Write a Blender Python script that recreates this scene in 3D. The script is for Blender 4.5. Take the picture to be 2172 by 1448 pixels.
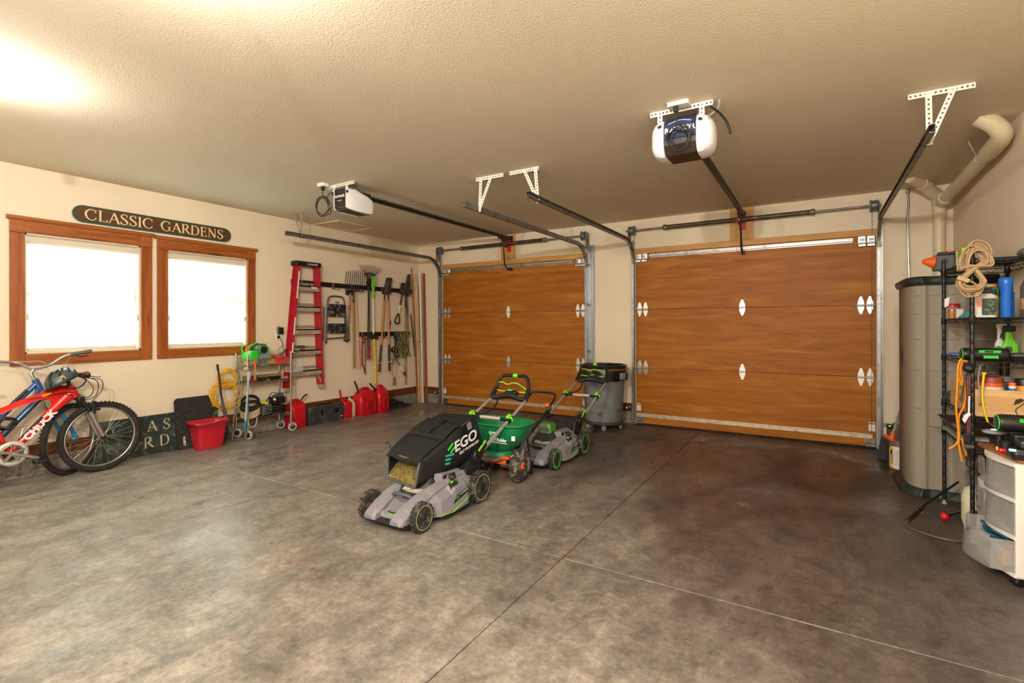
import bpy, math, random
from mathutils import Matrix, Vector, Euler
for o in list(bpy.data.objects): bpy.data.objects.remove(o)
SC = bpy.context.scene
COL = SC.collection
PI = math.pi
# ------------------------------------------------------------------ camera
XL, XR, YB, YF, H = -6.337, 1.253, 7.0, -1.6, 2.92
cd = bpy.data.cameras.new('camera'); cam = bpy.data.objects.new('camera', cd); COL.objects.link(cam)
cd.sensor_fit = 'HORIZONTAL'; cd.sensor_width = 36.0
cd.lens = 36.0*1052.645/2172
cd.shift_y = (690.4-724)/2172
cd.clip_start = .02
cam.matrix_world = Matrix.Translation((0, 0, 1.411)) @ Matrix.Rotation(.54981, 4, 'Z') @ Matrix.Rotation(PI/2, 4, 'X') @ Matrix.Rotation(-.00228, 4, 'Z')
SC.camera = cam
# ------------------------------------------------------------------ world, light, exposure
w = bpy.data.worlds.new('daylight'); SC.world = w; w.use_nodes = True
bg = w.node_tree.nodes['Background']; bg.inputs[0].default_value = (.88, 1.0, .97, 1); bg.inputs[1].default_value = 12.0
SC.view_settings.view_transform = 'Standard'; SC.view_settings.look = 'None'
SC.view_settings.gamma = 1.0; SC.view_settings.use_curve_mapping = False
SC.view_settings.exposure = 0.14
SC.cycles.use_denoising = True
SC.cycles.use_adaptive_sampling = True; SC.cycles.adaptive_threshold = .02
SC.cycles.max_bounces = 9; SC.cycles.diffuse_bounces = 5; SC.cycles.glossy_bounces = 4
SC.cycles.transmission_bounces = 6; SC.cycles.transparent_max_bounces = 12
SC.cycles.sample_clamp_indirect = 6.0
SC.cycles.caustics_reflective = False; SC.cycles.caustics_refractive = False
# ceiling bulbs (x, y, watts, colour); holders are built further down; the last two are added, unseen fill
LAMPS = [(-4.15, .84, 35, (1, .97, .94)), (-1.95, .82, 66, (1, .96, .92)), (.25, 1.0, 95, (1, .96, .92)), (-4.1, -.9, 12, (1, .97, .94)), (-.6, -.9, 360, (1, .96, .92))]

# ------------------------------------------------------------------ mesh helpers
def hexc(h, a=1.0):
    h = h.lstrip('#'); out = []
    for i in (0, 2, 4):
        c = int(h[i:i+2], 16)/255
        out.append(c/12.92 if c <= .04045 else ((c+.055)/1.055)**2.4)
    return (*out, a)
def TM(loc=(0,0,0), rx=0, ry=0, rz=0, s=1):
    m = Matrix.Translation(loc) @ Euler((rx, ry, rz)).to_matrix().to_4x4()
    if s != 1: m = m @ Matrix.Diagonal((s, s, s, 1))
    return m
def axm(a, b):
    a = Vector(a); d = Vector(b)-a
    return Matrix.Translation(a) @ d.to_track_quat('Z', 'Y').to_matrix().to_4x4(), d.length
class G:
    def __init__(s): s.v = []; s.f = []; s.s = []
    def add(s, vs, fs, sm=False, M=None):
        n = len(s.v)
        s.v += [tuple(M @ Vector(p)) for p in vs] if M is not None else [tuple(p) for p in vs]
        for f in fs: s.f.append(tuple(n+i for i in f)); s.s.append(sm)
        return s
    def merge(s, o, M=None):
        n = len(s.v)
        s.v += [tuple(M @ Vector(p)) for p in o.v] if M is not None else o.v
        s.f += [tuple(n+i for i in f) for f in o.f]; s.s += o.s
        return s
    def box(s, x0, x1, y0, y1, z0, z1, M=None):
        if x0 > x1: x0, x1 = x1, x0
        if y0 > y1: y0, y1 = y1, y0
        if z0 > z1: z0, z1 = z1, z0
        return s.add([(x0,y0,z0),(x1,y0,z0),(x1,y1,z0),(x0,y1,z0),(x0,y0,z1),(x1,y0,z1),(x1,y1,z1),(x0,y1,z1)],
              [(3,2,1,0),(4,5,6,7),(0,1,5,4),(1,2,6,5),(2,3,7,6),(3,0,4,7)], False, M)
    def cbox(s, c, d, rx=0, ry=0, rz=0):
        return s.box(-d[0]/2, d[0]/2, -d[1]/2, d[1]/2, -d[2]/2, d[2]/2, TM(c, rx, ry, rz))
    def bar(s, a, b, wx, wy, roll=0):
        M, L = axm(a, b)
        return s.box(-wx/2, wx/2, -wy/2, wy/2, 0, L, M @ Matrix.Rotation(roll, 4, 'Z'))
    def tube(s, pts, r, n=8, closed=False, cap=True):
        P = [Vector(p) for p in pts]; k = len(P)
        R = r if isinstance(r, (list, tuple)) else [r]*k
        T = []
        for i in range(k):
            if closed: d = P[(i+1) % k]-P[i-1]
            else: d = P[min(i+1, k-1)]-P[max(i-1, 0)]
            T.append(d.normalized() if d.length > 1e-9 else Vector((0,0,1)))
        u = T[0].orthogonal().normalized(); rings = []
        for i in range(k):
            if i:
                q = T[i-1].rotation_difference(T[i]); u = q @ u
                u = (u - T[i]*u.dot(T[i])).normalized()
            vv = T[i].cross(u)
            rings.append([P[i]+(u*math.cos(2*PI*j/n)+vv*math.sin(2*PI*j/n))*R[i] for j in range(n)])
        return s.loft(rings, closed, cap, True)
    def loft(s, rings, closed=False, cap=True, sm=True, M=None):
        n = len(rings[0]); k = len(rings)
        vs = [p for r in rings for p in r]; fs = []
        for i in range(k if closed else k-1):
            a = i*n; b = ((i+1) % k)*n
            for j in range(n): fs.append((a+j, a+(j+1) % n, b+(j+1) % n, b+j))
        s.add(vs, fs, sm, M)
        if cap and not closed:
            s.add(rings[0], [tuple(reversed(range(n)))], False, M); s.add(rings[-1], [tuple(range(n))], False, M)
        return s
    def lathe(s, prof, n=20, M=None, cap=True, a0=0, a1=2*PI, sharp=False):
        rings = [[(r*math.cos(2*PI*j/n), r*math.sin(2*PI*j/n), z) for j in range(n)] for r, z in prof]
        if sharp:
            for a, b in zip(rings, rings[1:]): s.loft([a, b], False, False, True, M)
            if cap:
                if prof[0][0] > 1e-5: s.add(rings[0], [tuple(reversed(range(n)))], False, M)
                if prof[-1][0] > 1e-5: s.add(rings[-1], [tuple(range(n))], False, M)
            return s
        return s.loft(rings, False, cap, True, M)
    def cyl(s, a, b, r, n=14, r2=None):
        M, L = axm(a, b); return s.lathe([(r, 0), (r if r2 is None else r2, L)], n, M)
    def disc(s, c, ax, r, t, n=20):
        a = Vector(c); d = Vector(ax).normalized(); return s.cyl(a-d*t/2, a+d*t/2, r, n)
    def torus(s, c, ax, R, r, n=32, m=8, sx=1, sy=1):
        M = Matrix.Translation(c) @ Vector(ax).to_track_quat('Z', 'Y').to_matrix().to_4x4()
        return s.tube([M @ Vector((R*sx*math.cos(2*PI*i/n), R*sy*math.sin(2*PI*i/n), 0)) for i in range(n)], r, m, True)
    def prism(s, poly, h0, h1, M=None, sm=False):
        n = len(poly); a = [(x, y, h0) for x, y in poly]; b = [(x, y, h1) for x, y in poly]
        ar = sum(poly[i][0]*poly[(i+1) % n][1]-poly[(i+1) % n][0]*poly[i][1] for i in range(n))
        if ar < 0: a.reverse(); b.reverse()
        return s.loft([a, b], False, True, sm, M)
    def ball(s, c, r, n=14, m=9, sc=(1,1,1), M=None):
        rings = []
        for i in range(m+1):
            t = PI*i/m; rr = max(math.sin(t), 1e-4)
            rings.append([(c[0]+r*sc[0]*rr*math.cos(2*PI*j/n), c[1]+r*sc[1]*rr*math.sin(2*PI*j/n), c[2]-r*sc[2]*math.cos(t)) for j in range(n)])
        return s.loft(rings, False, False, True, M)
    def grid(s, fn, nu, nv, sm=True, M=None):
        vs = [fn(i/nu, j/nv) for j in range(nv+1) for i in range(nu+1)]
        fs = [(j*(nu+1)+i, j*(nu+1)+i+1, (j+1)*(nu+1)+i+1, (j+1)*(nu+1)+i) for j in range(nv) for i in range(nu)]
        return s.add(vs, fs, sm, M)
    def sweep(s, prof, path, nrm, cap=True, sm=False):
        # prof = (side, out) pairs; the path runs in a plane whose normal is nrm
        nrm = Vector(nrm); P = [Vector(p) for p in path]; rings = []
        for i, p in enumerate(P):
            t = (P[min(i+1, len(P)-1)]-P[max(i-1, 0)]).normalized(); q = nrm.cross(t)
            rings.append([tuple(p+nrm*a+q*b) for a, b in prof])
        n = len(prof)
        for j in range(n):
            k = (j+1) % n
            vs = []; fs = []
            for r in rings: vs += [r[j], r[k]]
            for i in range(len(rings)-1): fs.append((2*i, 2*i+1, 2*i+3, 2*i+2))
            s.add(vs, fs, True)
        if cap: s.add(rings[0], [tuple(reversed(range(n)))]); s.add(rings[-1], [tuple(range(n))])
        return s
def rrect(w, h, r, n=4, cx=0, cy=0):
    out = []
    for a, (sx, sy) in enumerate(((1,1),(-1,1),(-1,-1),(1,-1))):
        for i in range(n+1):
            t = PI/2*(a+i/n); out.append((cx+sx*(w/2-r)+r*math.cos(t), cy+sy*(h/2-r)+r*math.sin(t)))
    return out
def rring(w, d, r, z, cx=0, cy=0, n=4): return [(x, y, z) for x, y in rrect(w, d, r, n, cx, cy)]
def spline(pts, k=6, closed=False):
    P = [Vector(p) for p in pts]; n = len(P); out = []
    for i in range(n if closed else n-1):
        g = lambda j: P[j % n] if closed else P[max(0, min(n-1, j))]
        a, b, c, d = g(i-1), g(i), g(i+1), g(i+2)
        for j in range(k):
            t = j/k
            out.append(.5*((2*b)+(c-a)*t+(2*a-5*b+4*c-d)*t*t+(3*b-a-3*c+d)*t**3))
    if not closed: out.append(P[-1])
    return out
def perf(g, a, b, wd, nrm, n):
    # perforated strap: a row of square cells with an eight-sided hole in each
    a = Vector(a); b = Vector(b); d = (b-a)/n; nr = Vector(nrm).normalized(); side = nr.cross(d.normalized())*(wd/2)
    hr = wd*.2; dd = d.normalized(); ss = side.normalized()
    for i in range(n):
        c = a+d*(i+.5); o = []; h = []
        for j in range(8):
            t = PI/4*j; cx, sy = math.cos(t), math.sin(t); m = max(abs(cx), abs(sy))
            o.append(c+d*.5*(cx/m)+side*(sy/m)); h.append(c+dd*hr*cx+ss*hr*sy)
        g.add(o+h, [(j, (j+1) % 8, 8+(j+1) % 8, 8+j) for j in range(8)])
    return g

# ------------------------------------------------------------------ object helpers
ROOT = {}
def thing(name, label, cat, loc=(0,0,0), rz=0, group=None, world=True, kind=None):
    o = bpy.data.objects.new(name, None); COL.objects.link(o)
    o.location = loc; o.rotation_euler = (0, 0, rz); o.empty_display_size = .05
    tag(o, label, cat, group, kind)
    ROOT[o] = Vector(loc) if world else Vector((0,0,0))
    return o
def tag(o, label=None, cat=None, group=None, kind=None):
    if label: o['label'] = label
    if cat: o['category'] = cat
    if group: o['group'] = group
    if kind: o['kind'] = kind
    return o
def obj(name, g, m, parent=None, bevel=0, solid=0, label=None, cat=None, group=None, kind=None, seg=2):
    me = bpy.data.meshes.new(name)
    if parent is not None: off = ROOT.get(parent, Vector((0,0,0)))
    elif cat or label:
        xs, ys, zs = zip(*g.v); off = Vector(((min(xs)+max(xs))/2, (min(ys)+max(ys))/2, min(zs)))
    else: off = Vector((0,0,0))
    vs = [(x-off.x, y-off.y, z-off.z) for x, y, z in g.v] if off.length > 0 else g.v
    me.from_pydata(vs, [], g.f)
    me.polygons.foreach_set('use_smooth', g.s); me.materials.append(m); me.update()
    o = bpy.data.objects.new(name, me); COL.objects.link(o)
    if parent is not None: o.parent = parent; ROOT[o] = off
    else: o.location = off; ROOT[o] = off
    if solid:
        k = o.modifiers.new('s', 'SOLIDIFY'); k.thickness = solid; k.offset = 0
    if bevel:
        k = o.modifiers.new('b', 'BEVEL'); k.width = bevel; k.segments = seg; k.limit_method = 'ANGLE'; k.angle_limit = .6
    return tag(o, label, cat, group, kind)
def struct(name, g, m, bevel=0, label=None):
    return obj(name, g, m, None, bevel, label=None, kind='structure') if not label else tag(obj(name, g, m, None, bevel), label, None, None, 'structure')
def dup(root, loc, rz=None, label=None, group=None):
    r = root.copy(); COL.objects.link(r); r.location = loc
    if rz is not None: r.rotation_euler = (0, 0, rz)
    if label: r['label'] = label
    if group: r['group'] = group
    for ch in list(root.children):
        c = ch.copy(); COL.objects.link(c); c.parent = r
        for q in ch.children:
            d = q.copy(); COL.objects.link(d); d.parent = c
    return r
def text(s, size, M, m, parent, name='lettering', ext=.0006, shear=0, sx=1, bold=0, space=1, align='CENTER'):
    cu = bpy.data.curves.new('t', 'FONT'); cu.body = s; cu.size = size; cu.extrude = ext; cu.shear = shear
    cu.offset = bold; cu.space_character = space; cu.align_x = align; cu.align_y = 'CENTER'; cu.resolution_u = 3
    t = bpy.data.objects.new('t', cu); COL.objects.link(t)
    me = bpy.data.meshes.new_from_object(t); bpy.data.objects.remove(t)
    me.name = name; off = ROOT.get(parent, Vector((0,0,0)))
    me.transform(Matrix.Translation(-off) @ M @ Matrix.Diagonal((sx, 1, 1, 1)))
    me.materials.clear(); me.materials.append(m)
    o = bpy.data.objects.new(name, me); COL.objects.link(o); o.parent = parent; ROOT[o] = off
    return o
# facing frames for flat print: text x along the first axis, up = z
def face_mx(loc, facing, tilt=0):
    rz = {'-y': 0, '+x': PI/2, '-x': -PI/2, '+y': PI}[facing]
    return Matrix.Translation(loc) @ Matrix.Rotation(rz, 4, 'Z') @ Matrix.Rotation(PI/2+tilt, 4, 'X')

# ------------------------------------------------------------------ materials
MATS = {}
def nodes(name):
    m = bpy.data.materials.new(name); m.use_nodes = True
    nt = m.node_tree; return m, nt, nt.nodes['Principled BSDF']
def nd(nt, t, **k):
    n = nt.nodes.new(t)
    for a, b in k.items():
        if a.startswith('i_'):
            key = a[2:]; key = int(key) if key.isdigit() else key.replace('_', ' ')
            n.inputs[key].default_value = b
        else: setattr(n, a, b)
    return n
def ramp(nt, fac, stops):
    r = nd(nt, 'ShaderNodeValToRGB'); e = r.color_ramp.elements
    while len(e) < len(stops): e.new(.5)
    for i, (p, c) in enumerate(stops): e[i].position = p; e[i].color = c if len(c) == 4 else (*c, 1)
    nt.links.new(fac, r.inputs[0]); return r
def coords(nt, scale=(1,1,1), rot=(0,0,0)):
    tc = nd(nt, 'ShaderNodeTexCoord'); mp = nd(nt, 'ShaderNodeMapping')
    mp.inputs['Scale'].default_value = scale; mp.inputs['Rotation'].default_value = rot
    nt.links.new(tc.outputs['Object'], mp.inputs[0]); return mp.outputs[0]
def noise(nt, vec, scale, detail=4, rough=.55, dist=0):
    n = nd(nt, 'ShaderNodeTexNoise'); n.inputs['Scale'].default_value = scale; n.inputs['Detail'].default_value = detail
    n.inputs['Roughness'].default_value = rough; n.inputs['Distortion'].default_value = dist
    nt.links.new(vec, n.inputs['Vector']); return n.outputs['Fac']
def bump(nt, bs, h, strength, dist=.01):
    b = nd(nt, 'ShaderNodeBump'); b.inputs['Strength'].default_value = strength; b.inputs['Distance'].default_value = dist
    nt.links.new(h, b.inputs['Height']); nt.links.new(b.outputs[0], bs.inputs['Normal'])
def sc(c, k): return (min(1, c[0]*k), min(1, c[1]*k), min(1, c[2]*k), 1)
def mx(nt, a, b, fac, mode='MIX'):
    n = nd(nt, 'ShaderNodeMix', data_type='RGBA', blend_type=mode)
    for s_, v in ((0, fac), (6, a), (7, b)):
        if hasattr(v, 'is_linked') or hasattr(v, 'links'): nt.links.new(v, n.inputs[s_])
        else: n.inputs[s_].default_value = v
    return n.outputs[2]
def pm(name, col, rough=.5, metal=0, var=.12, vs=9, bs=0, bd=.002, spec=.5, dirt=None, coat=0):
    """plain procedural surface: colour with a little noise, optional fine bump and dirt speckle"""
    if name in MATS: return MATS[name]
    m, nt, b = nodes(name); c = hexc(col) if isinstance(col, str) else col
    v = coords(nt); n = noise(nt, v, vs, 5)
    r = ramp(nt, n, [(.3, sc(c, 1-var)), (.7, sc(c, 1+var))]); out = r.outputs[0]
    if dirt:
        dc, amt, dsc = dirt
        k = ramp(nt, noise(nt, v, dsc, 6, .7), [(max(0, .62-amt*.3), (0,0,0,1)), (.78-amt*.25, (1,1,1,1))])
        out = mx(nt, out, hexc(dc), k.outputs[0])
    nt.links.new(out, b.inputs['Base Color'])
    b.inputs['Roughness'].default_value = rough; b.inputs['Metallic'].default_value = metal
    b.inputs['Specular IOR Level'].default_value = spec; b.inputs['Coat Weight'].default_value = coat
    rr = nd(nt, 'ShaderNodeMapRange', i_3=max(0, rough-.08), i_4=min(1, rough+.08)); nt.links.new(n, rr.inputs[0]); nt.links.new(rr.outputs[0], b.inputs['Roughness'])
    if bs: bump(nt, b, noise(nt, v, bs, 3), .35, bd)
    MATS[name] = m; return m
def wood(name, light, dark, axis='y', scale=1.0, rough=.45, knots=True, ratio=14, coat=0, mid=.5):
    if name in MATS: return MATS[name]
    m, nt, b = nodes(name); a, c = hexc(light), hexc(dark)
    s = {'x': (1, ratio, ratio), 'y': (ratio, 1, ratio), 'z': (ratio, ratio, 1)}[axis]
    v = coords(nt, tuple(q*scale for q in s)); big = noise(nt, v, .9, 3, .5, 1.2); fine = noise(nt, v, 7, 6, .65)
    g = mx(nt, ramp(nt, big, [(.32, c), (mid, ((a[0]+c[0])/2, (a[1]+c[1])/2, (a[2]+c[2])/2)), (.66, a)]).outputs[0], ramp(nt, fine, [(.35, sc(c, .8)), (.65, sc(a, 1.1))]).outputs[0], .35)
    if knots:
        vo = nd(nt, 'ShaderNodeTexVoronoi'); vv = coords(nt, {'x': (1.4, 7, 7), 'y': (7, 1.4, 7), 'z': (7, 7, 1.4)}[axis]); nt.links.new(vv, vo.inputs['Vector']); vo.inputs['Scale'].default_value = 1.0
        g = mx(nt, g, sc(c, .3), ramp(nt, vo.outputs['Distance'], [(.05, (.85,.85,.85,1)), (.17, (0,0,0,1))]).outputs[0])
    nt.links.new(g, b.inputs['Base Color']); b.inputs['Roughness'].default_value = rough; b.inputs['Coat Weight'].default_value = coat
    bump(nt, b, fine, .15, .002); MATS[name] = m; return m
def emit(name, col, st):
    if name in MATS: return MATS[name]
    m, nt, b = nodes(name); b.inputs['Base Color'].default_value = hexc(col)
    b.inputs['Emission Color'].default_value = hexc(col); b.inputs['Emission Strength'].default_value = st
    MATS[name] = m; return m
def plaster(name, col, bsc, bst, rough=.85, bd=.004, var=.04):
    m, nt, b = nodes(name); c = hexc(col); v = coords(nt)
    n = noise(nt, v, .8, 5); r = ramp(nt, n, [(.3, sc(c, 1-var)), (.7, sc(c, 1+var))])
    nt.links.new(r.outputs[0], b.inputs['Base Color']); b.inputs['Roughness'].default_value = rough
    b.inputs['Specular IOR Level'].default_value = .3
    h = noise(nt, v, bsc, 5, .6); hr = ramp(nt, h, [(.38, (0,0,0,1)), (.62, (1,1,1,1))]); bump(nt, b, hr.outputs[0], bst, bd)
    MATS[name] = m; return m
def concrete_floor():
    m, nt, b = nodes('concrete_floor'); v = coords(nt); vy = coords(nt, (1.5, .75, 1), (0, 0, .35))
    big = noise(nt, v, .5, 7, .66, .5); mid = noise(nt, vy, 2.6, 10, .74, .5); fine = noise(nt, v, 30, 8, .82); med = noise(nt, v, 8, 9, .78, .3)
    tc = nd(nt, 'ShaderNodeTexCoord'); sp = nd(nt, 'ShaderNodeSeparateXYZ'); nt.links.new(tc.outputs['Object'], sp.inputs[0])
    # traffic soiling plus light falloff, both painted darker towards the right and the doors
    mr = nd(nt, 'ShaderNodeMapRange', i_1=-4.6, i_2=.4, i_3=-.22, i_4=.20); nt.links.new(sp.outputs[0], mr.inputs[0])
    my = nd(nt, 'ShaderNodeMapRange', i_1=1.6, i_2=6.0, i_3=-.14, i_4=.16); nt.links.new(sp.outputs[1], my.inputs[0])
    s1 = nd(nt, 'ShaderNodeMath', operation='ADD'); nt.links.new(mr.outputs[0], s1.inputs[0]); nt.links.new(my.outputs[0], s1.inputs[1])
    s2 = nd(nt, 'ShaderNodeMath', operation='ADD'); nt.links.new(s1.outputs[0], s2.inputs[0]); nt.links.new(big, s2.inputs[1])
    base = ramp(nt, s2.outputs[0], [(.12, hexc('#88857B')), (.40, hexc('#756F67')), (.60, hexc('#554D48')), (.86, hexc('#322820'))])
    o = mx(nt, base.outputs[0], ramp(nt, mid, [(.30, (.14,.14,.14,1)), (.5, (.5,.5,.5,1)), (.70, (.9,.9,.9,1))]).outputs[0], .58, 'OVERLAY')
    o = mx(nt, o, ramp(nt, med, [(.3, (.2,.2,.2,1)), (.5, (.5,.5,.5,1)), (.7, (.8,.8,.8,1))]).outputs[0], .8, 'OVERLAY')
    o = mx(nt, o, ramp(nt, fine, [(.3, (.15,.15,.15,1)), (.7, (.85,.85,.85,1))]).outputs[0], .7, 'OVERLAY')
    st = noise(nt, v, 1.2, 6, .6, .8)
    o = mx(nt, o, hexc('#2A211A'), ramp(nt, st, [(.60, (0,0,0,1)), (.80, (.6,.6,.6,1))]).outputs[0])
    wr = noise(nt, coords(nt, (1, 1, 1)), 1.7, 5, .6, .4)
    o = mx(nt, o, hexc('#7A5A40'), ramp(nt, wr, [(.62, (0,0,0,1)), (.78, (.45,.45,.45,1))]).outputs[0])
    sp2 = noise(nt, v, 15, 8, .76)
    o = mx(nt, o, hexc('#B8AEA0'), ramp(nt, sp2, [(.69, (0,0,0,1)), (.76, (.7,.7,.7,1))]).outputs[0])
    nt.links.new(o, b.inputs['Base Color'])
    r = ramp(nt, noise(nt, vy, 1.0, 8, .66, .6), [(.36, (.2,.2,.2,1)), (.62, (.55,.55,.55,1))]); nt.links.new(r.outputs[0], b.inputs['Roughness'])
    b.inputs['Specular IOR Level'].default_value = .5
    bump(nt, b, fine, .12, .002); MATS['concrete_floor'] = m; return m
def plywood():
    m, nt, b = nodes('luan_plywood'); v = coords(nt, (.55, 6, 4.2)); fine = noise(nt, coords(nt, (2.2, 60, 55)), 2, 6, .7)
    w1 = nd(nt, 'ShaderNodeTexNoise'); w1.inputs['Scale'].default_value = 1.3; w1.inputs['Detail'].default_value = 5; w1.inputs['Distortion'].default_value = 2.2; nt.links.new(v, w1.inputs['Vector'])
    wv = nd(nt, 'ShaderNodeTexWave', wave_type='BANDS', bands_direction='Z'); wv.inputs['Scale'].default_value = 1.1; wv.inputs['Distortion'].default_value = 9; wv.inputs['Detail'].default_value = 4; wv.inputs['Detail Scale'].default_value = 1.2
    nt.links.new(coords(nt, (.35, 1, 2.2)), wv.inputs['Vector'])
    a = ramp(nt, w1.outputs['Fac'], [(.28, hexc('#8E5012')), (.5, hexc('#A06018')), (.72, hexc('#B27426'))])
    o = mx(nt, a.outputs[0], ramp(nt, wv.outputs['Fac'], [(0, (.44,.44,.44,1)), (1, (.55,.55,.55,1))]).outputs[0], .5, 'OVERLAY')
    o = mx(nt, o, ramp(nt, fine, [(.3, (.35,.35,.35,1)), (.7, (.63,.63,.63,1))]).outputs[0], .5, 'OVERLAY')
    big = noise(nt, coords(nt), .9, 4)
    o = mx(nt, o, hexc('#D8AE76'), ramp(nt, noise(nt, coords(nt), 2.4, 7, .7), [(.68, (0,0,0,1)), (.8, (.3,.3,.3,1))]).outputs[0])
    nt.links.new(o, b.inputs['Base Color']); b.inputs['Roughness'].default_value = .5; b.inputs['Specular IOR Level'].default_value = .25
    bump(nt, b, fine, .08, .001); MATS['luan'] = m; return m
def marble():
    m, nt, b = nodes('green_marble'); v = coords(nt); n = noise(nt, v, 7, 9, .72, 1.5)
    r = ramp(nt, n, [(.35, hexc('#1C2422')), (.5, hexc('#2C3733')), (.62, hexc('#55625B')), (.72, hexc('#8E9A90'))])
    nt.links.new(r.outputs[0], b.inputs['Base Color']); b.inputs['Roughness'].default_value = .35; MATS['marble'] = m; return m
def fabric_shade():
    m = bpy.data.materials.new('shade_fabric'); m.use_nodes = True; nt = m.node_tree; nt.nodes.clear()
    o = nd(nt, 'ShaderNodeOutputMaterial'); d = nd(nt, 'ShaderNodeBsdfDiffuse'); t = nd(nt, 'ShaderNodeBsdfTranslucent'); x = nd(nt, 'ShaderNodeMixShader')
    d.inputs[0].default_value = (.85, .85, .82, 1); t.inputs[0].default_value = (.93, .95, .92, 1); x.inputs[0].default_value = .72
    nt.links.new(d.outputs[0], x.inputs[1]); nt.links.new(t.outputs[0], x.inputs[2]); nt.links.new(x.outputs[0], o.inputs[0]); return m
def clear(name, col, alpha, rough=.1):
    """see-through film: part tinted surface, part plain transparency"""
    if name in MATS: return MATS[name]
    m, nt, b = nodes(name); b.inputs['Base Color'].default_value = hexc(col); b.inputs['Alpha'].default_value = alpha
    b.inputs['Roughness'].default_value = rough
    n = noise(nt, coords(nt), 6, 3); rr = nd(nt, 'ShaderNodeMapRange', i_3=max(0, alpha-.05), i_4=min(1, alpha+.05)); nt.links.new(n, rr.inputs[0]); nt.links.new(rr.outputs[0], b.inputs['Alpha'])
    MATS[name] = m; return m

WALL = plaster('wall_paint', '#EBDDC4', 90, .12, .8, .002)
CEIL = plaster('ceiling_texture', '#DDD0B8', 75, .4, .9, .003)
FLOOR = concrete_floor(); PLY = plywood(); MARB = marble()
CONC = pm('concrete', '#8C877C', .85, 0, .25, 14, 60, .004, .3, ('#4E4A43', .4, 25))
TRIM = wood('stained_pine_y', '#B0662A', '#7A3D14', 'y', 1, .38, True, 16, .2)
TRIMZ = wood('stained_pine_z', '#AE622A', '#783A14', 'z', 1, .38, True, 16, .2)
TRIMD = wood('dark_pine', '#7A3E18', '#4A210C', 'y', 1, .42, True, 14)
TRIMX = wood('dark_pine_x', '#7A3E18', '#4A210C', 'x', 1, .42, True, 14)
PINE = wood('pine_x', '#D6A45C', '#B5803C', 'x', .8, .55, True, 10)
PINEZ = wood('pine_z', '#DDB06C', '#C4914C', 'z', .8, .55, False, 10)
PALE = wood('pale_stick', '#E6C08A', '#C89A5E', 'z', 1, .6, False, 12)
HAND = wood('grey_handle', '#A98C66', '#7C6344', 'z', 1, .65, False, 14)
HAND2 = wood('honey_handle', '#C6883A', '#9A5E22', 'z', 1, .45, False, 14)
GALV = pm('galvanised', '#A3A5A6', .38, .9, .18, 22, 0, 0, .5, ('#6E6A63', .25, 9))
GALVD = pm('galvanised_dull', '#8E8A82', .5, .75, .22, 18, 0, 0, .5, ('#4C453C', .4, 10))
STEEL = pm('dark_steel', '#4E4A44', .45, .7, .25, 20)
CHROME = pm('chrome', '#D8D8D6', .18, 1.0, .05, 10)
RUST = pm('rusty_steel', '#3A3029', .6, .25, .3, 25, 0, 0, .4, ('#6B4426', .3, 18))
WHITEM = pm('white_painted_metal', '#E9E4DA', .45, 0, .05, 10)
BLACK = pm('black_plastic', '#121213', .45, 0, .25, 12)
BLACKR = pm('black_rubber', '#191817', .75, 0, .3, 20, 0, 0, .3, ('#5A5650', .25, 30))
GREYP = pm('grey_plastic', '#4A4B4D', .55, 0, .15, 10)
CREAM = pm('pvc_cream', '#D9CBA9', .4, 0, .05, 5)
REDP = pm('red_plastic', '#C01422', .35, 0, .1, 6)
WHITE = pm('white_plastic', '#E8E6E1', .4, 0, .05, 6)
LIME = pm('lime_green', '#6FCB2E', .4, 0, .08, 6)
YEL = pm('yellow_plastic', '#E8C31A', .4, 0, .08, 6)
ORANGE = pm('orange_plastic', '#E2611F', .4, 0, .08, 6)
BLUE = pm('blue_plastic', '#1766C9', .35, 0, .08, 6)
# ================================================================== the room
g = G().box(XL-.2, XR+.2, YF-.2, YB+.2, -.15, -.012)
fl = struct('floor', g, CONC)
XJ = [XL, -3.935, -1.319, XR]; YJ = [YF, 2.728, YB+.14]
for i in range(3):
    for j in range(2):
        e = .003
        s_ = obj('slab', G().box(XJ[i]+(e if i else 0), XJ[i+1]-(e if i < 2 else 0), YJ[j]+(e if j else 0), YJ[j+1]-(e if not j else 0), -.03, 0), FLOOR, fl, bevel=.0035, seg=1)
struct('ceiling', G().box(XL-.2, XR+.2, YF-.2, YB+.2, H, H+.12), CEIL)
WIN = [(1.58, 2.52, 1.155, 2.295), (2.78, 3.718, 1.155, 2.285)]
T = .15
g = G()
ys = [YF, WIN[0][0], WIN[0][1], WIN[1][0], WIN[1][1], YB+T]
g.box(XL-T, XL, ys[0], ys[1], 0, H).box(XL-T, XL, ys[2], ys[3], 0, H).box(XL-T, XL, ys[4], ys[5], 0, H)
for a, b, c, d in WIN: g.box(XL-T, XL, a, b, 0, c).box(XL-T, XL, a, b, d, H)
struct('wall_left', g, WALL)
DR = [(-5.745, -2.955), (-2.205, .585)]      # door openings
DZ = 2.44
g = G().box(XL, DR[0][0], YB, YB+T, 0, H).box(DR[0][1], DR[1][0], YB, YB+T, 0, H).box(DR[1][1], XR+T, YB, YB+T, 0, H)
for a, b in DR: g.box(a, b, YB, YB+T, DZ, H)
struct('wall_back', g, WALL)
struct('wall_right', G().box(XR, XR+T, YF-T, YB, 0, H), WALL)
struct('wall_front', G().box(XL-T, XR, YF-T, YF, 0, H), WALL)
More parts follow.
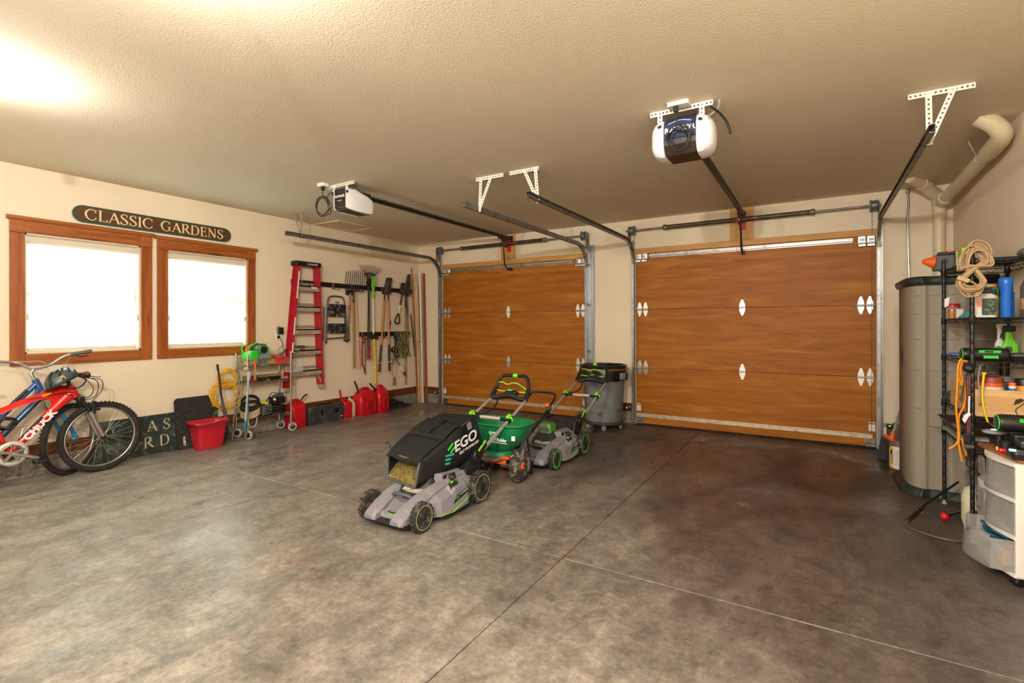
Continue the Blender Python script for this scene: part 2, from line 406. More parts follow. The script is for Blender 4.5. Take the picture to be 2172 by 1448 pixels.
# stem wall and stained baseboard around the foot of the walls
cz, bz = .172, .292
struct('trim_1', G().box(XL, XL+.014, YF, YB-.02, 0, cz), CONC, .003)
struct('baseboard_left', G().box(XL, XL+.02, YF, YB-.02, cz, bz), TRIMD, .002)
g = G(); g2 = G()
for a, b in ((XL+.02, DR[0][0]-.085), (DR[0][1]+.11, DR[1][0]-.06), (DR[1][1]+.09, XR-.02)):
    g.box(a, b, YB-.014, YB, 0, cz); g2.box(a, b, YB-.02, YB, cz, bz)
struct('trim_2', g, CONC, .003); struct('baseboard_back', g2, TRIMX, .002)
struct('trim_3', G().box(XR-.014, XR, YF, YB-.02, 0, cz), CONC, .003)
struct('baseboard_right', G().box(XR-.02, XR, YF, YB-.02, cz, bz), TRIMD, .002)
# ------------------------------------------------------------------ windows
GLASS = clear('window_glass', '#DDE6E2', .10, .02); SHADE = fabric_shade()
SASH = pm('almond_vinyl', '#D9D2C0', .5, 0, .05, 5)
CASS = pm('shade_cassette', '#D9CDB8', .6, 0, .05, 5)
for n, (a, b, c, d) in enumerate(WIN):
    o = thing('window_%d' % (n+1), None, None, (XL, (a+b)/2, c), kind='structure')
    cw = .104
    for y0, y1 in ((a-cw, a), (b, b+cw)): obj('side_casing', G().box(XL, XL+.02, y0, y1, c-.11, d-.008), TRIMZ, o, .002)
    obj('bottom_casing', G().box(XL, XL+.02, a+.001, b-.001, c-.11, c), TRIM, o, .002)
    obj('head_casing', G().box(XL, XL+.02, a+.001, b-.001, d, d+.11), TRIM, o, .002)
    for y0, y1 in ((a-cw-.001, a), (b, b+cw+.001)): obj('corner_block', G().box(XL, XL+.026, y0, y1, d-.006, d+.11), TRIM, o, .003)
    obj('cap_moulding', G().prism([(0, .11), (.032, .11), (.045, .125), (.045, .14), (.03, .15), (0, .15)], a-cw-.022, b+cw+.022,
        Matrix(((1,0,0,XL),(0,0,1,0),(0,1,0,d),(0,0,0,1)))), TRIM, o, .001)
    g = G().box(XL-T, XL, a, a+.016, c, d).box(XL-T, XL, b-.016, b, c, d).box(XL-T, XL, a, b, c, c+.016).box(XL-T, XL, a, b, d-.016, d)
    obj('jamb', g, SASH, o)
    x = XL-.082; mz = (c+d)/2
    g = G()
    for y0, y1, z0, z1 in ((a+.016, a+.056, c+.016, d-.016), (b-.056, b-.016, c+.016, d-.016), (a+.056, b-.056, c+.016, c+.06), (a+.056, b-.056, d-.06, d-.016)): g.box(x-.03, x, y0, y1, z0, z1)
    obj('sash', g, SASH, o, .002)
    obj('meeting_rail', G().box(x-.03, XL-.061, a+.056, b-.056, mz-.026, mz+.026), SASH, o, .002)
    for z0, z1 in ((c+.06, mz-.024), (mz+.024, d-.06)): obj('pane', G().box(x-.018, x-.013, a+.056, b-.056, z0, z1), GLASS, o)
    s_ = thing('roller_shade', ('white roller shade glowing over the window beside the bicycles', 'white roller shade glowing over the window behind the wire cart')[n], 'window shade', (XL-.05, (a+b)/2, c+.02), group='roller shades in the windows')
    obj('cassette', G().prism([(x_, z_) for x_, z_ in ((0,0),(.03,.0),(.048,.02),(.048,.06),(.03,.078),(0,.078))], a+.018, b-.018, Matrix(((1,0,0,XL-.055),(0,0,1,0),(0,1,0,d-.016-.078),(0,0,0,1)))), CASS, s_, .003)
    obj('fabric', G().box(XL-.046, XL-.044, a+.02, b-.034, c+.045, d-.06), SHADE, s_)
    obj('hem_bar', G().box(XL-.054, XL-.036, a+.02, b-.034, c+.02, c+.05), CASS, s_, .004)
    for yc in (a+.018, b-.034): obj('pull_clip', G().box(XL-.03, XL-.004, yc, yc+.016, c+.32, c+.38), CASS, s_, .002)
# ------------------------------------------------------------------ serif lettering drawn as strokes
def ribbon(g, pts, wd, M, t=.004, k=5, sp=True):
    P = spline([(x, y, 0) for x, y in pts], k) if sp and len(pts) > 2 else [Vector((x, y, 0)) for x, y in pts]
    n = len(P); Wd = []
    for i in range(n):
        q = i/(n-1)*(len(wd)-1); j = min(int(q), len(wd)-2); Wd.append(wd[j]+(wd[j+1]-wd[j])*(q-j))
    l = []; r = []
    for i in range(n):
        d = (P[min(i+1, n-1)]-P[max(i-1, 0)]).normalized(); nn = Vector((-d.y, d.x, 0))*Wd[i]/2
        l.append(P[i]+nn); r.append(P[i]-nn)
    rings = [[(a.x, a.y, 0), (b.x, b.y, 0), (b.x, b.y, t), (a.x, a.y, t)] for a, b in zip(l, r)]
    g.loft(rings, False, True, False, M)
TK, TN = .135, .06
def serif(g, ch, M, t):
    R = lambda p, w, sp=True: ribbon(g, p, w, M, t, 5, sp)
    sf = lambda x, y, w=.2: R([(x-w/2, y), (x+w/2, y)], [.035, .035], False)
    if ch in 'CG':
        R([(.78,.72),(.72,.88),(.5,.98),(.26,.9),(.1,.68),(.08,.45),(.17,.2),(.38,.03),(.6,.03),(.78,.2)], [TN,TN,TN,.1,TK+.01,TK+.01,.1,TN,TN,TN])
        R([(.78,.66),(.79,.96)], [.03,.03], False)
        if ch == 'G': R([(.76,.42),(.76,.06)], [TK,TK], False); sf(.74,.43,.26)
        else: R([(.78,.3),(.8,.1)], [.03,.03], False)
    elif ch == 'L': R([(.2,.02),(.2,.98)], [TK]*2, False); sf(.2,.98,.3); R([(.08,.02),(.68,.02)], [.05]*2, False); R([(.68,0),(.72,.26)], [.08,.02], False)
    elif ch == 'A':
        R([(.12,.02),(.45,.98)], [TN]*2, False); R([(.44,.98),(.8,.02)], [TK]*2, False); R([(.24,.36),(.66,.36)], [.045]*2, False); sf(.1,.02); sf(.81,.02,.26)
    elif ch == 'S':
        R([(.55,.74),(.5,.93),(.32,.98),(.14,.86),(.16,.66),(.36,.5),(.54,.34),(.56,.16),(.38,.02),(.18,.04),(.08,.26)], [TN,TN,TN,.09,TK,TK,TK,.09,TN,TN,TN])
        R([(.55,.7),(.57,.96)], [.03]*2, False); R([(.07,.3),(.06,.02)], [.03]*2, False)
    elif ch == 'I': R([(.18,.02),(.18,.98)], [TK]*2, False); sf(.18,.98,.3); sf(.18,.02,.3)
    elif ch == 'R':
        R([(.18,.02),(.18,.98)], [TK]*2, False); sf(.16,.98,.26); sf(.18,.02,.3)
        R([(.2,.97),(.42,.97),(.58,.86),(.58,.64),(.42,.5),(.2,.5)], [.05,.07,TK,TK,.07,.05]); R([(.36,.5),(.78,.02)], [TK]*2, False); sf(.8,.02,.2)
    elif ch == 'D':
        R([(.18,.02),(.18,.98)], [TK]*2, False); R([(.08,.97),(.42,.97),(.68,.84),(.78,.52),(.7,.18),(.44,.03),(.08,.02)], [.05,.06,.1,TK+.01,.1,.06,.05])
    elif ch == 'E':
        R([(.18,.02),(.18,.98)], [TK]*2, False); R([(.06,.97),(.58,.97)], [.05]*2, False); R([(.18,.52),(.5,.52)], [.05]*2, False); R([(.06,.02),(.62,.02)], [.05]*2, False)
        for x, a, b in ((.58,.98,.76),(.5,.62,.42),(.63,.01,.26)): R([(x,a),(x+.02,b)], [.07,.02], False)
    elif ch == 'N':
        R([(.16,.02),(.16,.98)], [TN]*2, False); R([(.14,.98),(.76,.02)], [TK]*2, False); R([(.76,.02),(.76,.98)], [TN]*2, False); sf(.16,.02,.22); sf(.76,.98,.22); sf(.1,.98,.18)
ADV = dict(C=.92, G=.95, L=.78, A=.9, S=.7, I=.42, R=.86, D=.94, E=.76, N=.98)
def serif_line(s, h, M, t=.004, gap=1.0):
    g = G(); x = 0
    for ch in s:
        if ch == ' ': x += .62; continue
        serif(g, ch, M @ Matrix.Diagonal((h, h, 1, 1)) @ Matrix.Translation((x, 0, 0)), t); x += ADV[ch]*gap
    return g, x*h
# ------------------------------------------------------------------ name sign above the windows
SIGNW = wood('sign_board', '#6A452B', '#3E2617', 'y', 1, .4, False, 18, .2)
o = thing('wall_sign', 'long rounded brown wooden sign with cream CLASSIC GARDENS lettering above the windows', 'sign', (XL+.02, 2.712, 2.468))
def stadium(l, h, n=12):
    r = h/2; return [(l/2-r+r*math.cos(-PI/2+PI*i/n), r*math.sin(-PI/2+PI*i/n)) for i in range(n+1)]+[(-l/2+r+r*math.cos(PI/2+PI*i/n), r*math.sin(PI/2+PI*i/n)) for i in range(n+1)]
MS = Matrix.Translation((XL+.003, 2.712, 2.552)) @ Matrix(((0,0,1,0),(1,0,0,0),(0,1,0,0),(0,0,0,1)))
obj('border', G().prism(stadium(1.566, .17), 0, .026, MS), pm('sign_green', '#2E4A3C', .45, 0, .15, 12), o, .004)
obj('board', G().prism(stadium(1.53, .138), .02, .03, MS), SIGNW, o, .002)
g, wl = serif_line('CLASSIC GARDENS', .112, Matrix.Identity(4), .004, .99)
gg = G().merge(g, MS @ Matrix.Translation((-.69, -.056, .03)) @ Matrix.Diagonal((1.38/wl, 1, 1, 1)))
obj('lettering', gg, pm('sign_cream', '#EAD9A6', .5, 0, .06, 8), o)
# ------------------------------------------------------------------ overhead doors
HW = pm('hinge_zinc', '#D5D7D8', .3, .85, .1, 12)
STK = pm('sticker_white', '#E6E2DC', .6, 0, .04, 8); STKR = pm('sticker_red', '#C8443A', .6, 0, .05, 8)
def door(n, a, b):
    o = thing('door_%d' % n, None, None, ((a+b)/2, YB, 0), kind='structure')
    y0, y1 = YB-.012, YB+.035; cx = (a+b)/2
    zs = [.018, .811, 1.637, 2.432]
    for z0, z1 in zip(zs, zs[1:]): obj('section', G().box(a+.004, b-.004, y0, y1, z0+.0015, z1-.0015), PLY, o, .0025)
    obj('light_block', G().box(a-.03, b+.03, y1+.002, YB+T-.002, 0, DZ), STEEL, o)  # added unseen box that stops daylight leaking through the section seams
    obj('bottom_seal', G().box(a+.004, b-.004, y0-.004, y1, 0.0, .018), BLACKR, o)
    # struts are shallow hat channels
    for z, k, nm in ((2.392, .2, 'top_strut'), (.135, .02, 'bottom_strut')):
        pr = [(-.026, 0), (-.016, -.0), (-.011, -.02), (.011, -.02), (.016, 0), (.026, 0), (.026, .002), (-.026, .002)]
        g = G(); g.sweep([(q, p) for q, p in [(x, y) for x, y in pr]], [(a+k, y0-.003, z), (b-k-.02, y0-.003, z)], (0, 0, 1))
        obj(nm, g, GALV if z > 1 else pm('worn_strut', '#CFC4B0', .45, .5, .15, 12, 0, 0, .5, ('#8A7A62', .3, 14)), o)
    def hinge(x, z, s):
        g = G()
        for k in (1, -1):
            M = Matrix(((1,0,0,x),(0,0,1,y0-.007),(0,1,0,z),(0,0,0,1)))
            g.prism([(-.034*s, .01*k), (.034*s, .01*k), (.034*s, .035*k), (.01*s, .1*k), (-.01*s, .1*k), (-.034*s, .035*k)], 0, .006, M)
            g.prism([(-.02*s, .022*k), (.02*s, .022*k), (.004*s, .075*k), (-.004*s, .075*k)], -.005, .0, M)
        g.cyl((x-.042*s, y0-.016, z), (x+.042*s, y0-.016, z), .009, 10)
        return obj('hinge', g, HW, o, .0012)
    for z in (zs[1], zs[2]):
        hinge(cx, z, 1)
        for e, sg in ((a, 1), (b, -1)):
            hinge(e+sg*.06, z, .9); hinge(e+sg*.145, z, .9)
            obj('roller_shaft', G().cyl((e-sg*.03, y0-.026, z-.008), (e+sg*.235, y0-.026, z-.008), .0055, 8), GALV, o)
    for e, sg in ((a, 1), (b, -1)):
        for k in (.05, .135):
            g = G().box(e+sg*k-.036, e+sg*k+.036, y0-.05, y0, 2.31, 2.335).box(e+sg*k-.036, e+sg*k+.036, y0-.012, y0, 2.32, 2.43).box(e+sg*k-.024, e+sg*k+.024, y0-.05, y0-.01, 2.36, 2.41)
            g.cyl((e+sg*k-.02, y0-.055, 2.385), (e+sg*k+.02, y0-.055, 2.385), .012, 10)
            obj('top_fixture', g, HW, o, .003)
        obj('roller_shaft', G().cyl((e-sg*.03, y0-.04, 2.345), (e+sg*.2, y0-.04, 2.345), .0055, 8), GALV, o)
        g = G().box(e+sg*.01, e+sg*.1, y0-.03, y0, .02, .05).box(e+sg*.01, e+sg*.12, y0-.012, y0, .05, .105).box(e+sg*.02, e+sg*.07, y0-.04, y0, .06, .085)
        obj('bottom_fixture', g, GALVD, o, .003)
        st = obj('warning_label', G().box(e+sg*.012, e+sg*.075, y0-.0025, y0, .195, .3), STK, o)
        obj('label_band', G().box(e+sg*.012, e+sg*.075, y0-.0035, y0-.002, .275, .29), STKR, st)
    return o
d1 = door(1, *DR[0]); d2 = door(2, *DR[1])
tag(d1, 'brown plywood overhead garage door behind the lawn mowers, between corner poles and trash can'); tag(d2, 'brown plywood overhead garage door between the trash can and the beige storage shed')
# rough pine header boards and the centre spring pads
for n, (a, b) in enumerate(DR):
    struct('trim_%d' % (4+2*n), G().box(a-.01, b+.01, YB-.006, YB+.002, DZ-.005, 2.51), PINE, .001)
    c = (a+b)/2
    struct('trim_%d' % (5+2*n), G().box(c-.145, c+.13, YB-.02, YB, 2.512, H), PINEZ, .002)
# ------------------------------------------------------------------ tracks
def track(x, sg, label, hx, wide=False, white=True):
    # sg = +1: the channel opens towards +x
    o = thing('door_track', label, 'door track', (x, YB-.03, 0), group=None)
    yv = YB-.068; zt = 2.6; R = .32
    path = [(x, yv, .01), (x, yv, 1.2), (x, yv, zt-R)]+[(x, yv-R+R*math.cos(t), zt-R+R*math.sin(t)) for t in [PI/2*i/10 for i in range(1, 11)]]+[(x, 5.2, zt), (x, 3.89, zt)]
    k = sg
    pr = [(0, -.027), (k*.03, -.027), (k*.03, -.018), (k*.026, -.018), (k*.026, -.0235), (k*.003, -.0235), (k*.003, .0235), (k*.026, .0235), (k*.026, .018), (k*.03, .018), (k*.03, .027), (0, .027)]
    g = G(); i0 = 3
    g.sweep(pr, path[:i0], (1, 0, 0)); obj('vertical_rail', g, GALV, o)
    g = G(); g.sweep(pr, path[i0-1:], (1, 0, 0)); obj('curved_rail', g, GALVD, o)
    wd = .09 if wide else .03
    g = G().box(x-sg*wd, x, YB-.005, YB-.001, .01, 2.62).box(x-sg*.004, x, YB-.05, YB-.004, .01, 2.62)
    if wide: g.box(x-sg*.06, x-sg*.054, YB-.03, YB-.004, .01, 2.62).box(x-sg*wd, x-sg*(wd-.005), YB-.022, YB-.004, .01, 2.62)
    obj('flag_angle', g, pm('flag_zinc', '#A4A8AE', .35, .8, .15, 9), o)
    for z in (.35, 1.0, 1.7, 2.3): obj('jamb_bracket', G().box(x-sg*.012, x, YB-.066, YB-.004, z, z+.04), GALVD, o)
    # support angle from the bend to the flag angle
    obj('stay', G().bar((x-sg*.004, YB-.38, zt+.0), (x-sg*.004, YB-.02, zt-.03), .004, .03), GALVD, o)
    m = WHITEM if white else pm('grey_painted_metal', '#9C9A8C', .5, .3, .1, 9)
    x0, x1, vx, dx = hx
    g = G(); perf(g, (x0, 4.14, H-.018), (x1, 4.14, H-.018), .034, (0, -1, 0), 13); obj('hanger_angle', g, m, o, 0, .003)
    obj('hanger_flange', G().box(x0, x1, 4.14, 4.174, H-.004, H-.0005), m, o)
    g = G(); perf(g, (vx, 4.134, H-.012), (x-sg*.008, 4.134, zt-.03), .034, (0, -1, 0), 11); obj('hanger_strap', g, m, o, 0, .003)
    g = G(); perf(g, (dx, 4.128, H-.012), (x-sg*.004, 4.128, zt-.02), .032, (0, -1, 0), 12); obj('hanger_strap', g, m, o, 0, .003)
    return o
track(-5.785, 1, 'galvanised overhead door track curving out along the wall of hanging garden tools', (-6.01, -5.74, -5.79, -5.93), False, False)
track(-2.925, -1, 'galvanised overhead door track with a wide flag angle above the trash can', (-2.965, -2.634, -2.90, -2.77), True)
track(-2.235, 1, 'galvanised overhead door track rising beside the trash can to the white perforated hanger', (-2.563, -2.237, -2.27, -2.39))
track(.618, -1, 'galvanised overhead door track rising beside the thin wall conduit', (.517, .849, .62, .745))
# ------------------------------------------------------------------ torsion springs
def torsion(a, b, s0, s1, label):
    c = (a+b)/2; y, z = YB-.095, 2.755
    o = thing('torsion_spring', label, 'door spring', (c, y, z), group=None)
    obj('shaft', G().cyl((a-.09, y, z), (b+.07, y, z), .0127, 12), GALVD, o)
    for p, q in ((s0, c-.015), (c+.015, s1)):
        L = q-p; n = int(L/.0125); pr = []
        for i in range(n):
            pr += [(.027, L*i/n), (.031, L*(i+.5)/n)]
        pr.append((.027, L)); obj('spring', G().lathe(pr, 12, axm((p, y, z), (q, y, z))[0]), pm('spring_steel', '#55493B', .5, .55, .35, 14, 0, 0, .5, ('#8A7355', .3, 8)), o)
        e = p if p == s0 else q
        obj('winding_cone', G().lathe([(.03, -.03), (.037, -.02), (.037, .015), (.03, .02)], 12, axm((e, y, z), (e+.1, y, z))[0]), GALVD, o)
    for e, sg in ((a+.0, 1), (b-.0, -1)):
        obj('cable_drum', G().lathe([(.03, -.04), (.066, -.034), (.066, -.028), (.056, -.024), (.056, .02), (.07, .028), (.07, .034), (.02, .036)], 22, axm((e, y, z), (e+sg*.1, y, z))[0], sharp=True), pm('cast_drum', '#77767A', .45, .6, .15, 12), o)
        obj('bearing_plate', G().box(e-sg*.05, e-sg*.046, y-.05, YB-.004, z-.16, z+.05), GALVD, o, .002)
        obj('lift_cable', G().cyl((e+sg*.01, y+.05, z), (e+sg*.02, YB-.03, .08), .002, 5), STEEL, o)
    g = G().box(c-.01, c+.065, YB-.03, YB-.02, z-.125, z+.11).box(c-.012, c-.004, y-.045, YB-.02, z-.06, z+.06)
    obj('centre_bracket', g, REDP, o, .003)
    obj('centre_bearing', G().lathe([(.038, -.012), (.042, 0), (.038, .012)], 14, axm((c, y, z), (c+.1, y, z))[0]), GALV, o)
torsion(DR[0][0]+.0, DR[0][1]-.01, -5.25, -3.62, 'torsion spring shaft above the garage door behind the lawn mowers')
torsion(DR[1][0]-.02, DR[1][1]-.03, -1.76, -.03, 'torsion spring shaft above the garage door next to the storage shed')
# ------------------------------------------------------------------ openers
LENS = pm('frosted_lens', '#E4E2E4', .35, 0, .05, 5); DARKRAIL = pm('dark_rail', '#2A2724', .4, .6, .2, 16)
OWHITE = pm('print_white', '#EDEDED', .6, 0, .02, 5)
def opener(cx, rail_end, arm_y, label, style):
    o = thing('garage_door_opener', label, 'door opener', (cx, 3.7, 2.6), group=None)
    y0 = 3.5 if style else 3.52
    if style == 0:
        mc = pm('opener_black', '#26231F', .35, 0, .2, 8)
        w2, lw, zb, zt, yb = .088, .05, 2.645, 2.865, 3.87
        obj('motor_housing', G().box(cx-w2, cx+w2, y0, yb, zb+.012, zt), mc, o, .008)
        obj('bottom_cover', G().box(cx-w2+.002, cx+w2-.002, y0+.02, yb-.01, zb-.006, zb+.02), pm('opener_base', '#33291F', .5, 0, .1, 8), o, .004)
        for s in (-1, 1):
            rings = []
            for t, dz0, dz1, dx in ((0, .01, 0, .0), (.02, .0, .004, .45), (.1, -.01, -.006, .85), (.27, -.014, -.05, 1.0), (.335, -.004, -.08, .95), (.35, .02, -.095, .7)):
                x0 = cx+s*w2; x1 = cx+s*(w2+lw*max(dx, .25)); y = y0+t; a, b = zb+dz0, zt+dz1
                ring = [(x0, y, a), (x0+(x1-x0)*.8, y, a), (x1, y, a+.03), (x1, y, b-.03), (x0+(x1-x0)*.8, y, b), (x0, y, b)]
                rings.append(ring if s > 0 else ring[::-1])
            obj('lens_cover', G().loft(rings, False, True, True), LENS, o, .003)
            obj('lens_latch', G().box(cx+s*(w2+.012), cx+s*(w2+.03), y0-.004, y0+.01, zt-.06, zt-.035), BLACK, o)
        text('RAYNOR', .036, face_mx((cx, y0-.002, zt-.085), '-y'), OWHITE, o, bold=.0012)
        text('SECURITY+', .016, face_mx((cx, y0-.002, zt-.13), '-y'), OWHITE, o, 'model_print')
        rz = 2.843
    else:
        w2, lw, zb, zt, yb = .105, .105, 2.60, 2.85, 3.76
        navy = pm('opener_navy', '#1E2A52', .35, 0, .12, 6)
        prof = [(y0+.05, zb), (y0+.02, zb+.07), (y0, zb+.11), (y0, zt-.03), (y0+.03, zt), (yb, zt), (yb, zb)]
        M = Matrix(((0,0,1,0),(1,0,0,0),(0,1,0,0),(0,0,0,1)))
        obj('motor_housing', G().prism([(y0, zb+.1), (y0, zt-.03), (y0+.03, zt), (yb, zt), (yb, zb+.1)], cx-w2, cx+w2, M), navy, o, .006)
        obj('bottom_cover', G().prism([(y0+.06, zb), (y0+.01, zb+.06), (y0, zb+.1), (yb, zb+.1), (yb, zb)], cx-w2, cx+w2, M), pm('opener_base', '#33291F', .5, 0, .1, 8), o, .006)
        for s in (-1, 1):
            rings = []
            for t, k in ((0, 1), (.3, .98), (.62, .88), (.85, .68), (.97, .42), (1.0, .22)):
                x = cx+s*(w2+.003+lw*t); cy_, cz_ = (y0+yb)/2, (zb+zt)/2-.005; hy, hz = (yb-y0)/2*k+.005, (zt-zb)/2*k+.01
                ring = [(x, cy_+hy*math.copysign(abs(math.cos(q))**.55, math.cos(q)), cz_+hz*math.copysign(abs(math.sin(q))**.55, math.sin(q))) for q in [2*PI*i/24 for i in range(24)]]
                rings.append(ring if s > 0 else ring[::-1])
            lc = obj('lens_cover', G().loft(rings, False, True, True), LENS, o)
            g = G()
            for i in range(9):
                yy = y0+.02+i*.022; g.tube([(cx+s*(w2+.004+lw*t), yy+.01*t, (zb+zt)/2-.005-((zt-zb)/2*k+.006)*(1-.02*i)) for t, k in ((.05, 1), (.3, .97), (.6, .84))], .0025, 5)
            obj('lens_rib', g, LENS, lc)
            obj('lens_latch', G().cbox((cx+s*(w2+.03), y0-.002, zt-.055), (.026, .008, .018), 0, s*.3), BLACK, o, .002)
        text('RAYNOR', .05, face_mx((cx, y0-.002, zt-.095), '-y'), OWHITE, o, bold=.0015)
        g = G(); g.tube([(cx-.075+.15*i/10, y0-.002, zt-.05+.016*math.sin(PI*i/10)) for i in range(11)], .0022, 5); obj('print_arc', g, OWHITE, o)
        rz = 2.825
    obj('rail', G().box(cx-.022, cx+.022, yb-.03, rail_end, rz-.022, rz+.028), DARKRAIL, o, .003)
    obj('rail_slot', G().box(cx+.0225, cx+.0235, yb+.02, rail_end-.02, rz+.012, rz+.022), GALVD, o)
    obj('header_bracket', G().box(cx-.03, cx+.03, rail_end-.04, YB-.021, rz-.01, rz+.02).box(cx-.03, cx+.03, YB-.026, YB-.021, rz-.06, rz+.05), BLACK, o, .002)
    obj('trolley', G().box(cx-.03, cx+.03, arm_y-.11, arm_y+.1, rz-.045, rz-.02).box(cx-.012, cx+.012, arm_y-.02, arm_y+.02, rz-.075, rz-.04), BLACK, o, .003)
    obj('door_arm', G().tube([(cx, arm_y, rz-.06), (cx, arm_y+.02, 2.62), (cx, arm_y+.05, 2.4), (cx, arm_y+.12, 2.335), (cx, YB-.06, 2.335)], .011, 8), DARKRAIL, o)
    obj('door_bracket', G().box(cx-.02, cx+.02, YB-.085, YB-.014, 2.315, 2.36), BLACK, o, .003)
    hz = 2.26
    obj('release_cord', G().cyl((cx-.04, arm_y-.07, rz-.04), (cx-.04, arm_y-.07, hz), .003, 6), pm('red_cord', '#C96A5A', .7, 0, .1, 30), o)
    obj('release_handle', G().bar((cx-.085, arm_y-.07, hz), (cx+.005, arm_y-.07, hz), .016, .02), REDP, o, .004)
    # ceiling bracket
    bx = .21
    g = G(); perf(g, (cx-bx, 3.53, H-.018), (cx+bx, 3.53, H-.018), .034, (0, -1, 0), 16); obj('hanger_angle', g, WHITEM, o, 0, .003)
    obj('hanger_flange', G().box(cx-bx, cx+bx, 3.53, 3.565, H-.004, H-.0005), WHITEM, o)
    for s in (-1, 1):
        sx = cx+s*(.14 if style else .1)
        g = G(); perf(g, (sx, 3.527, H-.006), (sx, 3.527, zt-.02+(.0 if style else .0)), .034, (0, -1, 0), 3); obj('hanger_strap', g, WHITEM, o, 0, .003)
        obj('side_bracket', G().box(sx-.02, sx+.02, 3.53, 3.68, zt-.012, zt+.004), GALVD, o)
    return o
OP1 = opener(-4.285, 6.93, 6.72, 'black-fronted garage door opener with white lens covers above the step ladder side of the room', 0)
OP2 = opener(-.795, 6.93, 6.72, 'navy-fronted garage door opener with bulging white lens covers and a coiled cord', 1)
# power cords and ceiling outlets
def loops(c, r, n, ax, rr, seed, sq=1.0, spread=.02):
    rnd = random.Random(seed); P = []
    M = Matrix.Translation(c) @ Vector(ax).to_track_quat('Z', 'Y').to_matrix().to_4x4()
    for k in range(n):
        ra, rb = r*(1+rnd.uniform(-.14, .14)), r*sq*(1+rnd.uniform(-.14, .14)); ox, oy, oz = [rnd.uniform(-spread, spread) for _ in range(3)]; ph = rnd.uniform(0, 6)
        for i in range(14):
            t = 2*PI*i/14; P.append(M @ Vector((ra*math.cos(t)+ox, rb*math.sin(t)+oy, oz+.01*math.sin(t*2+ph))))
    return P
o = thing('ceiling_outlet', 'cream ceiling outlet box with black cord above the black-fronted opener', 'outlet', (-4.43, 3.47, H))
obj('plate', G().box(-4.50, -4.40, 3.40, 3.47, H-.035, H-.001), WHITEM, o, .004); obj('plug', G().box(-4.465, -4.435, 3.42, 3.45, H-.075, H-.035), BLACK, o, .004)
P = [(-4.45, 3.435, H-.07), (-4.455, 3.44, 2.78)]+[tuple(p) for p in loops((-4.47, 3.46, 2.69), .075, 3, (.55, -1, 0), .004, 3, 1.3)]+[(-4.46, 3.5, 2.8), (-4.4, 3.55, 2.85), (-4.34, 3.6, 2.87)]
obj('power_cord', G().tube(spline(P, 3), .0045, 6), BLACK, o)
o = thing('ceiling_outlet', 'grey ceiling outlet box with black cord above the navy-fronted opener', 'outlet', (-.80, 3.46, H))
obj('plate', G().box(-.86, -.72, 3.42, 3.5, H-.03, H-.001), WHITEM, o, .004); obj('plug', G().box(-.82, -.79, 3.42, 3.45, H-.07, H-.03), BLACK, o, .004)
P = [(-.805, 3.435, H-.06), (-.805, 3.44, 2.8)]+[tuple(p) for p in loops((-.80, 3.44, 2.675), .068, 4, (.3, -1, .1), .004, 5, 1.0)]+[(-.7, 3.44, 2.75), (-.68, 3.46, 2.83), (-.70, 3.52, 2.86)]
obj('power_cord', G().tube(spline(P, 3), .0045, 6), BLACK, o)
o = thing('low_voltage_cable', 'black cable hanging beside the navy-fronted opener from the ceiling', 'cable', (-.5, 3.5, H))
obj('upper_run', G().tube(spline([(-.55, 3.56, H), (-.55, 3.555, 2.88), (-.56, 3.5, 2.83), (-.60, 3.47, 2.79)], 5), .009, 8), pm('wire_grey', '#8F8A80', .5, 0, .3, 14), o)
obj('lower_run', G().tube(spline([(-.595, 3.5, 2.86), (-.54, 3.47, 2.80), (-.49, 3.45, 2.72), (-.465, 3.45, 2.64)], 5), .008, 8), BLACK, o)
# ------------------------------------------------------------------ attic hatch
o = thing('attic_hatch', 'square attic hatch panel in the ceiling near the tool wall', 'hatch', (-6.04, 5.05, H-.01))
obj('panel', G().box(-6.27, -5.80, 4.75, 5.35, H-.008, H-.0005), CEIL, o)
for bx_ in ((-6.30, -5.77, 4.72, 4.75), (-6.30, -5.77, 5.35, 5.38), (-6.30, -6.27, 4.75, 5.35), (-5.80, -5.77, 4.75, 5.35)):
    obj('moulding', G().box(*bx_, H-.018, H-.0005), pm('hatch_trim', '#D8C39C', .6, 0, .04, 6), o, .002)
# ------------------------------------------------------------------ drain pipes, conduit
def elbow(g, P, r, k=6): g.tube(spline(P, k), r, 18)
o = thing('drain_pipe', 'cream plastic drain pipe with wye branches in the corner above the shed', 'pipe', (1.125, 6.9, 1.6))
px, py, pr = 1.12, 6.895, .052
obj('stack', G().cyl((px, py, 0.02), (px, py, 2.6), pr, 20), CREAM, o)
obj('coupling', G().lathe([(.058, 0), (.06, .004), (.06, .09), (.058, .094)], 20, TM((px, py, 2.54))), CREAM, o)
g = G(); elbow(g, [(px, py, 2.62), (px, py, 2.7), (px-.02, py-.03, 2.78), (px-.09, py-.1, 2.83), (.98, 6.72, 2.87)], .06); obj('wye_fitting', g, CREAM, o)
obj('branch', G().cyl((.985, 6.73, 2.868), (.82, 6.5, 2.925), pr, 18), CREAM, o)
obj('branch_hub', G().cyl((1.0, 6.75, 2.862), (.94, 6.67, 2.885), .061, 18), CREAM, o)
obj('branch', G().cyl((px+.01, py-.02, 2.70), (1.165, 5.1, 2.775), pr, 18), CREAM, o)
obj('branch_hub', G().cyl((px+.01, py-.1, 2.703), (px+.012, py-.25, 2.709), .061, 18), CREAM, o)
g = G(); elbow(g, [(1.165, 5.13, 2.774), (1.165, 5.02, 2.78), (1.15, 4.94, 2.81), (1.10, 4.91, 2.87), (1.02, 4.9, 2.935)], .062); obj('elbow', g, CREAM, o)
obj('hub_ring', G().cyl((1.165, 5.30, 2.766), (1.165, 5.09, 2.775), .0615, 18), CREAM, o)
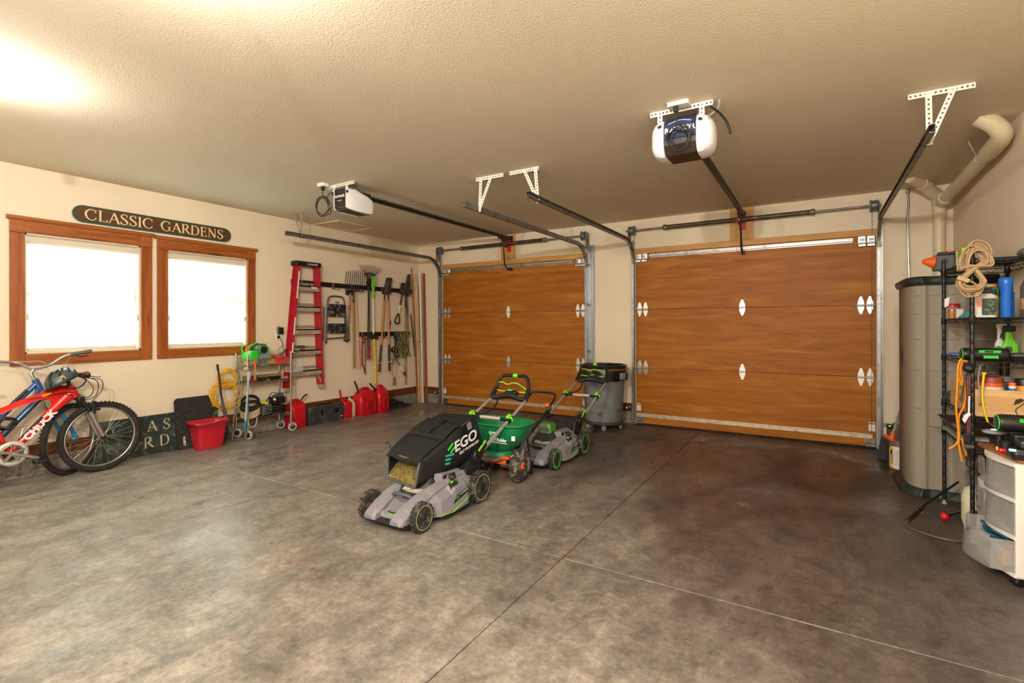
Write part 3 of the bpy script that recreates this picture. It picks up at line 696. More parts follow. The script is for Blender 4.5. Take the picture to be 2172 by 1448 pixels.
obj('pipe_strap', G().torus((1.16, 5.42, 2.762), (0, 1, .04), .056, .004, 20, 5).tube([(1.11, 5.42, 2.79), (1.07, 5.40, 2.88), (1.06, 5.40, 2.92)], .004, 5), GALV, o)
o = thing('wall_conduit', 'thin shiny metal conduit running up the wall beside the drain pipe', 'conduit', (.88, YB-.02, 1.3))
obj('tube', G().tube(spline([(.87, YB-.02, 2.9), (.874, YB-.022, 2.72), (.862, YB-.022, 2.58), (.866, YB-.022, 2.48), (.872, YB-.022, 2.2), (.884, YB-.022, 1.5), (.884, YB-.022, .4)], 5), .012, 10), CHROME, o)
obj('connector', G().cyl((.87, YB-.02, 2.86), (.87, YB-.02, 2.915), .018, 12), GALV, o)
# ------------------------------------------------------------------ ceiling lamps
BULB = emit('bulb_glow', '#FFF1D8', 9)
for n, (x, y, p, c) in enumerate(LAMPS):
    o = thing('ceiling_lamp', ('bare bulb in a white porcelain holder on the ceiling near the windows', 'bare bulb in a white porcelain holder on the ceiling in the middle of the room', 'bare bulb in a white porcelain holder on the ceiling near the shelving', 'added unseen fill bulb in a white holder by the front wall and windows', 'added unseen fill bulb in a white porcelain holder by the front wall')[n], 'lamp', (x, y, H), group='ceiling bulbs')
    obj('holder', G().lathe([(.06, 0), (.06, -.012), (.035, -.03), (.03, -.045)], 20, TM((x, y, H-.0005))), WHITE, o)
    obj('bulb', G().lathe([(.014, 0), (.018, -.015), (.03, -.05), (.03, -.07), (.018, -.095), (.001, -.1)], 16, TM((x, y, H-.045))), BULB, o)
    li = bpy.data.lights.new('bulb_light', 'POINT'); li.energy = p; li.color = c; li.shadow_soft_size = .05
    lo = bpy.data.objects.new('bulb_light', li); COL.objects.link(lo); lo.parent = o; lo.location = (0, 0, -.2)
# ================================================================== left wall: hanging tools, ladder
WX = XL+.001
# ------------------------------------------------------------------ red stepladder hanging on the wall
FIB = pm('red_fibreglass', '#B3192B', .4, 0, .12, 7, 0, 0, .5, ('#7C1420', .3, 12)); ALU = pm('grey_step', '#A79C8C', .55, .1, .15, 12, 0, 0, .5, ('#5F564B', .3, 20))
o = thing('stepladder', 'red fibreglass stepladder with grey steps and black cap hanging on the wall', 'ladder', (XL+.1, 4.47, .52))
def lad(t): return 4.395+(4.225-4.395)*t, 4.69+(4.75-4.69)*t          # left and right rail y at t (0 top, 1 foot)
zt, zf = 2.27, .52
for k, x0, x1 in ((0, XL+.095, XL+.165), (1, XL+.03, XL+.085)):
    for s in (0, 1):
        a, b = lad(0)[s], lad(1)[s]; dz = .0 if not k else .03
        w_ = .028
        g = G(); r0 = []; r1 = []
        for (y, z) in ((a, zt), (b, zf+dz)):
            sgn = -1 if s == 0 else 1
            r = [(x0, y, z), (x1, y, z), (x1, y+sgn*w_, z), (x1-.004, y+sgn*w_, z), (x1-.004, y+sgn*.005, z), (x0+.004, y+sgn*.005, z), (x0+.004, y+sgn*w_, z), (x0, y+sgn*w_, z)]
            (r0 if z == zt else r1).extend(r)
        g.loft([r1, r0], False, True, False); obj('front_rail' if not k else 'rear_rail', g, FIB, o)
        if not k:
            obj('foot', G().box(x0-.004, x1+.006, b-.02 if s else b-.03, b+.032 if s else b+.012, zf-.012, zf+.035), ALU, o, .004)
for i, z in enumerate((1.955, 1.665, 1.345, 1.05, .76)):
    t = (zt-z)/(zt-zf); a, b = lad(t)
    obj('step', G().box(XL+.088, XL+.172, a+.002, b-.002, z+.006, z+.026).box(XL+.163, XL+.172, a+.002, b-.002, z-.046, z+.026).box(XL+.088, XL+.094, a+.002, b-.002, z-.03, z), ALU, o, .002)
    obj('spreader_bar', G().box(XL+.036, XL+.05, a+.01, b-.01, z+.05, z+.075), ALU, o)
for s, sg in ((0, 1), (1, -1)):
    y = lad(.93)[s]; obj('knee_brace', G().bar((XL+.15, y-sg*.0, .60), (XL+.15, y+sg*.085, .735), .006, .028), ALU, o)
obj('top_cap', G().box(XL+.025, XL+.185, 4.33, 4.725, 2.262, 2.325).box(XL+.045, XL+.165, 4.325, 4.73, 2.29, 2.33), BLACK, o, .012)
text('Louisville', .046, face_mx((XL+.1865, 4.57, 2.293), '+x'), OWHITE, o, shear=.3)
for a, b in ((.05, .27), (.42, .56), (.62, .70), (.80, .83)):
    g = G(); ya, yb_ = lad(a)[0], lad(b)[0]; za, zb_ = zt+(zf-zt)*a, zt+(zf-zt)*b
    g.add([(XL+.1655, ya-.025, za), (XL+.1655, ya-.004, za), (XL+.1655, yb_-.004, zb_), (XL+.1655, yb_-.025, zb_)], [(0, 3, 2, 1)]); obj('sticker', g, STK, o, 0, .0006)
obj('sticker', G().box(XL+.1725, XL+.1732, 4.56, 4.6, 1.945, 1.972), STK, o)
obj('sticker', G().box(XL+.1725, XL+.1732, 4.61, 4.66, 1.945, 1.972), STK, o)
# ------------------------------------------------------------------ step stool
o = thing('step_stool', 'folded grey tubular step stool with two speckled black treads on a wall hook', 'step stool', (XL+.06, 5.08, 1.17))
SG = pm('stool_grey', '#5A5B5E', .4, .5, .15, 12); SB = pm('speckled_tread', '#1E1D1C', .6, 0, .2, 14, 90, .004, .4, ('#C9C4BA', .28, 22))
x = XL+.06
obj('front_frame', G().tube(spline([(x, 4.895, 1.17), (x, 4.905, 1.5), (x, 4.925, 1.76), (x, 4.95, 1.84), (x, 5.0, 1.865), (x, 5.16, 1.865), (x, 5.215, 1.84), (x, 5.24, 1.76), (x, 5.27, 1.5), (x, 5.29, 1.17)], 5), .011, 8), SG, o)
obj('rear_frame', G().tube([(x-.03, 4.87, 1.19), (x-.03, 4.885, 1.7)], .009, 8), SG, o); obj('rear_frame', G().tube([(x-.03, 5.30, 1.19), (x-.03, 5.25, 1.7)], .009, 8), SG, o)
obj('cross_bar', G().cyl((x, 4.9, 1.22), (x, 5.285, 1.235), .01, 8), SG, o)
for z0, z1 in ((1.555, 1.745), (1.30, 1.45)): obj('tread', G().box(x+.0, x+.024, 4.925, 5.255, z0, z1), SB, o, .01)
obj('latch_knob', G().cyl((x+.01, 5.09, 1.745), (x+.01, 5.09, 1.775), .005, 8).box(x, x+.02, 5.06, 5.12, 1.773, 1.783), BLACK, o)
for y in (4.897, 5.288): obj('rubber_foot', G().cyl((x, y, 1.155), (x, y, 1.185), .014, 10), BLACKR, o)
# ------------------------------------------------------------------ tool rails
RAILW = wood('rail_walnut', '#5C3520', '#361C0F', 'y', 1, .5, False, 14)
def rail(a, b, z0, z1, label, hooks):
    o = thing('tool_rail', label, 'tool rail', (XL, (a+b)/2, z0))
    obj('board', G().box(WX, XL+.02, a, b, z0, z1), RAILW, o, .002)
    obj('channel', G().box(XL+.02, XL+.03, a+.002, b-.002, z0+.012, z1-.012), BLACK, o, .002)
    zc = (z0+z1)/2
    for y in hooks:
        h = obj('hook', G().box(XL+.03, XL+.038, y-.018, y+.018, zc-.055, zc+.03), GALVD, o, .006)
        for s in (-1, 1):
            obj('prong', G().tube(spline([(XL+.034, y+s*.012, zc-.05), (XL+.06, y+s*.04, zc-.065), (XL+.11, y+s*.06, zc-.06), (XL+.125, y+s*.065, zc-.02)], 4), .0045, 6), BLACK, h)
rail(4.35, 6.82, 2.0, 2.075, 'long dark wooden tool rail with black channel and hooks behind the rake heads', (4.5, 5.05, 5.4, 5.75, 6.06, 6.5))
rail(5.58, 6.74, 1.238, 1.312, 'short dark wooden tool rail with hooks holding the axe and rope', (5.62, 5.82, 6.1, 6.35, 6.6))
TX = XL+.085
def tool(name, label, cat, y, z0): return thing(name, label, cat, (TX, y, z0))
def stick(a, b, r, m, o, name='handle', n=10, r2=None): return obj(name, G().cyl(a, b, r, n, r2), m, o)
# manure fork
o = tool('manure_fork', 'many-tined steel manure fork with a long weathered wooden handle, tines up on the wall', 'fork', 5.39, .74)
g = G()
tb = obj('tine_bar', G().cyl((TX+.02, 5.21, 1.975), (TX+.02, 5.585, 1.965), .007, 8), RUST, o)
for i in range(10):
    y = 5.215+.37*i/9; yt = 5.20+(y-5.215)*.98+.03
    obj('tine', G().tube(spline([(TX+.02, y, 1.97), (TX+.06, y-.03, 2.05), (TX+.07, y-.028, 2.15), (TX+.04, yt, 2.27+.05*i/9)], 5), [.0055]*14+[.004, .002], 6), RUST, o)
obj('socket', G().tube([(TX+.02, 5.39, 1.975), (TX+.01, 5.392, 1.9), (TX, 5.395, 1.78)], [.01, .014, .016], 10), RUST, o)
stick((TX, 5.395, 1.8), (TX, 5.405, .745), .016, HAND, o)
# spading fork with metal handle fork
o = tool('garden_spade', 'garden spade with orange ferrule and forked steel grip hanging beside the step stool', 'spade', 5.31, 1.17)
stick((TX-.03, 5.36, 1.93), (TX-.03, 5.32, 1.42), .014, HAND, o, 'shaft'); stick((TX-.03, 5.345, 1.74), (TX-.03, 5.338, 1.66), .0165, pm('rust_red', '#8C3B22', .6, 0, .2, 20), o, 'ferrule')
obj('grip_fork', G().tube(spline([(TX-.03, 5.32, 1.42), (TX-.03, 5.30, 1.34), (TX-.03, 5.25, 1.26), (TX-.03, 5.235, 1.19)], 4), .009, 8).tube(spline([(TX-.03, 5.32, 1.42), (TX-.03, 5.325, 1.34), (TX-.03, 5.33, 1.26), (TX-.03, 5.335, 1.19)], 4), .009, 8), STEEL, o)
stick((TX-.03, 5.225, 1.188), (TX-.03, 5.345, 1.188), .012, RAILW, o, 'grip')
obj('blade', G().box(XL+.035, XL+.041, 5.28, 5.44, 1.90, 1.97), RUST, o, .003)
# hoe
o = tool('garden_hoe', 'garden hoe with a pale weathered handle hanging head up between fork and rake', 'hoe', 5.48, .73)
stick((TX-.01, 5.44, 1.95), (TX-.01, 5.515, .735), .014, PALE, o); obj('blade', G().box(TX-.01, TX+.09, 5.38, 5.5, 2.0, 2.006).tube([(TX-.01, 5.44, 1.93), (TX-.005, 5.44, 1.98), (TX+.01, 5.44, 2.003)], .007, 8), RUST, o)
# leaf rake
RK = pm('rake_black', '#14110E', .6, 0, .2, 14)
o = tool('leaf_rake', 'black fan leaf rake with a dark handle hanging tines up', 'rake', 5.69, .95)
for i in range(18):
    t = i/17; yt = 5.455+.51*t; zt_ = 2.41-.03*abs(t-.5)*2; yr = 5.672+.045*t
    obj('tine', G().tube(spline([(TX+.02, yr, 2.08), (TX+.05, 5.60+.19*t, 2.235), (TX+.06, yt*.85+.15*(5.6+.19*t), zt_-.04), (TX+.035, yt, zt_)], 3), .0029, 5), RK, o)
obj('spacer_bar', G().tube(spline([(TX+.05, 5.59, 2.245), (TX+.055, 5.69, 2.27), (TX+.05, 5.80, 2.245)], 4), .011, 6), RK, o)
obj('hub', G().prism([(-.03, 0), (.03, 0), (.05, .09), (-.05, .09)], -.012, .012, Matrix(((0,0,1,TX+.02),(1,0,0,5.695),(0,1,0,2.05),(0,0,0,1)))), RK, o, .004)
stick((TX+.02, 5.695, 2.07), (TX+.01, 5.672, .96), .012, pm('rake_shaft', '#3A3B3E', .4, .3, .15, 14), o)
# loppers with red grips
o = tool('tree_pruner', 'long black-handled loppers with two red grips hanging below the leaf rake', 'loppers', 5.66, .86)
for y0, y1 in ((5.66, 5.648), (5.685, 5.69)):
    stick((TX+.045, y0, 1.98), (TX+.045, y1, 1.08), .009, BLACK, o); stick((TX+.045, y1, 1.09), (TX+.045, y1+(.002 if y1 > 5.67 else -.002), .865), .016, pm('dull_red_grip', '#8E2A2C', .6, 0, .15, 12), o, 'grip')
obj('blade', G().box(TX+.04, TX+.05, 5.64, 5.70, 1.98, 2.06), STEEL, o, .004)
# green shrub rake
o = tool('shrub_rake', 'small bright green plastic shrub rake with a white handle', 'rake', 5.765, 1.27)
for i in range(9):
    t = i/8-.5
    obj('tine', G().bar((TX+.05, 5.758, 2.0), (TX+.06, 5.772+.085*t*1.5, 2.235-.04*abs(t)), .006, .004), LIME, o)
obj('head', G().prism([(-.016, 0), (.016, 0), (.04, .12), (-.04, .12)], -.006, .006, Matrix(((0,0,1,TX+.05),(1,0,0,5.76),(0,1,0,1.98),(0,0,0,1)))), LIME, o, .002)
stick((TX+.05, 5.755, 1.99), (TX+.05, 5.755, 1.85), .016, LIME, o, 'socket'); stick((TX+.05, 5.755, 1.86), (TX+.05, 5.765, 1.3), .012, WHITE, o); stick((TX+.05, 5.765, 1.31), (TX+.05, 5.765, 1.275), .0135, LIME, o, 'end_cap')
# post hole digger
o = tool('post_hole_digger', 'post hole digger with rusty blades up and honey wooden handles ending in black grips', 'digger', 6.05, .61)
for k, (ya, yb_, sh) in enumerate(((6.07, 5.93, .0), (6.125, 6.148, .02))):
    g = G()
    def bl(u, v, k=k): 
        yy = 6.10+.06*v-.01+(u-.5)*(.17-.04*v); return (TX+.02+.05*math.sin(PI*u)*(1 if k else -.3), yy, 1.96+.27*v)
    g.grid(bl, 8, 6); obj('blade', g, RUST, o, 0, .004)
    stick((TX+sh, ya, 1.99), (TX+sh, ya+(yb_-ya)*.28, 1.6), .012, RUST, o, 'strap')
    p = lambda z: ya+(yb_-ya)*(1.95-z)/1.34
    stick((TX+sh, p(1.85), 1.85), (TX+sh, p(1.08), 1.08), .0165, HAND2, o); stick((TX+sh, p(1.09), 1.09), (TX+sh, p(.625), .625), .0185, BLACK, o, 'grip')
    stick((TX+sh, p(.80), .80), (TX+sh, p(.785), .785), .0195, YEL, o, 'band'); stick((TX+sh, p(.635), .635), (TX+sh, p(.615), .615), .0195, YEL, o, 'band')
obj('yoke', G().box(TX-.03, TX+.05, 6.03, 6.17, 1.955, 2.0), RUST, o, .006)
# shovels at the end of the rail
o = tool('square_shovel', 'square-bladed shovel with black D-grip hanging head up near the corner poles', 'shovel', 6.42, 1.42)
g = G(); g.grid(lambda u, v: (TX+.02+.02*math.sin(PI*u), 6.46+(u-.5)*.17+.06*v, 1.97+.2*v), 6, 5); obj('blade', g, RUST, o, 0, .004)
stick((TX+.02, 6.47, 1.99), (TX+.03, 6.36, 1.64), .014, RUST, o, 'shaft'); stick((TX+.03, 6.40, 1.77), (TX+.03, 6.36, 1.63), .0165, WHITE, o, 'sleeve')
obj('d_grip', G().tube(spline([(TX+.03, 6.36, 1.63), (TX+.03, 6.30, 1.56), (TX+.03, 6.27, 1.48), (TX+.03, 6.31, 1.455), (TX+.03, 6.36, 1.455), (TX+.03, 6.385, 1.49), (TX+.03, 6.37, 1.58), (TX+.03, 6.36, 1.63)], 4), .013, 8), BLACK, o)
o = tool('long_shovel', 'long-handled round shovel with tall dark blade hanging beside the corner poles', 'shovel', 6.56, .36)
g = G(); g.grid(lambda u, v: (TX+.05+.025*math.sin(PI*u), 6.54+(u-.5)*(.2*(1-v*.62))+.06*v, 1.96+.37*v), 8, 8); obj('blade', g, RUST, o, 0, .004)
stick((TX+.02, 6.55, 1.98), (TX+.01, 6.555, 1.72), .017, RUST, o, 'socket'); stick((TX+.01, 6.552, 1.8), (TX, 6.563, .37), .0155, HAND, o)
o = tool('edging_spade', 'narrow edging tool with two steel straps and a pale handle beside the round shovel', 'edger', 6.62, .86)
stick((TX-.02, 6.60, 1.95), (TX-.02, 6.63, 1.6), .006, RUST, o, 'strap'); stick((TX-.02, 6.63, 1.95), (TX-.02, 6.65, 1.6), .006, RUST, o, 'strap')
stick((TX-.02, 6.635, 1.65), (TX-.02, 6.66, 1.0), .013, HAND, o); stick((TX-.02, 6.645, 1.05), (TX+.0, 6.67, .88), .005, RUST, o, 'hook'); obj('tip', G().ball((TX, 6.675, .875), .014), BLACK, o)
obj('blade', G().box(TX-.024, TX-.018, 6.56, 6.66, 1.94, 2.06), RUST, o, .002)
# hammer-like pry bar
o = tool('pry_bar', 'short dark pry bar slanting behind the rope on the lower rail', 'pry bar', 6.2, 1.25)
stick((XL+.05, 6.235, 1.50), (XL+.05, 6.175, 1.26), .012, STEEL, o, 'bar'); obj('claw', G().box(XL+.042, XL+.058, 6.155, 6.19, 1.24, 1.3), STEEL, o, .004)
# axe
o = tool('axe', 'axe with a rusty head and long yellow handle on the lower rail', 'axe', 5.84, .43)
pth = spline([(TX, 5.825, 1.2), (TX, 5.835, 1.0), (TX, 5.855, .75), (TX, 5.862, .55), (TX, 5.852, .45)], 5)
g = G(); g.loft([[(p.x+.013*math.cos(t), p.y+(.021+(.012 if i > 17 else 0))*math.sin(t), p.z) for t in [2*PI*j/10 for j in range(10)]] for i, p in enumerate(pth)][::-1]); obj('handle', g, YEL, o)
obj('head', G().prism([(-.07, -.035), (-.02, -.028), (.03, -.03), (.075, -.045), (.085, 0), (.075, .045), (.03, .03), (-.02, .028), (-.07, .035)], -.014, .014, Matrix(((0,0,1,TX),(1,0,0,5.815),(0,1,0,1.225),(0,0,0,1)))), RUST, o, .005)
# bow saw
o = tool('bow_saw', 'red bow saw hanging blade down on the lower rail', 'saw', 5.6, .65)
obj('frame', G().tube(spline([(TX, 5.635, 1.25), (TX, 5.585, 1.23), (TX, 5.565, 1.1), (TX, 5.562, .95), (TX, 5.568, .8), (TX, 5.60, .74), (TX, 5.635, .66)], 5), .011, 8), pm('saw_red', '#A5202A', .45, 0, .15, 12), o)
obj('blade', G().box(TX-.001, TX+.001, 5.625, 5.64, .655, 1.2), STEEL, o); obj('handle', G().tube([(TX, 5.565, 1.12), (TX+.01, 5.60, 1.17), (TX, 5.64, 1.2)], .014, 8), pm('saw_red', '#A5202A'), o)
obj('tip', G().prism([(0, 0), (.03, .01), (.02, -.07)], -.006, .006, Matrix(((0,0,1,TX),(1,0,0,5.61),(0,1,0,.69),(0,0,0,1)))), BLACK, o)
# come-along winch
o = tool('cable_puller', 'silver hand winch with black grip and cable hook hanging under the coiled rope', 'winch', 6.3, .39)
obj('frame', G().prism([(-.02, .12), (.02, .12), (.03, .02), (.0, -.1), (-.03, -.04)], -.02, .02, Matrix(((0,0,1,TX),(1,0,0,6.245),(0,1,0,.93),(0,0,0,1)))), CHROME, o, .006)
obj('ratchet_drum', G().disc((TX+.03, 6.225, 1.0), (1, 0, 0), .045, .03), BLACK, o); obj('red_plate', G().box(TX+.046, TX+.048, 6.205, 6.235, .98, 1.03), STKR, o)
stick((TX+.02, 6.27, .90), (TX+.02, 6.44, .66), .014, GALV, o, 'lever'); stick((TX+.02, 6.40, .715), (TX+.02, 6.50, .585), .018, WHITE, o, 'sleeve'); stick((TX+.02, 6.485, .605), (TX+.02, 6.545, .525), .023, GREYP, o, 'grip')
obj('anchor_hook', G().tube(spline([(TX, 6.24, .84), (TX, 6.22, .8), (TX, 6.235, .76), (TX, 6.265, .765)], 4), .012, 8), CHROME, o)
obj('cable', G().tube(spline([(TX, 6.255, .85), (TX, 6.23, .7), (TX, 6.245, .58), (TX, 6.285, .5)], 5), .0035, 6).tube(spline([(TX, 6.265, .85), (TX, 6.33, .72), (TX, 6.33, .58), (TX, 6.285, .5)], 5), .0035, 6), STEEL, o)
obj('pulley', G().disc((TX, 6.285, .48), (1, 0, 0), .028, .02), GALVD, o); obj('load_hook', G().torus((TX, 6.285, .415), (1, 0, 0), .025, .009, 16, 8), pm('brass_hook', '#8E7A52', .4, .8, .1, 9), o)
# coil of rope
ROPE1 = pm('rope_blue', '#2C3A42', .8, 0, .3, 60); ROPE2 = pm('rope_yellow', '#9C8A34', .8, 0, .3, 60)
o = tool('rope_coil', 'hanging coil of dark and yellow rope draped over the lower tool rail', 'rope', 6.41, .81)
rnd = random.Random(4)
for m_, n_ in ((ROPE1, 20), (ROPE2, 9)):
    for i in range(n_):
        y = 6.27+.28*rnd.random(); q = rnd.uniform(.015, .045); zb_ = .83+.22*rnd.random()*abs(y-6.41)/.14*.5+rnd.uniform(0, .06)
        x = TX+rnd.uniform(-.02, .05); yb_ = 6.30+.26*rnd.random()
        obj('rope_loop', G().tube(spline([(x, y-q, 1.28), (x+.02, y, 1.31), (x, y+q, 1.28), (x, yb_+q*.8, 1.05), (x, yb_+q, zb_+.03), (x, yb_, zb_), (x, yb_-q, zb_+.03), (x, yb_-q*.8, 1.05)], 4, True), .006, 5, True), m_, o)
# corner poles
def pole(a, b, r, m, label, name='wooden_stake', n=8, r2=None): return obj(name, G().cyl(a, b, r, n, r2), m, None, label=label, cat='pole', group='poles leaning in the corner')
pole((-6.275, 6.9, 0), (-6.275, 6.74, 2.47), .012, TRIMZ, 'thin dark brown stick, leftmost of the poles leaning in the corner, tallest tip', 'wooden_stick')
pole((-6.25, 6.915, 0), (-6.25, 6.80, 2.36), .017, PALE, 'pale wooden pole next to the thin brown stick in the corner')
pole((-6.215, 6.93, 0), (-6.235, 6.835, 2.2), .015, PALE, 'shorter pale wooden pole beside the white pole in the corner')
pole((-6.175, 6.935, 0), (-6.22, 6.90, 2.42), .022, pm('white_pole', '#D9D6D0', .4, .2, .06, 8), 'thick white pole leaning in the corner', 'white_pole', 14)
obj('dark_plank', G().bar((-6.11, 6.955, 0), (-6.18, 6.965, 2.38), .05, .02), TRIMZ, None, label='dark brown narrow plank leaning in the corner behind the white pole', cat='plank')
obj('garden_stake', G().cyl((-6.30, 6.86, .85), (-6.30, 6.75, 1.62), .01, 8), BLACK, None, label='black garden rod hanging on the wall left of the corner poles', cat='rod')
obj('pole_clip', G().torus((-6.225, 6.88, 1.12), (.02, .04, 1), .05, .004, 20, 5, 1.2, .7), BLACK, None, label='black loop tied around the corner poles', cat='loop')
# ------------------------------------------------------------------ wall outlet with charger
o = thing('wall_outlet', 'white wall outlet beside the second window above the wire cart', 'outlet', (XL, 4.16, 1.22))
obj('plate', G().box(WX, XL+.007, 4.12, 4.2, 1.22, 1.35), WHITE, o, .003); obj('socket', G().box(XL+.007, XL+.01, 4.14, 4.18, 1.24, 1.28), BLACK, o, .002)
o = thing('power_adapter', 'black plug-in power adapter with thin cord on the wall outlet', 'charger', (XL+.04, 4.165, 1.29))
obj('body', G().box(XL+.01, XL+.055, 4.145, 4.205, 1.3, 1.395), BLACK, o, .006)
obj('cord', G().tube(spline([(XL+.03, 4.16, 1.395), (XL+.03, 4.13, 1.41), (XL+.02, 4.125, 1.35), (XL+.03, 4.16, 1.26), (XL+.04, 4.2, 1.16), (XL+.06, 4.13, 1.1), (XL+.1, 4.09, 1.07)], 5), .003, 5), BLACK, o)
obj('second_cord', G().tube(spline([(XL+.02, 4.17, 1.25), (XL+.03, 4.2, 1.18), (XL+.035, 4.21, 1.1), (XL+.05, 4.24, 1.05)], 5), .003, 5), BLACK, o)
# ------------------------------------------------------------------ marble slab sign
o = thing('marble_sign', 'dark green marble slab with worn CLASSIC GARDENS letters leaning on the wall', 'sign slab', (XL+.04, 2.69, 0))
tilt = math.atan(.02/.43); MM = Matrix.Translation((XL+.062, 0, 0)) @ Matrix.Rotation(-tilt, 4, 'Y')
obj('slab', G().box(-.025, 0, 2.06, 3.32, .002, .425, MM), MARB, o, .004)
LM = MM @ Matrix(((0,0,1,0),(1,0,0,0),(0,1,0,0),(0,0,0,1)))
WORN = pm('worn_letter', '#C9BDA2', .7, 0, .25, 14, 0, 0, .3, ('#4A524C', .35, 30)); FAINT = pm('faint_letter', '#7F7C6C', .7, 0, .3, 20, 0, 0, .3, ('#2C3733', .7, 26))
for row, z, pts in (('CLASSIC', .25, (2.24, 2.41, 2.555, 2.715, 2.845, 2.98, 3.05)), ('GARDENS', .075, (2.19, 2.36, 2.52, 2.675, 2.85, 2.99, 3.16))):
    for i, (ch, y) in enumerate(zip(row, pts)):
        g = G(); serif(g, ch, LM @ Matrix.Translation((y, z, 0)) @ Matrix.Diagonal((.118, .118, 1, 1)), .0012)
        obj('letter', g, FAINT if i < 2 else WORN, o)
# ------------------------------------------------------------------ kneeling mat
o = thing('kneeling_mat', 'black rounded foam mat leaning behind the red bucket', 'mat', (-6.2, 3.02, 0))
MK = Matrix.Translation((-6.185, 3.02, .002)) @ Matrix.Rotation(-math.atan(.075/.58), 4, 'Y') @ Matrix(((0,0,1,0),(1,0,0,0),(0,1,0,0),(0,0,0,1)))
obj('pad', G().prism(rrect(.40, .585, .045, 6, 0, .2925), -.022, 0, MK), pm('foam_black', '#2A2827', .8, 0, .15, 20, 200, .002, .25, ('#4B4843', .3, 30)), o, .004)
text('HUSKY', .034, MK @ Matrix.Translation((-.125, .09, .001)) @ Matrix.Rotation(-PI/2, 4, 'Z'), OWHITE, o, bold=.001)
# ------------------------------------------------------------------ red bucket
o = thing('bucket', 'red rectangular mop bucket with wire handle on the floor before the black mat', 'bucket', (-6.07, 3.085, 0))
g = G(); cx, cy = -6.055, 3.085
def br(w_, d_, z, r=.05, dy=0): return rring(w_, d_, r, z, cx, cy+dy, 5)
g.loft([br(.19, .27, .0), br(.195, .275, .02), br(.225, .325, .2), br(.24, .355, .285), br(.255, .385, .29), br(.258, .39, .315), br(.246, .375, .315), br(.232, .345, .28), br(.185, .262, .012)], False, True, True)
obj('pail', g, pm('bucket_red', '#B8162A', .45, 0, .1, 8, 0, 0, .5, ('#8F3040', .35, 9)), o)
obj('handle', G().tube(spline([(cx+.11, cy-.19, .3), (cx+.14, cy-.1, .295), (cx+.142, cy+.05, .315), (cx+.12, cy+.16, .335), (cx, cy+.19, .32)], 6), .004, 6), GALVD, o)
obj('grip', G().cyl((cx+.143, cy-.01, .306), (cx+.128, cy+.13, .33), .009, 8), pm('bucket_grip', '#C85A5E', .5), o)
# ------------------------------------------------------------------ pressure washer wand
o = thing('spray_lance', 'black pressure washer gun and lance standing between the bucket and yellow cord', 'spray gun', (-6.1, 3.35, .05))
stick((-6.12, 3.225, .955), (-6.12, 3.235, .875), .013, BLACK, o, 'nozzle'); stick((-6.12, 3.235, .88), (-6.12, 3.238, .865), .011, pm('brass', '#C9A24B', .35, .9, .1, 9), o, 'collar'); stick((-6.12, 3.237, .87), (-6.11, 3.275, .5), .011, BLACK, o, 'lance')
obj('body', G().tube(spline([(-6.11, 3.27, .55), (-6.105, 3.29, .42), (-6.1, 3.32, .3), (-6.1, 3.345, .2), (-6.1, 3.375, .13)], 5), [.016]*6+[.022]*6+[.03]*9, 10), GREYP, o)
obj('handle', G().tube(spline([(-6.1, 3.385, .15), (-6.1, 3.33, .09), (-6.08, 3.28, .03)], 5), .016, 8), BLACK, o); obj('trigger_guard', G().tube(spline([(-6.1, 3.34, .27), (-6.1, 3.30, .2), (-6.1, 3.31, .1)], 5), .008, 6), BLACK, o); obj('button', G().disc((-6.068, 3.36, .17), (1, 0, 0), .01, .006), REDP, o)
# ------------------------------------------------------------------ yellow cord
YC = pm('yellow_cord', '#E2AE12', .5, 0, .1, 20)
o = thing('yellow_power_cord', 'yellow extension cord coiled and hung beside the wire cart', 'cord', (-6.22, 3.36, .42))
for i in range(3): obj('upper_loop', G().tube(spline(loops((-6.22, 3.39+.01*i, .77), .1, 2, (1, -.2, 0), .005, 10+i, 1.0, .02), 3), .0055, 6), YC, o)
for i in range(4): obj('lower_loop', G().tube(spline(loops((-6.20, 3.345+.01*i, .585-.01*i), .135, 2, (1, -.2, 0), .005, 20+i, 1.1, .025), 3), .0055, 6), YC, o)
obj('plug', G().cyl((-6.2, 3.36, .8), (-6.19, 3.37, .74), .012, 8), YC, o)
# ------------------------------------------------------------------ wire cart
CX0, CX1, CY0, CY1 = -6.29, -6.03, 3.545, 4.14
o = thing('utility_cart', 'chrome wire utility cart on casters loaded with garden gear', 'cart', ((CX0+CX1)/2, (CY0+CY1)/2, 0))
for x in (CX0, CX1):
    for y in (CY0, CY1):
        p = obj('post', G().cyl((x, y, .115), (x, y, 1.06), .0127, 12), CHROME, o)
        obj('post_cap', G().cyl((x, y, 1.06), (x, y, 1.068), .0135, 12), WHITEM, p)
        an = {(CX1, CY0): .15, (CX1, CY1): 1.2, (CX0, CY0): .6, (CX0, CY1): 1.1}[(x, y)]
        d = Vector((math.cos(an), math.sin(an), 0)); ax = Vector((-d.y, d.x, 0)); c = Vector((x, y, .058))+d*.018
        cs = obj('caster', G().lathe([(.03, -.013), (.054, -.013), (.058, -.008), (.058, .008), (.054, .013), (.03, .013)], 22, axm(c, c+ax)[0]), pm('caster_grey', '#A9A79C', .6, 0, .15, 20), o)
        obj('hub', G().disc(c, ax, .032, .03), BLACK, cs)
        g = G()
        for s in (-1, 1): g.bar(c+ax*s*.019, Vector((x, y, .118))+ax*s*.019+d*.002, .003, .028, math.atan2(ax.y, ax.x))
        g.cyl((x, y, .113), (x, y, .122), .026, 12); obj('fork', g, GALVD, cs)
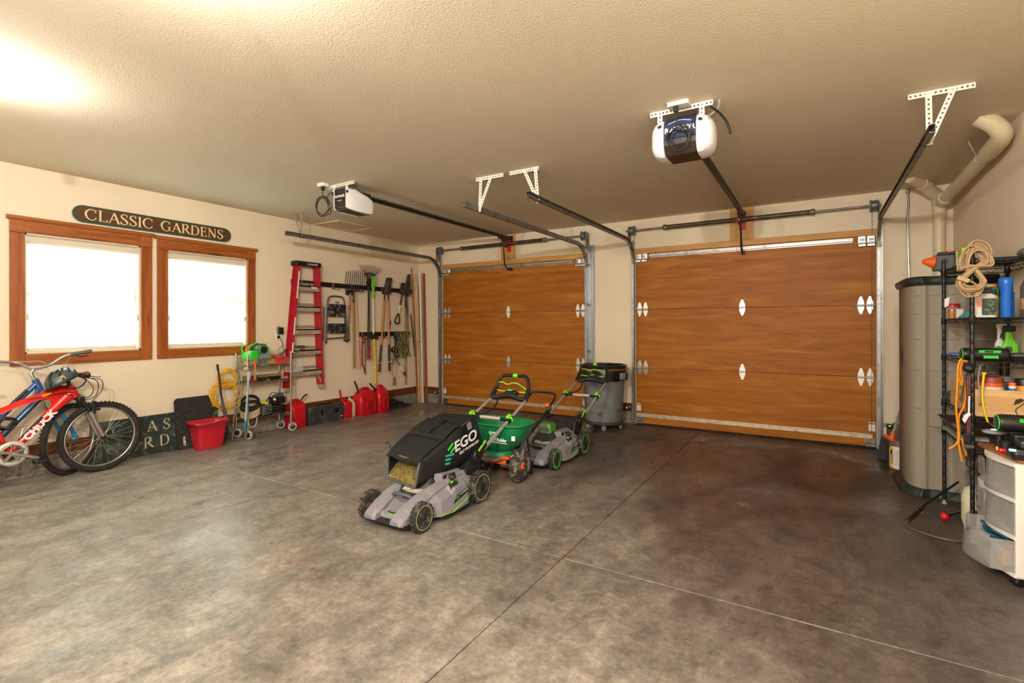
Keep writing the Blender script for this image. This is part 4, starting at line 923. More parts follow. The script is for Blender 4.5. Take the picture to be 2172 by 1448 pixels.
def wire_shelf(x0, x1, y0, y1, z, o, m, n, depth=.028, along='y', zig=True, name='wire_shelf', wr=.0022):
    g = G(); er = .0035
    for zz in (z, z-depth):
        for a, b in (((x0,y0),(x1,y0)), ((x1,y0),(x1,y1)), ((x1,y1),(x0,y1)), ((x0,y1),(x0,y0))): g.cyl((*a, zz), (*b, zz), er, 6)
    if zig:
        for a, b in (((x0,y0),(x1,y0)), ((x1,y0),(x1,y1)), ((x1,y1),(x0,y1)), ((x0,y1),(x0,y0))):
            A, B = Vector((*a, 0)), Vector((*b, 0)); L = (B-A).length; k = max(2, int(L/.045)); P = [(*(A+(B-A)*i/k).xy, z if i % 2 else z-depth) for i in range(k+1)]
            g.tube(P, .0022, 4)
    for i in range(1, n):
        t = i/n
        if along == 'y': g.cyl((x0+(x1-x0)*t, y0, z), (x0+(x1-x0)*t, y1, z), wr, 4)
        else: g.cyl((x0, y0+(y1-y0)*t, z), (x1, y0+(y1-y0)*t, z), wr, 4)
    for t in (.33, .67):
        if along == 'y': g.cyl((x0, y0+(y1-y0)*t, z-.006), (x1, y0+(y1-y0)*t, z-.006), .003, 6)
        else: g.cyl((x0+(x1-x0)*t, y0, z-.006), (x0+(x1-x0)*t, y1, z-.006), .003, 6)
    return obj(name, g, m, o)
wire_shelf(CX0, CX1, CY0, CY1, .705, o, CHROME, 12, .026, 'y'); wire_shelf(CX0, CX1, CY0, CY1, .25, o, CHROME, 12, .026, 'y')
g = G()
for zz in (.995, .90):
    for a, b in (((CX0,CY0),(CX1,CY0)), ((CX1,CY0),(CX1,CY1)), ((CX1,CY1),(CX0,CY1)), ((CX0,CY1),(CX0,CY0))): g.cyl((*a, zz), (*b, zz), .0035, 6)
for i in range(1, 34):
    y = CY0+(CY1-CY0)*i/34
    for x in (CX0, CX1): g.cyl((x, y, .9), (x, y, .995), .0018, 4)
for i in range(1, 14):
    x = CX0+(CX1-CX0)*i/14; g.cyl((x, CY0, .9), (x, CY1, .9), .0022, 4)
    for y in (CY0, CY1): g.cyl((x, y, .9), (x, y, .995), .0018, 4)
obj('top_basket', g, CHROME, o)
obj('push_handle', G().tube(spline([(CX0+.02, CY1, 1.0), (CX0+.02, CY1+.1, 1.1), (CX0+.03, CY1+.22, 1.128), (CX0+.08, CY1+.25, 1.13), (CX1-.06, CY1+.25, 1.13), (CX1-.02, CY1+.22, 1.12), (CX1-.01, CY1+.1, 1.06), (CX1-.01, CY1, .98)], 5), .0115, 8), pm('worn_chrome', '#9A8F7C', .35, .85, .2, 18), o)
o2 = thing('hanging_basket', 'small white wire basket hung on the push-handle end of the utility cart', 'basket', (-6.12, 4.24, .79))
g = G(); bx0, bx1, by0, by1 = -6.2, -6.02, 4.155, 4.32
for zz in (.79, .84, .89, .955):
    for a, b in (((bx0,by0),(bx1,by0)), ((bx1,by0),(bx1,by1)), ((bx1,by1),(bx0,by1)), ((bx0,by1),(bx0,by0))): g.cyl((*a, zz), (*b, zz), .0022, 5)
for i in range(10):
    t = i/9
    for y in (by0, by1): g.cyl((bx0+(bx1-bx0)*t, y, .79), (bx0+(bx1-bx0)*t, y, .955), .0018, 4)
    for x in (bx0, bx1): g.cyl((x, by0+(by1-by0)*t, .79), (x, by0+(by1-by0)*t, .955), .0018, 4)
    g.cyl((bx0, by0+(by1-by0)*t, .79), (bx1, by0+(by1-by0)*t, .79), .0018, 4)
obj('wires', g, WHITEM, o2); obj('hook', G().tube([(bx0+.05, by0, .955), (bx0+.05, by0-.02, .98), (bx0+.05, by0-.03, .95)], .003, 5), WHITEM, o2)
# top basket load
o = thing('battery_blower', 'green and black battery blower lying on top of the utility cart', 'blower', (-6.15, 3.74, .905))
BG = pm('tool_green', '#2FB52E', .4, 0, .08, 6); CH = pm('charcoal', '#26302F', .45, 0, .12, 8)
obj('base', G().loft([rring(.24, .30, .03, .985, -6.16, 3.74), rring(.24, .3, .03, 1.03, -6.16, 3.74), rring(.2, .24, .03, 1.06, -6.16, 3.74)], False, True, False), pm('tool_grey', '#7C8387', .5, 0, .1, 8), o, .004)
obj('side_cover', G().loft([rring(.2, .09, .01, .99, -6.1, 3.61), rring(.2, .13, .02, 1.07, -6.12, 3.64), rring(.12, .09, .02, 1.10, -6.13, 3.67)]), BG, o)
obj('motor_pod', G().lathe([(.06, -.1), (.085, -.08), (.085, .05), (.075, .075)], 8, TM((-6.14, 3.78, 1.105), 0, PI/2, 0) @ Matrix.Rotation(PI/8, 4, 'Z')), CH, o)
obj('green_ring', G().tube([Vector((-6.062, 3.78+.062*math.cos(PI/8+PI/4*i), 1.105+.062*math.sin(PI/8+PI/4*i))) for i in range(8)], .008, 6, True), BG, o)
obj('hub_disc', G().disc((-6.06, 3.78, 1.105), (1, 0, 0), .03, .012), BLACK, o); obj('top_grip', G().tube(spline([(-6.2, 3.62, 1.06), (-6.2, 3.68, 1.15), (-6.2, 3.78, 1.18), (-6.2, 3.86, 1.12)], 5), .016, 8), BG, o)
o = thing('garden_auger', 'lime green spiral garden auger standing in the cart basket', 'auger', (-6.25, 3.60, .91))
stick((-6.25, 3.60, .905), (-6.25, 3.60, 1.2), .006, LIME, o, 'shaft')
g = G(); g.grid(lambda u, v: (-6.25+(.006+.024*v*(1-.5*u))*math.cos(u*9*PI), 3.60+(.006+.024*v*(1-.5*u))*math.sin(u*9*PI), .92+.25*u), 60, 1); obj('spiral', g, LIME, o, 0, .002)
o = thing('marker_flag', 'small orange marker flag on a wire standing in the cart basket', 'flag', (-6.08, 3.6, .905))
stick((-6.08, 3.575, .905), (-6.08, 3.565, 1.19), .0016, STEEL, o, 'wire'); g = G().add([(-6.08, 3.555, 1.18), (-6.08, 3.605, 1.12), (-6.08, 3.54, 1.09)], [(0, 1, 2)]); obj('pennant', g, pm('flag_orange', '#E8842A', .7), o, 0, .001)
obj('plastic_tray', G().loft([rring(.2, .2, .02, .91, -6.14, 4.02), rring(.22, .22, .02, .985, -6.14, 4.02), rring(.2, .2, .02, .985, -6.14, 4.02), rring(.18, .18, .02, .915, -6.14, 4.02)]), REDP, None, label='red plastic tray in the top basket of the utility cart', cat='tray')
obj('dust_pan', G().prism([(-.1, -.03), (.1, -.07), (.12, .05), (-.08, .06)], 0, .018, TM((-6.13, 4.0, 1.0), .12, .15, .2)), REDP, None, bevel=.005, label='flat red dustpan lying across the top of the utility cart', cat='dustpan')
rnd = random.Random(8)
def squiggle(name, c, m, label, cat, n=5, r=.05, th=.006, seed=1, h=.03, group=None):
    rd = random.Random(seed); P = [(c[0]+rd.uniform(-r, r), c[1]+rd.uniform(-r, r)*1.3, c[2]+rd.uniform(0, h)) for _ in range(n*3)]
    return obj(name, G().tube(spline(P, 5), th, 6), m, None, label=label, cat=cat, group=group)
squiggle('rope_bundle', (-6.09, 3.88, .915), pm('neon_rope', '#C9C92C', .7, 0, .2, 40), 'tangled yellow cord in the front of the cart basket', 'cord', 5, .04, .006, 2, .08)
squiggle('blue_strap', (-6.09, 3.95, .93), pm('strap_blue', '#5F83C4', .7, 0, .1, 20), 'small bundled blue strap in the cart basket', 'strap', 3, .03, .008, 3, .06)
squiggle('zip_ties', (-6.10, 3.66, .91), WHITE, 'white plastic ties tangled at the near end of the cart basket', 'cable ties', 5, .06, .0035, 4, .1)
obj('seed_packets', G().box(-6.22, -6.14, 3.6, 3.68, .91, 1.01), pm('packet', '#D8B98C', .7, 0, .3, 30), None, bevel=.003, label='tan seed packets standing in the cart basket', cat='packet')
obj('wire_bundle', G().tube(spline(loops((-6.1, 3.8, .94), .035, 4, (.4, 0, 1), .004, 6, 1.5, .02), 3), .006, 6), pm('grey_green_wire', '#6F8A80', .6, 0, .2, 30), None, label='grey green wire bundle under the blower in the cart basket', cat='wire')
o = thing('hand_trowel', 'orange-handled hand trowel hanging through the cart basket', 'trowel', (-6.015, 3.63, .74)); stick((-6.012, 3.625, .995), (-6.012, 3.63, .90), .013, ORANGE, o); obj('blade', G().box(-6.015, -6.009, 3.617, 3.643, .735, .9), pm('trowel_wood', '#B98A58', .6), o, .003)
# middle shelf load
obj('cardboard_sheet', G().box(-6.27, -6.13, 3.62, 4.08, .708, .77), pm('olive_card', '#8C7A4C', .8, 0, .15, 9), None, bevel=.003, label='long flat tan box on the middle shelf of the cart', cat='box')
o = thing('toy_truck_axle', 'pair of black rubber wheels on the middle shelf of the cart', 'wheels', (-6.06, 3.72, .708))
for y in (3.72, 3.775): obj('wheel', G().lathe([(.012, -.015), (.027, -.013), (.027, .013), (.012, .015)], 18, axm((-6.06, y, .736), (-5.0, y, .736))[0]), BLACKR, o)
obj('axle', G().box(-6.12, -6.075, 3.70, 3.79, .72, .75), STEEL, o)
obj('drill_case', G().box(-6.1, -6.04, 3.58, 3.68, .708, .775), GREYP, None, bevel=.012, label='small grey cylinder tool at the near end of the cart middle shelf', cat='tool')
obj('red_clamp', G().tube([(-6.035, 3.585, .722), (-6.035, 3.62, .73), (-6.035, 3.66, .72)], .013, 8), REDP, None, label='small red clamp on the cart middle shelf front edge', cat='clamp')
squiggle('brass_fitting', (-6.06, 3.86, .716), pm('brass_dull', '#A8904A', .5, .5, .2, 20), 'small brass hose fittings on the cart middle shelf', 'fitting', 2, .03, .008, 9, .01)
squiggle('twine_hank', (-6.06, 4.08, .716), pm('twine', '#C9B98C', .8, 0, .2, 60), 'pale twine hank at the handle end of the cart middle shelf', 'twine', 4, .035, .007, 12, .02)
obj('black_tool', G().cyl((-6.09, 3.85, .735), (-6.1, 4.02, .735), .022, 10), BLACK, None, label='black cylindrical tool lying on the cart middle shelf', cat='tool')
# bottom shelf load
GH = pm('hose_tan', '#B8A586', .6, 0, .15, 30)
o = thing('garden_hose', 'black and tan garden hose coiled on the bottom shelf of the cart', 'hose', (-6.13, 3.62, .255))
for i in range(6): obj('coil', G().torus((-6.13, 3.635, .30+.022*i), (.25, -.5, 1), .115, .010, 28, 8, 1.0, .8), GH if i < 4 else BLACKR, o)
obj('upper_coil', G().tube(spline(loops((-6.13, 3.64, .44), .10, 3, (1, -.5, .2), .009, 31, .75, .02), 3), .009, 8), BLACKR, o)
obj('tail', G().tube(spline([(-6.04, 3.56, .29), (-6.0, 3.535, .2), (-5.995, 3.57, .155), (-6.0, 3.63, .17), (-6.02, 3.66, .26)], 5), .007, 8), GH, o)
o = thing('pressure_pump', 'black and grey motor pump on the bottom shelf of the cart', 'pump', (-6.12, 3.83, .255))
obj('body', G().box(-6.2, -6.05, 3.75, 3.89, .255, .40), GREYP, o, .02); obj('cover', G().box(-6.049, -6.036, 3.765, 3.875, .30, .385), pm('pump_face', '#5E6063', .4, 0, .1, 8), o, .006)
for z in (.31, .335, .36): obj('vent', G().box(-6.036, -6.033, 3.775, 3.865, z, z+.01), BLACK, o)
obj('foot_fin', G().box(-6.2, -6.04, 3.76, 3.88, .252, .27), BLACK, o)
o = thing('hose_bundle', 'thick black hose wound flat under the compressor on the cart bottom shelf', 'hose', (-6.14, 4.0, .255))
for i in range(5): obj('coil', G().torus((-6.15, 4.0, .268+.022*i), (.0, .1*(-1)**i, 1), .095, .011, 26, 8, .95, 1.25), BLACKR, o)
o = thing('air_compressor', 'small black inflator with metal barrel lying on the hose bundle', 'inflator', (-6.14, 4.0, .375))
obj('body', G().box(-6.21, -6.07, 3.93, 4.09, .385, .47), BLACK, o, .008); obj('barrel', G().cyl((-6.1, 3.93, .485), (-6.1, 4.07, .495), .025, 12), GALVD, o); obj('gauge', G().disc((-6.065, 3.925, .45), (1, 0, 0), .015, .02), WHITE, o)
obj('guard', G().tube([(-6.06, 3.93, .39), (-6.06, 3.93, .515), (-6.06, 4.09, .53), (-6.06, 4.09, .39)], .005, 6), BLACK, o)
obj('hose', G().tube(spline([(-6.1, 4.0, .52), (-6.15, 3.95, .53), (-6.1, 3.88, .5), (-6.06, 3.80, .43)], 5), .005, 6), BLACK, o)
g = G(); g.grid(lambda u, v: (-6.12+.05*u+.01*math.sin(9*v), 3.755+.09*v, .405+.05*math.sin(PI*u)*(1-.5*v)+.012*math.sin(7*u+5*v)), 8, 8); obj('neon_cloth', g, pm('neon_cloth', '#B9D416', .8, 0, .1, 20), None, solid=.003, label='neon yellow-green cloth draped on the cart pump', cat='cloth')
# poles leaning on the cart
o = thing('extension_pole', 'pale blue extension pole with teal grip leaning on the front of the cart', 'pole', (-5.985, 3.5, .12))
stick((-6.0, 3.545, .86), (-5.985, 3.49, .24), .012, pm('pole_blue', '#9FB7C6', .5, .2, .2, 18), o); stick((-5.985, 3.491, .245), (-5.982, 3.48, .13), .016, pm('teal_grip', '#17788A', .5), o, 'grip'); obj('head', G().ball((-6.0, 3.51, .88), .028, 12, 8, (1, 1.3, .9)), pm('tan_head', '#B4A88C', .6), o); obj('neck', G().tube(spline([(-6.0, 3.525, .87), (-5.995, 3.55, .83), (-5.998, 3.545, .75)], 4), .012, 8), pm('tan_head', '#B4A88C'), o)
o = thing('grabber_pole', 'thin bent grey pole standing at the near end of the cart', 'pole', (-6.1, 3.43, .0))
obj('tube', G().tube(spline([(-6.13, 3.46, .94), (-6.12, 3.485, .84), (-6.11, 3.48, .7), (-6.1, 3.43, .45), (-6.1, 3.40, .15), (-6.1, 3.395, .01)], 5), .009, 8), GALVD, o)
# ------------------------------------------------------------------ gas cans
def gas_can(label, cx, cy, w_, d_, h_, style, nozzle, m=None):
    m = m or REDP; o = thing('gas_can', label, 'gas can', (cx, cy, 0), group=None)
    r = min(w_, d_)*.22; g = G()
    ks = {0: ((0, .94, .94), (.03, 1, 1), (.68, 1, 1), (.8, .96, .92), (.9, .8, .7), (.93, .6, .5)), 1: ((0, .9, .92), (.06, 1, 1), (.55, 1, 1), (.7, .95, .9), (.85, .8, .62), (.92, .66, .42)), 2: ((0, .94, .94), (.04, 1, 1), (.78, 1, 1), (.88, .94, .9), (.94, .8, .7))}[style]
    rings = [rring(d_*kd, w_*kw, r*min(kw, kd), h_*z, cx, cy, 5) for z, kw, kd in ks]
    g.loft(rings, False, True, True); obj('tank', g, m, o)
    hx = d_*.0; z0 = h_*.86
    obj('handle', G().tube(spline([(cx+hx, cy-w_*.28, z0), (cx+hx, cy-w_*.2, h_*.985), (cx+hx, cy+w_*.12, h_*1.0), (cx+hx, cy+w_*.3, z0)], 6), min(.024, d_*.11), 10), m, o)
    if style == 1:
        x = cx+d_/2+.001; zc, hh, ww = h_*.36, h_*.4, w_*.42
        pts = [(x, cy+w_*.1+a, zc+b) for a, b in rrect(ww, hh, .03, 4)]
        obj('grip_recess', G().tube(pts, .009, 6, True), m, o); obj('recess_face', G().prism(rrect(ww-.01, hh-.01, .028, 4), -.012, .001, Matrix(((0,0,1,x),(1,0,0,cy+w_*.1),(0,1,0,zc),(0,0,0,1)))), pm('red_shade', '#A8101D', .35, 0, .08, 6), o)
    ny = cy-w_*.34 if nozzle[0] < 0 else cy+w_*.3
    P = [(cx, ny, z0-.02)]+[(cx+a, ny+b, z0+c) for a, b, c in nozzle[1]]
    obj('cap', G().cyl((cx, ny, z0-.035), (cx, ny+nozzle[1][0][1]*.3, z0+.02), .026, 12), BLACK, o)
    obj('spout', G().tube(spline(P, 4), nozzle[2], 8), nozzle[3], o)
    return o
gas_can('large upright red gas can with a bent black spout standing behind the utility cart', -6.21, 4.335, .24, .2, .375, 0, (1, [(0, .02, .04), (.01, .05, .09), (.02, .1, .12)], .011, BLACK))
gas_can('small red gas can with an upright red spout between the toolbox and cream jug', -6.21, 5.19, .165, .17, .27, 2, (-1, [(0, -.01, .05), (0, -.03, .12), (0, -.045, .2)], .014, REDP))
gas_can('wide round-shouldered red gas can with a long straight black spout and moulded grip recess', -6.17, 5.54, .355, .24, .41, 1, (-1, [(0, -.02, .06), (0, -.05, .13), (0, -.08, .19)], .013, BLACK))
gas_can('red gas can with a curved black spout next to the tangled chain pile', -6.15, 5.85, .25, .24, .42, 1, (-1, [(0, -.04, .04), (0, -.09, .08), (0, -.13, .12)], .013, BLACK))
o = thing('oil_jug', 'cream plastic jug standing between two red gas cans', 'jug', (-6.23, 5.318, 0))
obj('bottle', G().loft([rring(.13, .07, .02, 0, -6.23, 5.318), rring(.14, .075, .02, .02, -6.23, 5.318), rring(.14, .075, .02, .2, -6.23, 5.318), rring(.09, .06, .02, .255, -6.23, 5.308), rring(.04, .04, .015, .275, -6.23, 5.293)]), pm('cream_jug', '#D6C8A6', .5), o)
obj('cap', G().cyl((-6.23, 5.293, .273), (-6.23, 5.293, .3), .02, 12), pm('cream_jug', '#D6C8A6'), o)
for i in range(3): obj('rib', G().cyl((-6.159, 5.293+.022*i, .02), (-6.159, 5.293+.022*i, .2), .004, 6), pm('cream_jug', '#D6C8A6'), o)
# ------------------------------------------------------------------ toolbox
TBX = pm('toolbox_black', '#303439', .55, 0, .15, 9, 0, 0, .4, ('#6A6862', .3, 16))
o = thing('toolbox', 'black plastic toolbox with two latches on the floor between red gas cans', 'toolbox', (-6.2, 4.78, 0))
obj('base', G().loft([rring(.2, .58, .015, 0, -6.205, 4.78), rring(.225, .62, .015, .165, -6.205, 4.78)], False, True, False), TBX, o, .006)
obj('lid', G().loft([rring(.235, .635, .018, .165, -6.205, 4.78), rring(.235, .635, .018, .195, -6.205, 4.78), rring(.2, .6, .03, .245, -6.205, 4.78)], False, True, False), TBX, o, .006)
for y in (4.67, 4.93): obj('latch', G().box(-6.09, -6.075, y-.022, y+.022, .13, .205), BLACK, o, .004)
obj('handle', G().tube([(-6.205, 4.66, .24), (-6.205, 4.68, .262), (-6.205, 4.88, .262), (-6.205, 4.90, .24)], .011, 8), BLACK, o)
obj('badge', G().prism([(-.025, 0), (-.005, .014), (.003, .006), (.012, .012), (.025, 0)], 0, .001, Matrix(((0,0,1,-6.0935),(1,0,0,5.02),(0,1,0,.06),(0,0,0,1)))), OWHITE, o)
# ------------------------------------------------------------------ pile of chain
CHN = pm('chain_dark', '#3B352D', .6, .5, .35, 40, 0, 0, .4, ('#6D5F48', .3, 30))
rnd = random.Random(11); g = G()
for i in range(150):
    y = rnd.uniform(6.02, 6.5); m_ = max(.02, .19*(1-abs(y-6.12)/.42)); x = rnd.uniform(-6.30, -6.1); z = rnd.uniform(.012, m_)
    g.torus((x, y, z), (rnd.uniform(-1, 1), rnd.uniform(-1, 1), rnd.uniform(-1, 1)), .022, .0055, 10, 5, 1, 1.5)
obj('tyre_chains', g, CHN, None, label='tangled heap of dark chain on the floor beside the gas cans', cat='chains', kind='stuff')
# ================================================================== bicycles
TYRE = pm('tyre', '#272422', .8, 0, .25, 25, 0, 0, .3, ('#4A443C', .3, 30)); RIM = pm('rim_alloy', '#A9A5A0', .3, .85, .1, 12)
def bike_wheel(o, c, ax, R, spokes=28, tr=.026):
    """wheel group: tyre, tread blocks, rim, spokes and hub as parts"""
    c = Vector(c); ax = Vector(ax).normalized(); M = Matrix.Translation(c) @ ax.to_track_quat('Z', 'Y').to_matrix().to_4x4()
    ty = obj('tyre', G().tube([M @ Vector(((R-tr)*math.cos(t), (R-tr)*math.sin(t), 0)) for t in [2*PI*i/56 for i in range(56)]], tr, 10, True), TYRE, o)
    g = G(); n = 64
    for i in range(n):
        for s in (-1, 0, 1):
            t = 2*PI*(i+(.5 if s else 0))/n; rr = R-tr+(tr+.001)*math.cos(s*.85); zz = tr*math.sin(s*.85)
            g.box(-.0045, .0045, -.007, .007, -.0065, .0065, M @ Matrix.Rotation(t, 4, 'Z') @ Matrix.Translation((rr, 0, zz)))
    obj('tread', g, TYRE, ty, kind='stuff')
    pr = [(R-2*tr-.012, -.011), (R-2*tr+.006, -.012), (R-2*tr+.006, .012), (R-2*tr-.012, .011)]
    g = G(); nn = 56; rings = [[tuple(M @ Vector((r*math.cos(2*PI*i/nn), r*math.sin(2*PI*i/nn), z))) for r, z in pr] for i in range(nn)]; g.loft(rings, True, False, True); rm = obj('rim', g, RIM, o)
    g = G()
    for i in range(spokes):
        t = 2*PI*i/spokes; s = 1 if i % 2 else -1; t2 = t+(.9 if (i//2) % 2 else -.9)
        g.cyl(M @ Vector((.02*math.cos(t2), .02*math.sin(t2), s*.028)), M @ Vector(((R-2*tr-.008)*math.cos(t), (R-2*tr-.008)*math.sin(t), 0)), .0013, 4)
    obj('spokes', g, CHROME, rm, kind='stuff')
    hb = obj('hub', G().lathe([(.008, -.055), (.008, -.035), (.026, -.03), (.014, -.02), (.014, .02), (.026, .03), (.008, .035), (.008, .055)], 12, M), RIM, o)
    return M
BX = -5.97
def bp(y, z, dx=0): return (BX+dx, y, z)
RF = pm('bike_red', '#D11A1C', .25, 0, .06, 5, coat=.5)
o = thing('mountain_bike', 'red mountain bike with white CHUCK lettering leaning in front of the blue bike', 'bicycle', (BX, 1.5, 0))
bike_wheel(o, bp(2.04, .338), (1, .04, 0), .338); bike_wheel(o, bp(.985, .338), (1, 0, 0), .338)
fr = obj('frame', G().tube(spline([bp(1.80, .855), bp(1.845, .75)], 3), .033, 14)
     .loft([[bp(y+a*.5, z+b*.9, c) for a, b, c in [(math.cos(q)*h*.45, math.sin(q)*h, wx*math.cos(q+PI/2)) for q in [2*PI*i/14 for i in range(14)]]] for y, z, h, wx in ((1.26, .655, .024, .02), (1.45, .735, .026, .022), (1.62, .79, .03, .025), (1.74, .825, .045, .028), (1.81, .81, .055, .03))]), RF, o)
g = G(); pth = [(1.40, .325), (1.52, .46), (1.64, .605), (1.72, .69), (1.79, .765), (1.83, .79)]
rings = []
for i, (y, z) in enumerate(pth):
    d = Vector((0, 1, 1.15)).normalized(); nrm = Vector((0, -d.z, d.y)); h = (.03, .032, .034, .038, .05, .05)[i]
    rings.append([Vector(bp(y, z))+nrm*h*math.cos(q)+Vector((1, 0, 0))*.026*math.sin(q) for q in [2*PI*j/14 for j in range(14)]])
dt = obj('down_tube', g.loft(rings), RF, o)
g = G(); g.loft([[bp(*p) for p in ((1.66, .735), (1.72, .69), (1.80, .75), (1.80, .81), (1.72, .80))]]*1+[]) if False else None
obj('gusset', G().prism([(1.60, .765), (1.67, .73), (1.655, .66), (1.63, .62), (1.80, .76), (1.80, .83), (1.70, .81)], -.012, .012, Matrix(((0,0,1,BX),(1,0,0,0),(0,1,0,0),(0,0,0,1)))), RF, o, .006)
obj('seat_tube', G().cyl(bp(1.39, .33), bp(1.24, .70), .018, 12), RF, o); obj('seat_post', G().cyl(bp(1.245, .69), bp(1.18, .87), .013, 10), STEEL, o)
obj('saddle', G().loft([[bp(y+.0, z+b, a) for a, b in rrect(w_, .03, .012, 3)] for y, z, w_ in ((1.02, .895, .13), (1.08, .905, .15), (1.2, .9, .06), (1.3, .895, .035))]), BLACK, o)
for s in (-1, 1):
    obj('chain_stay', G().tube([bp(1.38, .33, s*.03), bp(1.2, .335, s*.055), bp(.99, .338, s*.06)], .01, 8), RF, o); obj('seat_stay', G().tube([bp(1.26, .66, s*.02), bp(1.15, .53, s*.055), bp(.99, .345, s*.062)], .008, 8), RF, o)
    obj('fork_stanchion', G().cyl(bp(1.862, .735, s*.062), bp(1.95, .575, s*.062), .016, 10), BLACK, o); obj('fork_leg', G().cyl(bp(1.935, .60, s*.062), bp(2.035, .345, s*.062), .021, 12, .017), pm('fork_silver', '#A49B98', .35, .6, .1, 12), o); obj('dropout', G().ball(bp(2.037, .342, s*.062), .022), BLACK, o)
obj('fork_crown', G().box(BX-.085, BX+.085, 1.835, 1.89, .715, .755), BLACK, o, .012)
obj('brake_arch', G().tube(spline([bp(1.93, .61, -.06), bp(1.945, .66, -.04), bp(1.95, .675, 0), bp(1.945, .66, .04), bp(1.93, .61, .06)], 4), .009, 8), BLACK, o)
obj('brake_arm', G().box(BX+.05, BX+.075, 1.945, 1.975, .57, .70), BLACK, o, .006); obj('brake_pad', G().box(BX+.03, BX+.05, 1.955, 2.02, .60, .62), BLACKR, o, .004)
obj('stem', G().tube([bp(1.80, .85), bp(1.785, .92), bp(1.85, .965)], .017, 10), BLACK, o)
obj('handlebar', G().tube(spline([bp(1.83, .98, -.30), bp(1.85, .975, -.15), bp(1.855, .967, 0), bp(1.85, .975, .15), bp(1.83, .985, .3)], 5), .012, 10), BLACK, o)
obj('grip', G().cyl(bp(1.845, .977, .2), bp(1.83, .988, .32), .017, 12), pm('grip_maroon', '#6B2A2C', .7), o); obj('grip', G().cyl(bp(1.845, .975, -.2), bp(1.83, .983, -.32), .017, 12), pm('grip_maroon', '#6B2A2C'), o)
obj('shifter', G().box(BX+.12, BX+.19, 1.83, 1.9, .935, .985), BLACK, o, .012); obj('brake_lever', G().tube(spline([bp(1.87, .955, .14), bp(1.92, .945, .18), bp(1.94, .945, .27)], 4), .006, 6), CHROME, o)
for i, P in enumerate(([bp(1.88, .94, .13), bp(1.98, .88, .1), bp(1.97, .74, .07), bp(1.87, .72, .02), bp(1.80, .78, .03)], [bp(1.88, .93, .13), bp(2.0, .9, .12), bp(2.02, .8, .08), bp(1.955, .70, .06)], [bp(1.87, .93, .15), bp(1.93, .82, .15), bp(1.90, .74, .08), bp(1.79, .80, .035), bp(1.5, .765, .025)])): obj('cable', G().tube(spline(P, 5), .0035, 6), BLACK, o)
BC = (1.395, .318)
obj('chainring', G().lathe([(.075, .0), (.098, -.003), (.104, 0), (.098, .003), (.075, .003)], 36, axm(bp(*BC, .05), bp(*BC, 1))[0], cap=False), pm('ring_white', '#D9D3CE', .35, .4, .06, 10), o)
g = G()
for i in range(40):
    t = 2*PI*i/40; g.box(-.003, .003, -.004, .004, -.0015, .0015, axm(bp(*BC, .05), bp(*BC, 1))[0] @ Matrix.Rotation(t, 4, 'Z') @ Matrix.Translation((.106, 0, 0)))
obj('teeth', g, pm('ring_white', '#D9D3CE'), o, kind='stuff')
obj('inner_ring', G().torus(bp(*BC, .045), (1, 0, 0), .066, .006, 32, 6), RIM, o)
for i in range(5):
    t = 2*PI*i/5+.3; obj('spider_arm', G().bar(bp(*BC, .054), bp(BC[0]+.085*math.cos(t), BC[1]+.085*math.sin(t), .052), .006, .022), RIM, o)
obj('crank_arm', G().bar(bp(*BC, .068), bp(BC[0]+.165, BC[1]-.07, .075), .014, .026), RIM, o, .004); obj('crank_arm', G().bar(bp(*BC, -.068), bp(BC[0]-.165, BC[1]+.07, -.075), .014, .026), RIM, o, .004)
obj('pedal', G().box(BX+.08, BX+.17, BC[0]+.12, BC[0]+.2, BC[1]-.11, BC[1]-.075), BLACK, o, .008); obj('pedal', G().box(BX-.17, BX-.08, BC[0]-.2, BC[0]-.12, BC[1]+.055, BC[1]+.09), BLACK, o, .008)
obj('chain', G().tube(spline([bp(1.40, .42, .045), bp(1.2, .40, .05), bp(1.0, .38, .055), bp(.97, .338, .055), bp(1.0, .29, .055), bp(1.2, .25, .05), bp(1.38, .215, .045)], 4), .006, 6), STEEL, o)
obj('derailleur', G().box(BX+.05, BX+.07, .97, 1.03, .18, .3), BLACK, o, .008)
obj('cable_lock', G().tube(spline(loops(bp(1.37, .58, .04), .055, 4, (1, 0, 0), .007, 41, .8, .012), 3), .008, 6), BLACK, o); obj('pump', G().cyl(bp(1.44, .40, .0), bp(1.60, .60, .035), .01, 8), BLACK, o)
M = Matrix.Translation(bp(1.585, .53, .030)) @ Matrix.Rotation(PI/2, 4, 'Z') @ Matrix.Rotation(PI/2, 4, 'X') @ Matrix.Rotation(math.atan2(1.12, 1), 4, 'Z')
text('CHUCK', .075, M, OWHITE, o, bold=.004, sx=1.12)
text('GARY', .026, Matrix.Translation(bp(1.63, .795, .030)) @ Matrix.Rotation(PI/2, 4, 'Z') @ Matrix.Rotation(PI/2, 4, 'X') @ Matrix.Rotation(.3, 4, 'Z'), YEL, o, 'decal', bold=.001)
